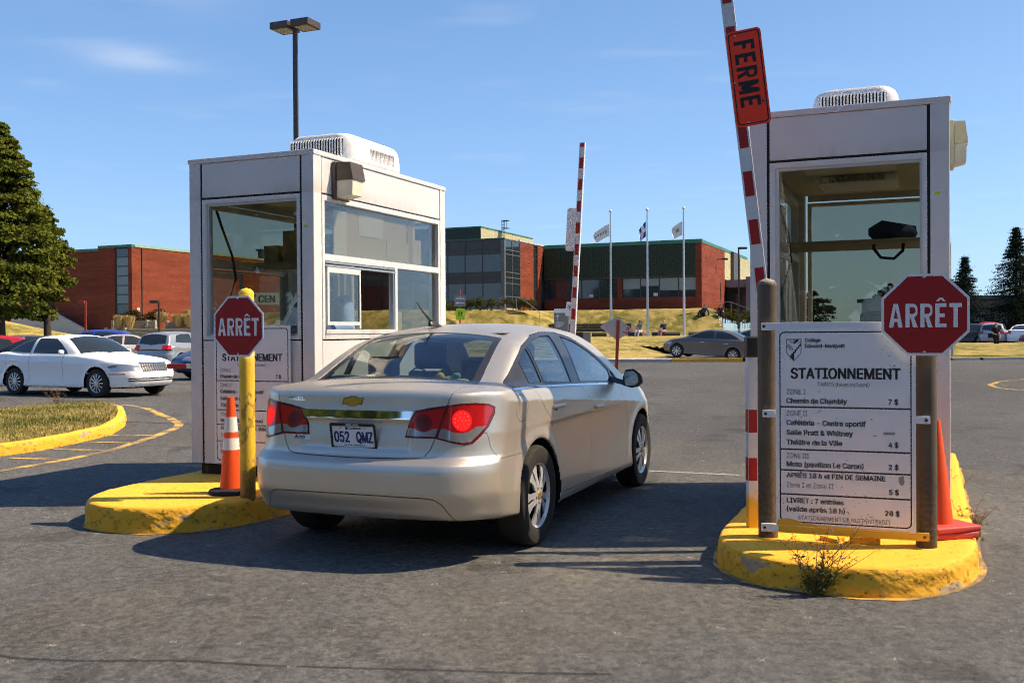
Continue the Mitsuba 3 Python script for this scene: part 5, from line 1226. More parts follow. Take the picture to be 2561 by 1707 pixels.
def vehicle(label, kind, paint, x, y, head, z=0., pitch=0., res=.05, scale=1., detail=1, rim='wheel_silver', spokes=9, group='cars parked in the lots'):
    """origin under the rear axle, heading clockwise from straight ahead"""
    k = thing('parked_car', label, 'car', group); S = kind
    new = T(x, y, z) @ Rz(-math.radians(head)) @ Rx(pitch) @ np.diag([scale, scale, scale, 1])
    proto = _proto.get((id(kind), res, detail))
    if proto:
        pk, pm, pp = proto; mv = new @ np.linalg.inv(pm)
        for q in [q for q in scene if q.startswith(pk + '__')]:
            d = dict(scene[q]); d['to_world'] = mi.ScalarTransform4f((mv @ np.array(scene[q]['to_world'].matrix)).tolist())
            if d['bsdf']['id'] == 'mat_' + pp: d['bsdf'] = {'type': 'ref', 'id': 'mat_' + paint}
            scene[k + q[len(pk):]] = d
        return k
    _proto[id(kind), res, detail] = (k, new, paint)
    F, m = shape(kind, res); man = to_man(m)
    with at(T(x, y, z) @ Rz(-math.radians(head)) @ Rx(pitch) @ np.diag([scale, scale, scale, 1])):
        a, d = split_under(skin(from_man(man), F, False, tol=.02), S)
        car_put('body', a, paint, k); car_put('underbody', d, 'under', k)
        cut = {1: prism([(-3, -1), (6, -1), (6, 3), (-3, 3)], 1, .4, 1.1), -1: prism([(-3, -1), (6, -1), (6, 3), (-3, 3)], 1, -1.1, -.4)}
        for s in (1, -1):
            side = man ^ cut[s]
            for w in S['win']: car_put('side_window', skin(from_man(side ^ prism(ccw(w), 1, s * .75 - .38, s * .75 + .38)), F, True, .004, .02), 'car_glass_dark', k)
            if detail > 1:
                lo_, hi_ = S['win'][0][0], S['win'][1][1]
                for u in S['door']:
                    g = seam([(u, .97), (u - .01, .72), (u - .02, .34)], .008, 1, s * .75 - .4, s * .75 + .4)
                    car_put('door_gap', skin(from_man(side ^ g), F, True, .002, .02), 'print_black', k)
                g = seam([(-.95, .55), (3.4, .55)], .022, 1, s * .75 - .4, s * .75 + .4); car_put('side_moulding', skin(from_man(side ^ g), F, True, .006, .02), paint, k)
                for u in (S['door'][0] - .55, S['door'][1] - .62): add('handle', rbx(s * .905, s * .935, u - .1, u + .1, .80, .835, .012), 'chrome', k, smooth=40)
        car_put('windscreen', skin(from_man(man ^ prism(ccw(S['ws']), 2, .9, 1.8)), F, True, .004, .02), 'car_glass_dark', k)
        car_put('rear_window', skin(from_man(man ^ prism(ccw(S['rw']), 2, .9, 1.8)), F, True, .004, .02), 'car_glass_dark', k)
        # lamps
        tl, hl = ([(.52, .78), (.52, .98), (.80, .98), (.82, .78)], [(.40, .60), (.40, .72), (.78, .75), (.86, .70), (.84, .60)])
        for s in (1, -1):
            P = lambda q, a, b: prism(ccw(np.array(q) * [s, 1]), 0, a, b)
            car_put('tail_lamp', skin(from_man(man ^ P(tl, -1.4, -.45)), F, True, .005, .02), 'lamp_red', k)
            h = car_put('headlight', skin(from_man(man ^ P(hl, 3.0, 4.)), F, True, .005, .02), 'lamp_clear', k)
            add('wing_mirror', rbx(s * .90, s * 1.04, S['door'][1] + .0, S['door'][1] + .09, .97, 1.07, .04), paint, k, smooth=40)
            for yy in (0, S['wb']): wheel(k, s * (.80 if detail > 1 else .805), yy, S['r'], .2, s, S['r'] * .66, 'spokes', rim, spokes)
        if detail > 1:
            gr = [(-.36, .58), (-.38, .745), (.38, .745), (.36, .58)]
            car_put('grille', skin(from_man(man ^ prism(ccw(gr), 0, 3., 4.)), F, True, .006, .02), 'dark_metal', k)
            gp = [(-.385, .57), (-.405, .765), (.405, .765), (.385, .57)]
            ring = Polygon(gp).difference(Polygon(gr).buffer(-.005)); 
            for q in ([(-.38, .745), (-.40, .770), (.40, .770), (.38, .745)], [(-.012, .58), (-.012, .75), (.012, .75), (.012, .58)]):
                car_put('grille_trim', skin(from_man(man ^ prism(ccw(q), 0, 3., 4.)), F, True, .012, .02), 'chrome', k)
            for i in range(11):
                x0 = -.33 + .066 * i; car_put('grille_bar', skin(from_man(man ^ prism(ccw([(x0 - .006, .59), (x0 - .006, .74), (x0 + .006, .74), (x0 + .006, .59)]), 0, 3., 4.)), F, True, .010, .02), 'steel_grey', k)
            for za, zb_ in ((.36, .385), (.41, .435)):
                car_put('bumper_slot', skin(from_man(man ^ prism(ccw([(-.66, za), (-.66, zb_), (.66, zb_), (.66, za)]), 0, 3., 4.)), F, True, .004, .02), 'trim_dark', k)
            for s in (1, -1):
                q = np.array([(s * .5 + .055 * math.cos(a), .40 + .04 * math.sin(a)) for a in np.linspace(0, 6.283, 15)[:-1]])
                car_put('fog_light', skin(from_man(man ^ prism(ccw(q), 0, 3., 4.)), F, True, .008, .02), 'lamp_clear', k)
                q = [(s * .70, .515), (s * .70, .545), (s * .86, .545), (s * .86, .515)]
                car_put('marker_light', skin(from_man(man ^ prism(ccw(q), 0, 2.9, 4.)), F, True, .005, .02), 'lamp_amber', k)
    return k
kw = vehicle('white sedan with upright chrome grille crossing behind the grass median', SEDAN, 'paint_white', -11.405, 24.23, 116.7, res=.034, detail=2, spokes=12, group=None)
kg = vehicle('grey sedan parked nose left on the driveway below the flagpoles', CIVIC, 'paint_grey', 10.51, 46.07, -61., z=-.03, pitch=.076, res=.04, detail=2, spokes=8, group='cars parked in the lots')
vehicle('silver hatchback seen from behind, between the white sedan and the left booth', HATCH, 'paint_silver', -14.1, 39.9, 17., res=.045)
vehicle('dark blue car nose half hidden by the left edge of the left booth', CIVIC, 'paint_navy', -7.6, 32.7, 232.)
vehicle('bright blue estate car with roof rails behind the white sedan', SUV, 'paint_blue', -18.3, 46., 262.)
vehicle('cream car whose roof shows between the blue estate and the silver hatchback', CIVIC, 'paint_cream', -17.6, 42., 60.)
vehicle('red car cut off by the left edge of the photo', HATCH, 'paint_red', -16.2, 32., 250., scale=.93)
vehicle('black car low behind the boot of the white sedan', CIVIC, 'paint_black', -12.7, 29.4, 262., scale=.97)
vehicle('slate coloured car roof behind the red car', CIVIC, 'paint_slate', -18.6, 40., 250.)
vehicle('pale silver car roof under the big tree', SEDAN, 'paint_silver', -20.4, 46.5, 240.)
vehicle('dark blue sedan half hidden behind the grey parked sedan', CIVIC, 'paint_slate', 14.0, 52., -62., z=.08)
vehicle('maroon car whose roof shows beyond the dark blue sedan', HATCH, 'paint_maroon', 15.6, 57.5, -64., z=.15, scale=.98)
vehicle('black hatchback parked side on under the spruces at the right', HATCH, 'paint_black', 33.4, 71., -75., z=.30)
vehicle('silver hatchback seen from behind next to the walking woman', HATCH, 'paint_silver', 34.0, 70., 30., z=.30)
vehicle('red hatchback behind the silver one at the right', SUV, 'paint_red', 36.6, 76., 30., z=.30)
vehicle('white sedan parked at the right edge of the photo', CIVIC, 'paint_white', 35.6, 69., 40., z=.30)
vehicle('dark maroon sedan nose towards the walking woman', SEDAN, 'paint_maroon', 36.0, 62.5, 275., z=.24)
# ---- the college: x along the front to the right, y along the lane, in the lane's frame
def win_part(k, x0, x1, z0, z1, y, blind=None, frame=.05, mat='facade_glass', fm='dark_metal'):
    w = add('window', cat(bx(x0, x1, y, y + .08, z0, z0 + frame), bx(x0, x1, y, y + .08, z1 - frame, z1), bx(x0, x0 + frame, y, y + .08, z0 + frame, z1 - frame), bx(x1 - frame, x1, y, y + .08, z0 + frame, z1 - frame)), fm, k)
    add('pane', bx(x0 + frame, x1 - frame, y + .04, y + .05, z0 + frame, z1 - frame), mat, w)
    if blind: add('blind', bx(x0 + frame, x1 - frame, y + .030, y + .037, z1 - frame - blind * (z1 - z0), z1 - frame), 'blind', w)
    return w
with at(LANE):
    k = thing('college_building', 'long low college wing with dark ribbed green cladding over a window band', 'building')
    X0, X1, Y0 = -33.61, -18.56, 87.67
    add('wall', bx(X0, X1 - .55, Y0 + .15, Y0 + 13, 2.6, 4.47), 'brick', k)
    add('wall', bx(X1 - .55, X1, Y0 - .02, Y0 + 10.8, 3.38, 9.28), 'brick', k)
    add('wall', bx(-26.4, -25.98, Y0 + .14, Y0 + .8, 4.47, 6.45), 'brick', k)
    add('foundation', bx(X1 - .9, X1 + .02, Y0 - .04, Y0 + 9.6, 1.5, 3.378), 'foundation', k)
    add('foundation', bx(X0, X1 - .9, Y0 + .10, Y0 + 1, 2.3, 3.40), 'foundation', k)
    add('cladding', bx(X0 + .02, X1 - .552, Y0 + .03, Y0 + 13, 6.45, 9.26), 'green_metal', k)
    n = 86; xs_ = np.linspace(X0 + .12, X1 - .66, n)
    add('cladding_rib', cat(*[bx(x - .035, x + .035, Y0 - .02, Y0 + .032, 6.46, 9.24) for x in xs_]), 'green_metal', k, kind='stuff')
    add('soffit', bx(X0 + .02, X1 - .552, Y0 + .1, Y0 + 1.0, 6.30, 6.448), 'dark_metal', k)
    r = add('roof', bx(X0 + .01, X1 - .01, Y0 + .2, Y0 + 13, 9.27, 9.5), 'roof_flat', k)
    add('fascia', bx(X0, X1 + .03, Y0 - .05, Y0 + .2, 9.27, 9.60), 'green_fascia', r)
    add('fascia', bx(X1 - .2, X1 + .03, Y0 + .205, Y0 + 24, 9.285, 9.56), 'green_fascia', r)
    add('back_wall', bx(X0 + .02, X1 - .56, Y0 + 2.6, Y0 + 2.8, 3.4, 6.4), 'booth_interior', k)
    ms = [-33.42, -31.73, -29.95, -28.17, -26.42]
    for a, b in zip(ms, ms[1:]): win_part(k, a, b, 4.48, 6.29, Y0 + .32)
    ms = [-25.96, -24.26, -22.49, -20.74, -19.12]
    for (a, b), bl in zip(zip(ms, ms[1:]), (.52, .38, .62, .62)): win_part(k, a, b, 4.48, 6.29, Y0 + .32, bl)
    for x in (-29.0, -22.85): add('window_notice', bx(x - .2, x + .2, Y0 + .345, Y0 + .35, 4.62, 4.90), 'paper', k)
    add('slot_window', bx(X1 - .01, X1 + .015, 96.1, 96.5, 4.33, 6.08), 'facade_glass', k)
    wl = add('wall_light', cat(bx(X1, X1 + .9, 94.4, 94.46, 8.18, 8.26), bx(X1 + .55, X1 + 1.05, 94.25, 94.6, 8.12, 8.30)), 'dark_metal', k)
    # metal clad parts behind, porch
    add('tan_wall', bx(X1 - 3, X1 - .02, 98.48, 101.75, 6.5, 9.27), 'tan_metal', k)
    add('tan_wall', bx(X1 - 3, X1 + .35, 105.2, 112, 4.5, 9.1), 'tan_metal', k)
    add('dark_wall', bx(X1 - 3, X1 + .3, 101.76, 105.19, 3.0, 9.45), 'bronze', k)
    p = add('porch', cat(bx(X1 + .04, X1 + 5.5, 98.6, 104, 5.75, 6.45), bx(X1 + 2.1, X1 + 6.2, 98.2, 98.55, 2.2, 6.70)), 'sign_grey', k)
    add('porch_wall', bx(X1 - .3, X1 + 2.1, 101.2, 101.4, 2.5, 5.75), 'bronze', p)
    for i, a in enumerate((.35, 1.2)):
        d = add('door', bx(X1 + a, X1 + a + .78, 101.12, 101.19, 3.1, 5.3), 'dark_metal', k); add('pane', bx(X1 + a + .14, X1 + a + .64, 101.1, 101.115, 3.5, 5.1), 'facade_glass', d)
    # glass wing
    g = thing('glass_wing', 'dark glazed two storey wing with a brick return facing the stairs', 'building')
    GX, GY, GT = -33.61, 78.27, 9.50
    add('core', bx(GX - 26, GX - .3, GY + .3, GY + 16, 2.2, GT - .1), 'dark_metal', g)
    r = add('roof', bx(GX - 26.02, GX + .02, GY - .02, GY + 9.3, GT - .1, GT), 'dark_metal', g)
    add('flashing', bx(GX - .1, GX + .05, GY + 3.4, GY + 9.42, GT + .003, GT + .16), 'foundation', r)
    add('flashing', bx(GX - 26, GX + .04, GY - .06, GY + .1, GT + .003, GT + .05), 'green_fascia', r)
    cols = [GX - .34] + [-35.7 - 1.69 * i for i in range(15)]
    rows = [3.3, 5.70, 6.20, 6.64, 8.20, 8.60, 9.38]
    for i in range(len(cols) - 1):
        for z0, z1 in zip(rows, rows[1:]):
            big = z1 - z0 > 1
            add('pane', bx(cols[i + 1] + .035, cols[i] - .035, GY + .05, GY + .09, z0 + .035, z1 - .035), 'facade_glass' if big else 'dark_metal', g)
        add('mullion', bx(cols[i + 1] - .035, cols[i + 1] + .035, GY, GY + .12, 3.2, GT - .1), 'dark_metal', g)
    for z in rows: add('transom', bx(cols[-1], GX - .34, GY + .02, GY + .11, z - .03, z + .03), 'dark_metal', g)
    add('corner_post', bx(GX - .34, GX, GY - .01, GY + .28, 2.6, GT - .1), 'grey_mullion', g)
    ys_ = [GY + .28, 80.06, 81.82]; rz = [3.3, 4.51, 5.66, 6.17, 6.62, 8.17, 8.56, 9.38]
    for a, b in zip(ys_, ys_[1:]):
        for z0, z1 in zip(rz, rz[1:]): add('side_pane', bx(GX - .09, GX - .05, a + .03, b - .03, z0 + .03, z1 - .03), 'facade_glass', g)
    for y in ys_[1:]: add('side_mullion', bx(GX - .12, GX, y - .035, y + .035, 3.0, GT - .1), 'grey_mullion', g)
    for z in rz: add('side_transom', bx(GX - .12, GX - .005, ys_[0], ys_[2], z - .035, z + .035), 'grey_mullion', g)
    add('brick_wall', bx(GX - .5, GX + .02, 81.86, 85.03, 2.6, GT - .1), 'brick', g)
    add('brick_wall', hull([[GX - .5, 86.08, GT - .1], [GX + .02, 86.08, GT - .1], [GX - .5, 87.63, GT - .1], [GX + .02, 87.63, GT - .1], [GX - .5, 86.08, 2.6], [GX + .02, 86.08, 2.6], [GX - .5, 86.55, 2.6], [GX + .02, 86.55, 2.6]]), 'brick', g)
    rz2 = [3.3, 4.3, 5.4, 6.3, 6.7, 8.2, 8.6, 9.38]
    for z0, z1 in zip(rz2, rz2[1:]): add('strip_pane', bx(GX - .14, GX - .10, 85.07, 86.04, z0 + .03, z1 - .03), 'facade_glass', g)
    for z in rz2: add('strip_transom', bx(GX - .14, GX - .06, 85.04, 86.07, z - .03, z + .03), 'dark_metal', g)
    # plant room behind
    u = thing('plant_room', 'pale tan rooftop block with a dark front above the glazed wing', 'building')
    add('wall', bx(-62, -41.66, 90.96, 105, 8, 12.0), 'dark_metal', u)
    add('front_cladding', bx(-62, -41.7, 90.90, 90.955, 8, 12.0), 'green_metal', u)
    add('side_cladding', bx(-41.655, -41.60, 90.92, 105, 8, 12.0), 'tan_metal', u)
    add('roof', bx(-62.05, -41.55, 90.85, 105.05, 12.002, 12.14), 'green_fascia', u)
    la = thing('roof_ladder', 'thin steel ladder cage standing on the roof against the sky', 'ladder')
    for dx in (-.28, .28): add('rail', bx(-41.35, -41.30, 95.9 + dx - .03, 95.9 + dx + .03, 10.6, 13.2), 'dark_metal', la)
    for i in range(9): add('rung', bx(-41.35, -41.31, 95.65, 96.15, 10.8 + .28 * i - .02, 10.8 + .28 * i + .02), 'dark_metal', la)
    for z in (12.35, 13.15): add('hoop', bx(-41.35, -40.7, 95.5, 96.3, z - .025, z + .025), 'dark_metal', la)
    for x in (-40.72, -41.0): add('cage_bar', bx(x - .02, x + .02, 95.5, 95.55, 12.35, 13.15), 'dark_metal', la)
    # brick hall at the left
    b = thing('brick_hall', 'tall red brick hall with a vertical window strip at its corner, left of the booths', 'building')
    LX, LY, LT = -54.88, 57.19, 7.98
    add('wall', bx(-80, LX - 3.28, LY + .2, LY + 20, .5, 7.80), 'brick', b)
    add('wall', bx(LX - 3.26, LX - 1.68, LY, LY + 20, .5, LT), 'brick', b)
    add('wall', bx(LX - .35, LX, LY, LY + 44, .5, LT), 'brick', b)
    add('wall', bx(LX - 1.68, LX - .35, LY + .5, LY + 20, .5, LT), 'dark_metal', b)
    r = add('roof', bx(-80, LX - .1, LY + .3, LY + 44, LT - .1, LT + .02), 'roof_flat', b)
    add('fascia', bx(-80, LX - 3.28, LY + .12, LY + .3, 7.80, 8.00), 'green_fascia', r); add('fascia', bx(LX - 3.27, LX + .04, LY - .06, LY + .3, LT, LT + .19), 'green_fascia', r)
    add('fascia', bx(LX - .1, LX + .05, LY + .305, LY + 44, LT + .003, LT + .17), 'pale_green_trim', r)
    zs_ = [7.9, 7.26, 6.56, 5.84, 5.12, 4.44, 3.74, 3.0, 1.4]
    for i, (z1, z0) in enumerate(zip(zs_, zs_[1:])): add('pane', bx(LX - 1.62, LX - .40, LY + .12, LY + .16, z0 + .04, z1 - .04), 'facade_glass' if i in (0, 6, 7) else 'facade_glass_light', b)
    for z in zs_: add('transom', bx(LX - 1.68, LX - .35, LY + .08, LY + .18, z - .04, z + .04), 'dark_metal', b)
    for x in (LX - 1.65, LX - .38): add('mullion', bx(x - .035, x + .035, LY + .06, LY + .2, .6, LT), 'dark_metal', b)
    add('downpipe', cyl([LX + .05, LY + 1.0, .8], [LX + .05, LY + 1.0, LT], .035, 8), 'bronze', b)
    add('wall_sign', bx(LX, LX + .02, LY + .5, LY + .75, 3.2, 3.42), 'sign_white', b)
    add('ramp_wall', hull([[-66, LY - 1.2, .3], [-66, LY - .9, .3], [-66, LY - 1.2, 3.1], [-66, LY - .9, 3.1], [-61.4, LY - 1.2, 3.1], [-61.4, LY - .9, 3.1], [-57.6, LY - 1.2, 1.5], [-57.6, LY - .9, 1.5], [-57.6, LY - 1.2, .3], [-57.6, LY - .9, .3]]), 'foundation', b)
    s = thing('direction_sign', 'white sign with a small emblem and the letters CEN seen through the left booth', 'sign')
    with at(T(-41.6, 53.5, 0) @ Rz(.62)):
        add('board', bx(-.1, 2.6, 0, .08, 3.35, 4.15), 'sign_white', s)
        add('lettering', face(text('CEN', .82, 3.52, 1.05, .44, .01, True), -.004), 'print_black', s)
        add('emblem', face(ext(unary_union([LineString([(.25, 3.95), (.42, 3.75), (.62, 3.98)]).buffer(.04), LineString([(.42, 3.75), (.36, 3.5)]).buffer(.03), LineString([(.42, 3.86), (.56, 3.8)]).buffer(.02)]), .01), -.004), 'print_black', s)
        for x in (.2, 2.2): add('post', bx(x, x + .12, .08, .18, -.1, 3.5), 'dark_metal', s)
# dark pavilion beyond the spruces
pv = thing('pavilion', 'dark flat roofed building half hidden between the two spruces', 'building')
add('wall', bx(41, 58, 106, 116, 0, 4.6), 'bronze', pv); add('roof', bx(40.6, 58.4, 105.6, 116.4, 4.6, 5.0), 'dark_metal', pv)
for i in range(5): w = add('window', bx(42 + 3.2 * i, 44.4 + 3.2 * i, 105.93, 106.0, 1.4, 3.2), 'facade_glass', pv)
# ---- stairs, rails, walls, logs on the lawn
def stairs(name, label, x, y, z, dx, dy, n, tread, rise, wid, mat='timber'):
    s = thing(name, label, 'stairs', 'stairs up the lawn bank')
    for i in range(n):
        cx, cy = x + dx * tread * i, y + dy * tread * i
        add('step', rbx(cx - wid / 2, cx + wid / 2, cy - .02 + dy * tread, cy, z - (i + 1) * rise - .5, z - (i + 1) * rise, .01), 'stair_brick', s)
    return s
plain('stair_brick', (.46, .34, .25), .85, .2)
st_ = thing('stairs', 'brick stairs rising up the bank to the glazed wing', 'stairs', 'stairs up the lawn bank')
with at(LANE):
    for i in range(11): add('step', rbx(-33.1 + .33 * i, -32.72 + .33 * i, 76.4, 79.2, 3.45 - .165 * (i + 1) - .6, 3.45 - .165 * (i + 1) + .165, .012), 'stair_brick', st_)
stairs('stairs', 'lower flight of brick stairs behind the seated man', 9.2, 79.5, 2.0, .45, -.9, 7, .36, .14, 1.6)
def rail(label, pts, posts):
    k = thing('handrail', label, 'handrail')
    add('rail', tube(pts, .03, 6), 'steel_grey', k)
    for (x, y, z0, z1) in posts: add('post', cyl([x, y, z0], [x, y, z1], .025, 6), 'steel_grey', k)
rail('steel handrail beside the upper brick stairs', [[.4, 80.9, 4.3], [1.0, 80.2, 4.0], [2.2, 78.4, 3.0]], [(2.2, 78.4, 1.6, 3.0), (.4, 80.9, 3.2, 4.3)])
rail('short steel post rail at the head of the upper brick stairs', [[-1.0, 81.2, 4.25], [-.8, 80.9, 4.25]], [(-.9, 81.0, 3.2, 4.25)])
rail('steel handrail running down beside the lower stairs', [[8.5, 80.5, 2.6], [9.7, 78.7, 2.2], [11.4, 76.2, 1.55]], [(8.5, 80.5, 1.6, 2.6), (11.4, 76.2, .9, 1.55)])
rail('steel handrail before the college porch', [[19.4, 93.5, 4.1], [20.5, 92.5, 4.1], [22.2, 91.4, 3.3], [23.2, 91.2, 3.25]], [(20.5, 92.5, 2.2, 4.1), (22.2, 91.4, 2.0, 3.3)])
wl = thing('garden_wall', 'long low grey timber wall on the lawn behind the signs', 'wall')
for i in range(3): add('beam', rbx(2.9, 9.4, 78.0 + .02 * i, 78.3 + .02 * i, 1.42 + .21 * i, 1.62 + .21 * i, .02), 'log_dark', wl)
def log(label, x0, x1, y, z):
    k = thing('log_bench', label, 'log', 'log seats in a row on the lawn')
    m = cyl([x0, y, z], [x1, y - .12, z], .19, 18); add('trunk', m, 'log_dark', k, smooth=40)
    add('cut_end', cyl([x1 + .001, y - .12, z], [x1 + .012, y - .12, z], .186, 18), 'log_end', k)
log('short log seat left of the diamond sign', 6.05, 7.15, 75, 1.16); log('log seat the man in grey sits on', 8.8, 9.85, 75, 1.16)
log('long log seat with a person in navy on it', 10.6, 12.7, 75, 1.16); log('log seat beyond the third flagpole', 13.4, 14.55, 75, 1.16)
def retaining(label, x0, x1, y, z0, z1, depth=.3):
    k = thing('retaining_wall', label, 'wall', 'timber retaining walls of the planters'); n = max(2, int((z1 - z0) / .16)); h = (z1 - z0) / n
    for i in range(n): add('timber', rbx(x0, x1, y + .012 * (i % 2), y + depth, z0 + i * h, z0 + (i + 1) * h - .012, .012), 'timber', k)
    for x in (x0, x1): add('post', rbx(x - .07, x + .07, y - .04, y + depth + .02, z0, z1 + .06, .012), 'timber', k)
retaining('lower timber retaining wall before the brick hall', -24.3, -19.0, 62, .3, 1.80)
retaining('dark end of the lower timber wall', -25.6, -24.4, 62.3, .3, 1.80)
retaining('upper timber wall under the tufts of grass', -25.6, -23.3, 63.4, 1.2, 2.28); retaining('middle timber wall with a square opening', -23.2, -22.7, 62.8, 1.2, 2.28); retaining('right timber wall under the grasses', -22.05, -18.6, 63.2, 1.2, 2.24)
S('planter_soil', flat(sbox(-26, 62.2, -18.6, 64.5), 1.76), 'lawn_grass')
# ---- street furniture
def twin_lamp(label, x, y, H, yaw):
    k = thing('lamp_post', label, 'street lamp')
    add('pole', hull(np.vstack([bx(x - .075, x + .075, y - .075, y + .075, 0, .02).vertices, bx(x - .06, x + .06, y - .06, y + .06, H - .02, H).vertices])), 'bronze', k)
    add('base_plate', bx(x - .16, x + .16, y - .16, y + .16, 0, .025), 'bronze', k)
    with at(T(x, y, H) @ Rz(yaw)):
        for s in (-1, 1):
            h = add('lamp_head', rbx(s * .05, s * .64, -.32, .32, -.02, .17, .012), 'bronze', k)
            add('lens', bx(s * .12, s * .57, -.24, .24, -.026, -.021), 'cream_plastic', h)
        add('arm', bx(-.1, .1, -.05, .05, .0, .1), 'bronze', k)
twin_lamp('tall bronze lamp post with two box heads behind the left booth', -6.06, 28, 10.0, -YAW)
def small_lamp(label, x, y, z0, z1, hx, mat, heads=1):
    k = thing('lamp_post', label, 'street lamp')
    add('pole', bx(x - .05, x + .05, y - .05, y + .05, z0, z1), mat, k)
    add('lamp_head', rbx(x, x + hx, y - .14, y + .14, z1 - .16, z1 + .02, .02), mat, k)
small_lamp('slim lamp post with a flat head before the brick hall', -21.93, 61.5, .2, 3.52, -.55, 'bronze'); small_lamp('rusty brown lamp post beside the ramp of the brick hall', -26.5, 61.5, .2, 3.52, -.35, 'post_red')
small_lamp('dark lamp post standing before the college porch', 19.05, 83., 1.2, 8.4, .7, 'dark_metal')
def flagpole(label, x, y, zb, H):
    k = thing('flagpole', label, 'flagpole', 'flagpoles in a row on the lawn')
    add('pole', cyl([x, y, zb], [x, y, H], .105, 14, .05), 'pole_silver', k, smooth=40); add('base', cyl([x, y, zb - .1], [x, y, zb + .08], .26, 16), 'pole_silver', k)
    m = trimesh.creation.icosphere(2, .12); m.apply_translation([x, y, H + .1]); add('finial', m, 'sign_white', k, smooth=True)
def flag(label, x, y, z1, pts, drop, mats, curl):
    """cloth hanging left of the pole: pts = (offset, sag) of its top edge"""
    n, m = 26, 12
    t = np.linspace(0, 1, n)[:, None]; s = np.linspace(0, 1, m)[None]
    X = x - .1 - t * pts[0] * (1 - .12 * s); Z = z1 - t ** 1.2 * pts[1] - s * drop * (1 - .18 * t); Yv = y + curl * np.sin(t * 9 + s * 2.5) * t
    V = np.stack([X, Yv + 0 * s, Z + 0 * X], -1).reshape(-1, 3)
    i = (np.arange(n - 1)[:, None] * m + np.arange(m - 1)).ravel(); F = np.vstack([np.c_[i, i + m, i + m + 1], np.c_[i, i + m + 1, i + 1]])
    k = thing('flag', label, 'flag', 'flags on the flagpoles')
    c = V[F].reshape(len(F), 3, 3).mean(1); tt = ((x - .1 - c[:, 0]) / pts[0]); ss = (z1 - tt ** 1.2 * pts[1] - c[:, 2]) / (drop * (1 - .18 * tt))
    sel = mats(tt, ss)
    for nm, mt in (('cloth', 'flag_white'), ('blue_field', 'flag_blue'), ('print', 'print_grey')):
        q = F[sel == nm]
        if len(q): add(nm, trimesh.Trimesh(V, q, process=True), mt, k, smooth=60)
for i, (x, zb, H) in enumerate(((7.42, 1.0, 10.3), (10.16, .98, 10.4), (12.88, .98, 10.5))):
    flagpole(('left', 'middle', 'right')[i] + ' silver flagpole on the lawn', x, 74, zb, H)
flag('white flag with grey print on the left flagpole', 7.42, 74, 9.45, (1.22, .75), .92, lambda t, s: np.where((s > .38) & (s < .62) & (t > .08) & (t < .95) & (np.sin(t * 40) > -.3), 'print', 'cloth'), .10)
flag('blue and white flag with a cross on the middle flagpole', 10.16, 74, 9.62, (.50, .62), 1.15, lambda t, s: np.where((np.abs(s - .5) < .14) | (np.abs(t - .55) < .16), 'cloth', 'blue_field'), .16)
flag('white flag with a faint crest on the right flagpole', 12.88, 74, 9.62, (.80, .55), 1.05, lambda t, s: np.where(np.hypot(t - .45, s - .5) < .16, 'print', 'cloth'), .12)
# signs before the lawn
k = thing('direction_sign', 'grey sign with a white left arrow above the lime school sign', 'sign')
with at(T(-2.62, 50, 0)):
    add('plate', face(ext(rrect(-.29, 2.72, .29, 3.30, .02), .02), 0), 'sign_grey', k)
    add('arrow', face(ext(unary_union([sbox(-.15, 2.885, .22, 2.925), Polygon([(-.21, 2.905), (-.10, 2.975), (-.10, 2.945), (-.14, 2.905), (-.10, 2.865), (-.10, 2.835)])]), .004), -.022), 'sign_white', k)
    add('text_bar', face(ext(unary_union([sbox(-.2, 3.10, .24, 3.125), sbox(-.08, 3.18, .06, 3.20), sbox(-.24, 3.15, .22, 3.165)]), .004), -.022), 'sign_white', k)
    add('post', cyl([0, .03, 0], [0, .03, 3.6], .045, 10), 'post_red', k)
    q = thing('school_sign', 'lime yellow school crossing sign with two black walking figures', 'sign')
    add('plate', face(ext(rrect(-.20, 2.05, .24, 2.63, .02), .004), -.02), 'sign_lime', q)
    fig = lambda x: unary_union([Point(x, 2.47).buffer(.028), LineString([(x, 2.44), (x - .005, 2.34)]).buffer(.024), LineString([(x, 2.34), (x - .045, 2.25)]).buffer(.014), LineString([(x, 2.34), (x + .04, 2.25)]).buffer(.014), LineString([(x, 2.42), (x - .05, 2.37)]).buffer(.011), LineString([(x, 2.42), (x + .05, 2.38)]).buffer(.011)])
    add('figures', face(ext(unary_union([fig(-.04), fig(.09), Polygon([(.12, 2.16), (.19, 2.09), (.19, 2.13), (.15, 2.17)])]), .003), -.025), 'print_black', q)
k = thing('no_parking_sign', 'white no parking sign leaning on a thin post', 'sign')
with at(T(2.62, 50, 0) @ Ry(.12)):
    add('plate', face(ext(rrect(-.20, 2.22, .22, 2.93, .03), .004), 0), 'sign_white', k)
    add('red_circle', face(ext(unary_union([Point(.01, 2.66).buffer(.13).difference(Point(.01, 2.66).buffer(.10)), LineString([(-.07, 2.74), (.09, 2.58)]).buffer(.016)]), .003), -.004), 'print_red', k)
    add('letter', face(text('P', -.04, 2.59, .09, .14, .002, True), -.003), 'print_black', k)
    add('post', cyl([.02, .03, 0], [.02, .03, 2.9], .03, 8), 'steel_grey', k)
k = thing('information_sign', 'grey upright sign with an arrow up behind the no parking sign', 'sign')
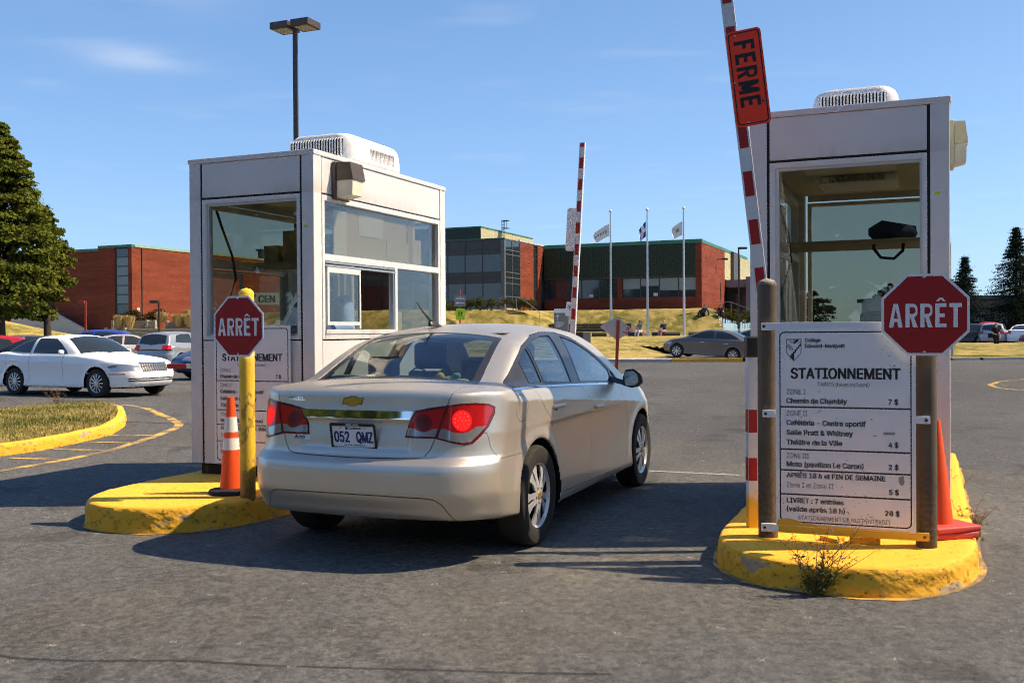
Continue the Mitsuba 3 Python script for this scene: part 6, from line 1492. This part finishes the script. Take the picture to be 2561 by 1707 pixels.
with at(T(2.56, 51.5, 0)):
    add('panel', bx(-.36, .36, 0, .1, .1, 2.62), 'sign_grey', k); add('header', bx(-.36, .36, -.005, 0, 2.40, 2.62), 'sign_white', k)
    add('arrow', face(ext(unary_union([sbox(-.19, 2.0, -.16, 2.25), Polygon([(-.27, 2.2), (-.175, 2.32), (-.08, 2.2), (-.12, 2.2), (-.175, 2.26), (-.23, 2.2)])]), .004), -.006), 'sign_white', k)
    add('text_bar', face(ext(unary_union([sbox(-.27, 1.88 - .1 * i, w, 1.92 - .1 * i) for i, w in enumerate((.16, .12, .02))]), .004), -.006), 'sign_white', k)
add('delineator', cyl([20.6, 46.3, 0], [20.6, 46.3, 1.15], .07, 10), 'steel_grey', label='short grey post on the dry verge at the right', cat='post')
# ---- trees, shrubs, grasses
def quads(P, D, size, rs, aspect=.7, seedc=None, ca=(.05, .07, .01), cb=(.13, .135, .02), shade=None):
    """leaf faces at points P, roughly facing D"""
    n = len(P)
    D = D + rs.normal(size=(n, 3)) * .55; D /= np.linalg.norm(D, axis=1)[:, None]
    a = np.cross(D, rs.normal(size=(n, 3))); a /= np.linalg.norm(a, axis=1)[:, None]; b = np.cross(D, a)
    s = size * rs.uniform(.6, 1.35, n)[:, None]
    V = np.stack([P - a * s * .5, P + b * s * aspect * .5, P + a * s * .5, P - b * s * aspect * .5], 1)
    V[:, 1] += D * s * .1; V[:, 3] += D * s * .1
    i = np.arange(n) * 4
    F = np.vstack([np.c_[i, i + 1, i + 2], np.c_[i, i + 2, i + 3]])
    t = np.clip(rs.uniform(0, 1, n) * .6 + .4 * meshkit.fbm(P * .9, 2, 3), 0, 1)[:, None]
    C = np.array(ca) * (1 - t) + np.array(cb) * t
    return (V.reshape(-1, 3), F), np.repeat(C, 4, axis=0)
def leafy(name, parts, parent, mat='leaf', **k):
    V = np.vstack([p[0][0] for p in parts]); off = np.cumsum([0] + [len(p[0][0]) for p in parts]); F = np.vstack([p[0][1] + o for p, o in zip(parts, off)])
    return add(name, (V, F), mat, parent, color=np.vstack([p[1] for p in parts]), **k)
def broadleaf(name, label, x, y, zb, prof, n_clump, n_leaf, size, seed, ca, cb, group=None, trunk=.22, cat_='tree', squash=1.0):
    """prof: (height, radius) of the crown's outline"""
    rs = np.random.default_rng(seed); k = thing(name, label, cat_, group); pr = np.array(prof, float)
    z0, z1 = pr[0, 0], pr[-1, 0]
    add('trunk', tube([[x, y, zb - .3], [x + .03, y, (zb + z0) / 2], [x - .05, y + .05, z0 + .25 * (z1 - z0)], [x + .05, y, z0 + .7 * (z1 - z0)]], [trunk * 1.25, trunk, trunk * .7, trunk * .2], 9), 'bark', k, smooth=60)
    parts, limbs = [], []
    for i in range(n_clump):
        z = rs.uniform(z0, z1); R = np.interp(z, pr[:, 0], pr[:, 1]); a = rs.uniform(0, 2 * np.pi); q = math.sqrt(rs.uniform(.12, 1.0))
        if i % 3: q = rs.uniform(.72, 1.0)
        c = np.array([x + R * q * math.cos(a), y + R * q * math.sin(a) * squash, z]); r = max(.28, .26 * R + .22) * rs.uniform(.7, 1.25)
        m = int(n_leaf * rs.uniform(.6, 1.4)); d = rs.normal(size=(m, 3)); d /= np.linalg.norm(d, axis=1)[:, None]; d[:, 2] = np.abs(d[:, 2]) * .9 - .25 * rs.uniform(size=m)
        P = c + d * r * np.array([1.1, 1.1, .62]) * rs.uniform(.35, 1.05, m)[:, None] ** .6
        parts.append(quads(P, d * [.6, .6, .3] + [0, 0, .55], size, rs, .75, None, ca, cb))
        if i % 4 == 0: limbs.append(tube([[x, y, z0 + .55 * (z - z0) * .8], (c + [x, y, z]) / 2 - [0, 0, .2], c], [trunk * .35, trunk * .2, .015], 5))
    add('limb', cat(*limbs), 'bark', k, smooth=60, kind='stuff')
    leafy('crown', parts, k)
    return k
def conifer(name, label, x, y, zb, H, R, seed, ca, cb, group=None, tiers=28, per=20, skew=1.):
    rs = np.random.default_rng(seed); k = thing(name, label, 'tree', group)
    add('trunk', cyl([x, y, zb - .2], [x, y, H], .2, 9, .02), 'bark', k, smooth=60)
    parts, twigs = [], []
    for t in range(tiers):
        f = t / (tiers - 1); z = zb + .25 + (H - zb - .3) * (f ** .92); rr = R * (1 - f) ** .85 * rs.uniform(.82, 1.12) + .07
        for b in range(max(4, int(per * (1 - .55 * f)))):
            a = rs.uniform(0, 2 * np.pi); L = rr * rs.uniform(.72, 1.12)
            tt = np.linspace(.12, 1, 9); drop = .30 * L * tt ** 1.6 - .16 * L * tt ** 4 * skew
            P0 = np.stack([x + L * tt * math.cos(a), y + L * tt * math.sin(a), z - drop], 1)
            twigs.append(tube(P0[::3], [.02, .014, .008][:len(P0[::3])], 3))
            m = 60; u = rs.uniform(.05, 1.0, m); P = np.stack([np.interp(u, tt, P0[:, i]) for i in range(3)], 1)
            sd = rs.normal(size=(m, 3)) * [.17, .17, .10] * (1 + L * .45) * (1.15 - u)[:, None]; P = P + sd - [0, 0, .03]
            parts.append(quads(P, np.tile([math.cos(a) * .3, math.sin(a) * .3, .9], (m, 1)), .17, rs, .35, None, ca, cb))
    add('branch', cat(*twigs), 'bark', k, kind='stuff')
    leafy('needles', parts, k)
G1, G2 = (.060, .085, .010), (.20, .215, .04)
broadleaf('maple_tree', 'large dense maple at the left edge before the brick hall', -25.9, 50, .2, [(2.3, 1.2), (2.8, 2.1), (3.8, 2.45), (5.2, 2.35), (6.9, 2.15), (7.7, 1.9), (8.9, 1.45), (10.2, 1.15), (11.4, .5), (12.0, .15)], 330, 150, .20, 3, G1, G2, trunk=.28)
broadleaf('maple_tree', 'smaller maple whose trunk stands right of the large one', -24.9, 53, .3, [(2.2, .5), (2.9, .95), (4.4, 1.1), (6.0, .9), (7.4, .5), (8.0, .1)], 90, 120, .20, 9, G1, G2, trunk=.2)
conifer('spruce_tree', 'bluish spruce just right of the right booth', 38.9, 85, .5, 7.55, 2.6, 4, (.020, .034, .026), (.055, .075, .055), 'spruces beyond the right car park')
conifer('spruce_tree', 'tall dark spruce at the right edge of the photo', 41.8, 82, .5, 9.7, 3.9, 5, (.010, .020, .010), (.034, .050, .022), 'spruces beyond the right car park', 32, 24)
conifer('spruce_tree', 'dark spruce lower and behind the tall one at the right edge', 45.2, 84, .5, 8.4, 3.6, 6, (.010, .020, .010), (.030, .044, .020), 'spruces beyond the right car park')
for i, (x, y, H, lb) in enumerate(((40.5, 100, 5.0, 'yellowish young tree behind the bluish spruce'), (47, 122, 7.0, 'broad green tree behind the flat roofed building'), (55, 124, 7.6, 'green tree at the far right behind the flat roofed building'), (38, 125, 6.2, 'distant green tree right of the right booth'))):
    broadleaf('far_tree', lb, x, y, .4, [(1.0, 1.0), (2.4, 2.4), (H * .6, 2.6), (H * .85, 1.5), (H, .3)], 60, 70, .34, 20 + i, (.06, .075, .012) if i == 0 else (.03, .045, .012), (.2, .19, .04) if i == 0 else (.08, .095, .03), 'trees behind the flat roofed building', .16)
def bush(label, x, y, z, rx, h, seed, ca=(.04, .052, .014), cb=(.11, .105, .035), n=26, size=.15, group='shrubs along the college'):
    rs = np.random.default_rng(seed); k = thing('shrub', label, 'shrub', group); parts, st = [], []
    for i in range(n):
        c = np.array([x + rx * rs.uniform(-1, 1), y + .6 * rs.uniform(-1, 1), z + h * rs.uniform(.25, .8)]); m = 60
        d = rs.normal(size=(m, 3)); d /= np.linalg.norm(d, axis=1)[:, None]
        parts.append(quads(c + d * rs.uniform(.2, .36) * np.array([1, 1, .8]), d + [0, 0, .5], size, rs, .6, None, ca, cb)); st.append(tube([[c[0], c[1], z - .1], c], [.02, .008], 4))
    add('stem', cat(*st), 'bark', k, kind='stuff'); leafy('foliage', parts, k)
bush('dark shrub at the foot of the glazed wing left of the stairs', -1.9, 79.3, 3.25, 1.5, .95, 31); bush('shrub at the glazed wing further left', -4.6, 80, 3.25, 1.3, .8, 32)
bush('shrub right of the head of the brick stairs', .9, 82.5, 3.3, .95, .95, 33); bush('low yellow green shrub left of the college porch', 19.4, 90, 2.2, .9, 1.4, 34, (.06, .07, .015), (.16, .15, .04), 26); bush('shrub right of the college porch lamp post', 21.3, 89, 1.7, 1.2, 1.7, 35, (.06, .07, .015), (.15, .14, .04), 34)
bush('dark purple green shrub at the corner of the brick hall', -24.5, 66, 2.0, 1.2, 1.2, 36, (.035, .03, .016), (.09, .07, .035), 30, group='shrubs of the planters')
def tuft(label, x, y, z, r, h, seed, n=420):
    rs = np.random.default_rng(seed); k = thing('grass_tuft', label, 'ornamental grass', 'pale ornamental grasses in the planters')
    V, F = [], []
    for i in range(n):
        a = rs.uniform(0, 2 * np.pi); q = rs.uniform(0, r); l = h * rs.uniform(.75, 1.1); ln = rs.uniform(.05, .36) * h * .6
        b = np.array([x + q * .4 * math.cos(a), y + q * .4 * math.sin(a), z]); m = b + [q * .45 * math.cos(a), q * .45 * math.sin(a), l * .6]; t = m + [ln * math.cos(a), ln * math.sin(a), l * .4]
        s = np.array([-math.sin(a), math.cos(a), 0]) * .018; s2 = s * 2.0
        o = len(V) * 1; V += [b - s, b + s, m - s2, m + s2, t]; F += [[o, o + 1, o + 3], [o, o + 3, o + 2], [o + 2, o + 3, o + 4]]
    add('blade', (np.array(V), np.array(F)), 'ornamental_grass', k, kind='stuff')
for i, (x, y, z, r, h) in enumerate(((-24.85, 62.6, 1.75, .35, .88), (-24.2, 62.6, 1.75, .38, .86), (-22.5, 63.6, 2.2, .5, .66), (-21.2, 62.9, 1.85, .42, .86), (-20.5, 62.8, 1.85, .42, .84), (-19.9, 62.9, 1.85, .42, .86), (-21.2, 64.6, 2.4, .3, .62))):
    tuft(('leftmost straw coloured grass tuft before the brick hall', 'straw grass tuft just right of the leftmost one', 'greener grass tuft behind the slim lamp post', 'straw grass tuft right of the slim lamp post', 'straw grass tuft second from the left booth', 'straw grass tuft nearest the left booth', 'small straw tuft standing behind the others')[i], x, y, z, r, h, 50 + i)
def weed(label, x, y, z, spread, h, seed, n_stem, leaves, dry=0.):
    rs = np.random.default_rng(seed); k = thing('weed', label, 'weed'); st, parts = [], []
    for i in range(n_stem):
        a = rs.uniform(math.pi * .9, 2.1 * math.pi); L = h * rs.uniform(.55, 1.1); ln = spread * rs.uniform(.1, 1.)
        tt = np.linspace(0, 1, 7); wob = rs.normal(size=2) * .02
        P = np.stack([x + rs.uniform(-.04, .04) + ln * tt ** 1.3 * math.cos(a) + wob[0] * np.sin(tt * 5), y - .02 + .45 * ln * tt * math.sin(a) * .5, z + L * tt - .12 * L * tt ** 3], 1)
        st.append(tube(P, np.linspace(.0032, .0012, 7), 4))
        for q in range(rs.integers(2, 5)):
            j = rs.integers(3, 7); b = P[min(j, 6)]; e = b + rs.normal(size=3) * [.05, .03, .03] + [0, 0, .035]; st.append(tube([b, (b + e) / 2 + [0, 0, .006], e], [.0016, .0012, .001], 3))
            parts.append(quads(e + rs.normal(size=(3, 3)) * .004, rs.normal(size=(3, 3)), .014, rs, .6, None, (.20, .13, .08), (.34, .26, .17)))
        m = leaves; u = rs.uniform(.02, .55, m); PP = np.stack([np.interp(u, tt, P[:, i_]) for i_ in range(3)], 1) + rs.normal(size=(m, 3)) * .018
        parts.append(quads(PP, rs.normal(size=(m, 3)) * .5 + [0, -.4, .6], .032, rs, .42, None, (.05, .08, .018) if not dry else (.16, .15, .05), (.16, .18, .06) if not dry else (.42, .36, .2)))
    add('stem', cat(*st), 'weed_stem', k, kind='stuff'); leafy('leaf', parts, k, kind='stuff')
weed('straggly flowering weed growing against the kerb of the right island', 1.60, 5.24, 0, .24, .38, 61, 20, 16)
weed('dry weed beside the right edge of the right island', 3.06, 6.62, 0, .16, .24, 62, 16, 12, 1.)
weed('dry grass tuft further along the right island kerb', 3.72, 8.35, 0, .12, .16, 63, 14, 8, 1.)
weed('thin dry weed on the grass median before the white sedan', -8.2, 17.9, .13, .35, .42, 64, 12, 8, 1.)
# a belt of trees across the road behind the viewer, what the bright trim reflects
rs = np.random.default_rng(77); parts = []
for i in range(28):
    cx, cy, H = -46 + 6.2 * i + rs.uniform(-1.5, 1.5), -25 + rs.uniform(-3, 3), rs.uniform(11, 15)
    if i > 15: cx, cy = -46 - 1.2 * (i - 16) + rs.uniform(-2, 2), -22 + 5.0 * (i - 16) + rs.uniform(-1, 1)
    if i > 22: continue
    m = 900; d = rs.normal(size=(m, 3)); d /= np.linalg.norm(d, axis=1)[:, None]
    P = np.array([cx, cy, H * .55]) + d * np.array([3.4, 3.0, H * .46]) * rs.uniform(.6, 1.02, m)[:, None]
    parts.append(quads(P, d, 1.1, rs, .8, None, (.04, .06, .012), (.12, .14, .03)))
leafy('distant_wood', parts, None, kind='stuff', label='belt of green trees across the road', cat='wood')
# ---- people
def body_mesh(bones, ref=.03, it=6):
    """bones: lists of ((x, y, z), radius) chains, joined into one smooth figure"""
    M = manifold3d.Manifold()
    def ball(p, r): return trimesh.creation.icosphere(2, r).vertices + p
    for ch in bones:
        for (p, r), (q, s) in zip(ch, ch[1:]):
            h = hull(np.vstack([ball(np.array(p), r), ball(np.array(q), s)])); M = M + to_man(h)
    m = from_man(M.refine_to_length(ref)); m.merge_vertices(); trimesh.smoothing.filter_taubin(m, iterations=it)
    return m
def mid(a, b, t): return tuple(np.array(a) * (1 - t) + np.array(b) * t)
def person(label, J, skin_, hair, top, legs, shoes='cloth_black', long_hair=False, group=None, sleeves=False, ref=.03, extra=None):
    """J: joints by name. One continuous body; clothing, hair, shoes over it"""
    k = thing('person', label, 'person', group)
    J = {a: np.array(b, float) for a, b in J.items()}
    hd, nk, ch, pv = J['head'], J['neck'], J['chest'], J['pelvis']
    f = J['face'] / np.linalg.norm(J['face']); up = hd - nk; up /= np.linalg.norm(up); rt = np.cross(f, up); rt /= np.linalg.norm(rt)
    ch_l = []
    def limb(a, b, c, d, r): 
        return [(J[a], r[0]), (J[b], r[1]), (J[c], r[2]), (J[d], r[3])]
    bones = [[(pv, .125), (mid(pv, ch, .5), .115), (ch, .13), (mid(ch, nk, .6), .10), (nk, .055), (hd - up * .06, .06)]]
    bones += [[(hd - up * .045 + f * .012, .078), (hd + up * .03 - f * .012, .092)], [(hd - up * .06 + f * .03, .055), (hd - up * .095 + f * .045, .038)], [(hd - up * .02 + f * .088, .012), (hd - up * .04 + f * .105, .013)]]
    for s in ('l', 'r'):
        bones += [[(mid(ch, nk, .45), .08), (J['sh_' + s], .062), (J['el_' + s], .045), (J['wr_' + s], .030)]]
        h0, h1 = J['wr_' + s], J['ha_' + s]; dd = (h1 - h0) / (np.linalg.norm(h1 - h0) + 1e-9); sid = np.cross(dd, f); sid /= np.linalg.norm(sid) + 1e-9
        bones += [[(h0, .030), (mid(h0, h1, .55), .036)]]
        for o, l in ((-.026, .9), (-.009, 1.0), (.009, .97), (.025, .85)): bones += [[(mid(h0, h1, .5) + sid * o, .012), (h0 + (h1 - h0) * l + sid * o * 1.1 + f * .012, .009)]]
        bones += [[(mid(h0, h1, .2) + sid * .028, .013), (mid(h0, h1, .6) + sid * .055 + f * .015, .010)]]
        bones += [[(mid(pv, J['hip_' + s], .6), .12), (J['hip_' + s], .095), (J['kn_' + s], .062), (J['an_' + s], .042)], [(J['an_' + s], .042), (J['to_' + s], .036)]]
    add('body', body_mesh(bones, ref), skin_, k, smooth=True)
    # clothes follow the body a little outside it
    g = .016
    t = [[(pv + up * .0, .125 + g), (mid(pv, ch, .5), .115 + g), (ch, .13 + g), (mid(ch, nk, .55), .10 + g)]]
    for s in ('l', 'r'):
        e = J['el_' + s] if not sleeves else J['wr_' + s]
        t += [[(mid(ch, nk, .45), .08 + g), (J['sh_' + s], .064 + g)] + ([(mid(J['sh_' + s], J['el_' + s], .55), .056 + g)] if not sleeves else [(J['el_' + s], .046 + g), (mid(J['el_' + s], J['wr_' + s], .9), .034 + g)])]
    add('shirt', body_mesh(t, ref), top, k, smooth=True)
    t = []
    for s in ('l', 'r'): t += [[(pv, .126 + g), (mid(pv, J['hip_' + s], .6), .12 + g), (J['hip_' + s], .096 + g), (J['kn_' + s], .064 + g)] + ([(mid(J['kn_' + s], J['an_' + s], .92), .05 + g)] if legs[1] else [])]
    add('trousers', body_mesh(t, ref), legs[0], k, smooth=True)
    for s in ('l', 'r'): add('shoe', body_mesh([[(J['an_' + s] - [0, 0, .01], .052), (J['to_' + s], .045)], [(J['an_' + s] - f * .03, .05), (J['an_' + s], .05)]], ref), shoes, k, smooth=True)
    h = [[(hd + up * .045 - f * .02, .097), (hd + up * .02 - f * .035, .095)], [(hd - up * .0 - f * .04, .088), (hd - up * .05 - f * .035, .078)]]
    if long_hair: h += [[(hd - f * .04, .09), (hd - up * .16 - f * .05, .085), (hd - up * .28 - f * .05, .05)], [(hd + rt * .06 - up * .02, .05), (hd + rt * .075 - up * .2, .04)], [(hd - rt * .06 - up * .02, .05), (hd - rt * .075 - up * .2, .04)]]
    add('hair', body_mesh(h, ref, 3), hair, k, smooth=True)
    for s in (-1, 1):
        m = trimesh.creation.icosphere(1, .013); m.apply_translation(hd + f * .082 + rt * s * .034 + up * .005); add('eye', m, 'print_black', k, smooth=True)
        m = trimesh.creation.icosphere(1, .02); m.vertices = m.vertices * [.6, 1, 1.4]; m.apply_translation(hd + rt * s * .092 - up * .015); add('ear', m, skin_, k, smooth=True)
    m = hull([hd + f * .083 - up * .068 + rt * a + up * b for a, b in ((-.025, 0), (.025, 0), (0, .008), (0, -.008))] + [hd + f * .07 - up * .068]); add('mouth', m, 'cloth_pink', k)
    return k
def standing(h=1.65, stride=.0):
    s = h / 1.7
    J = dict(head=(0, 0, 1.58), face=(0, -1, -.05), neck=(0, 0, 1.44), chest=(0, 0, 1.25), pevis=(0, 0, .95), pelvis=(0, 0, .95))
    return s, J
# woman walking with a shoulder bag
with at(T(29.35, 60.0, .12) @ Rz(.15) @ np.diag([.94, .94, .94, 1.])):
    person('person in black walking across the verge with a dark shoulder bag', dict(head=(0, -.03, 1.60), face=(-.35, -1, -.1), neck=(0, 0, 1.45), chest=(0, 0, 1.26), pelvis=(0, .02, .96),
        sh_l=(.18, 0, 1.40), el_l=(.235, .0, 1.12), wr_l=(.24, -.08, .90), ha_l=(.235, -.12, .75), sh_r=(-.18, 0, 1.40), el_r=(-.24, .06, 1.14), wr_r=(-.16, -.12, 1.06), ha_r=(-.10, -.2, 1.04),
        hip_l=(.09, 0, .90), kn_l=(.09, -.08, .50), an_l=(.08, .16, .12), to_l=(.08, .04, .05), hip_r=(-.09, 0, .90), kn_r=(-.085, -.06, .48), an_r=(-.07, -.06, .07), to_r=(-.07, -.20, .04)),
        'skin_pale', 'hair_brown', 'cloth_black', ('cloth_black', True), long_hair=True)
    bg = thing('shoulder_bag', 'dark bag hanging at the hip of the walking person', 'bag')
    add('pouch', rbx(-.42, -.20, -.02, .24, .80, 1.08, .05), 'cloth_black', bg, smooth=40)
    add('strap', tube([[-.30, .1, 1.05], [-.22, .06, 1.3], [-.05, .02, 1.46], [.12, .12, 1.38], [.1, .17, 1.2], [-.22, .2, 1.0]], .014, 5), 'cloth_black', bg)
def seated(x, y, z, yaw, label, skin_, hair, top, legs, lean=0., long_hair=False, sleeves=False, arms='knees', ground=False, group='people sitting on the lawn'):
    with at(T(x, y, z) @ Rz(yaw)):
        if ground: hip, kz, ky, ay = .12, .46, -.34, -.62
        else: hip, kz, ky, ay = .46, .50, -.42, -.50
        c = lambda t: (0, lean * t * .5, hip + .04 + t)
        J = dict(pelvis=c(0), chest=c(.33), neck=c(.53), head=np.array(c(.68)) + [0, -.04, 0], face=(0, -1, -.25))
        for s, q in (('l', 1), ('r', -1)):
            J['sh_' + s] = np.array(c(.49)) + [q * .18, 0, 0]; J['hip_' + s] = (q * .10, -.06, hip + .02); J['kn_' + s] = (q * .14, ky, kz); J['an_' + s] = (q * .12, ay, .08); J['to_' + s] = (q * .12, ay - .14, .04)
            if arms == 'back' and q > 0: J['el_' + s] = (q * .26, .2 + lean * .1, hip + .3); J['wr_' + s] = (q * .26, .36, .1); J['ha_' + s] = (q * .27, .45, .03)
            elif arms == 'face': J['el_' + s] = (q * .2, -.2, hip + .32); J['wr_' + s] = (q * .08, -.24, hip + .56); J['ha_' + s] = (q * .04, -.2, hip + .66)
            else: J['el_' + s] = (q * .24, -.14, hip + .28); J['wr_' + s] = (q * .16, ky * .85, kz - .02); J['ha_' + s] = (q * .13, ky * .95 - .08, kz - .1)
        return person(label, J, skin_, hair, top, legs, long_hair=long_hair, sleeves=sleeves, group=group, ref=.04)
seated(9.72, 74.85, .93, -.75, 'person with dark hair in a grey shirt sitting on a log seat', 'skin', 'hair_dark', 'cloth_grey', ('cloth_pale', True), lean=-.05)
seated(11.55, 74.9, .93, -1.0, 'person in navy with pale hair sitting on the long log seat', 'skin_pale', 'hair_blond', 'cloth_navy', ('cloth_pink', True), lean=-.15, sleeves=True, arms='face')
zz = float(lawn_z(16.0, 82.0))
seated(15.9, 82., zz - .05, -.85, 'person in dark clothes leaning back on the grass bank', 'skin', 'hair_dark', 'cloth_navy', ('cloth_black', True), lean=.5, sleeves=True, arms='back', ground=True)
seated(17.3, 82., float(lawn_z(17.3, 82.)) - .05, -.3, 'person in maroon with bare arms sitting on the grass bank', 'skin_pale', 'hair_dark', 'cloth_maroon', ('cloth_black', True), lean=-.15, long_hair=True, ground=True)
# attendant in the left booth, leaning over the counter
with at(frame_u(LBX, LBY, YAW) @ T(-.50, .95, ZB + .03) @ Rz(.25)):
    person('person in a pale blue shirt leaning over the counter inside the left booth', dict(head=(.0, -.22, 1.50), face=(0, -.9, -.5), neck=(0, -.12, 1.40), chest=(0, -.06, 1.22), pelvis=(0, .06, .92),
        sh_l=(.19, -.08, 1.36), el_l=(.27, -.22, 1.14), wr_l=(.12, -.42, 1.12), ha_l=(.05, -.52, 1.11), sh_r=(-.19, -.08, 1.36), el_r=(-.27, -.2, 1.14), wr_r=(-.15, -.42, 1.12), ha_r=(-.08, -.52, 1.11),
        hip_l=(.1, .04, .88), kn_l=(.11, -.02, .48), an_l=(.11, .05, .07), to_l=(.11, -.1, .04), hip_r=(-.1, .04, .88), kn_r=(-.11, -.02, .48), an_r=(-.11, .05, .07), to_r=(-.11, -.1, .04)),
        'skin', 'hair_dark', 'cloth_pale_blue', ('cloth_navy', True), sleeves=True, ref=.025)
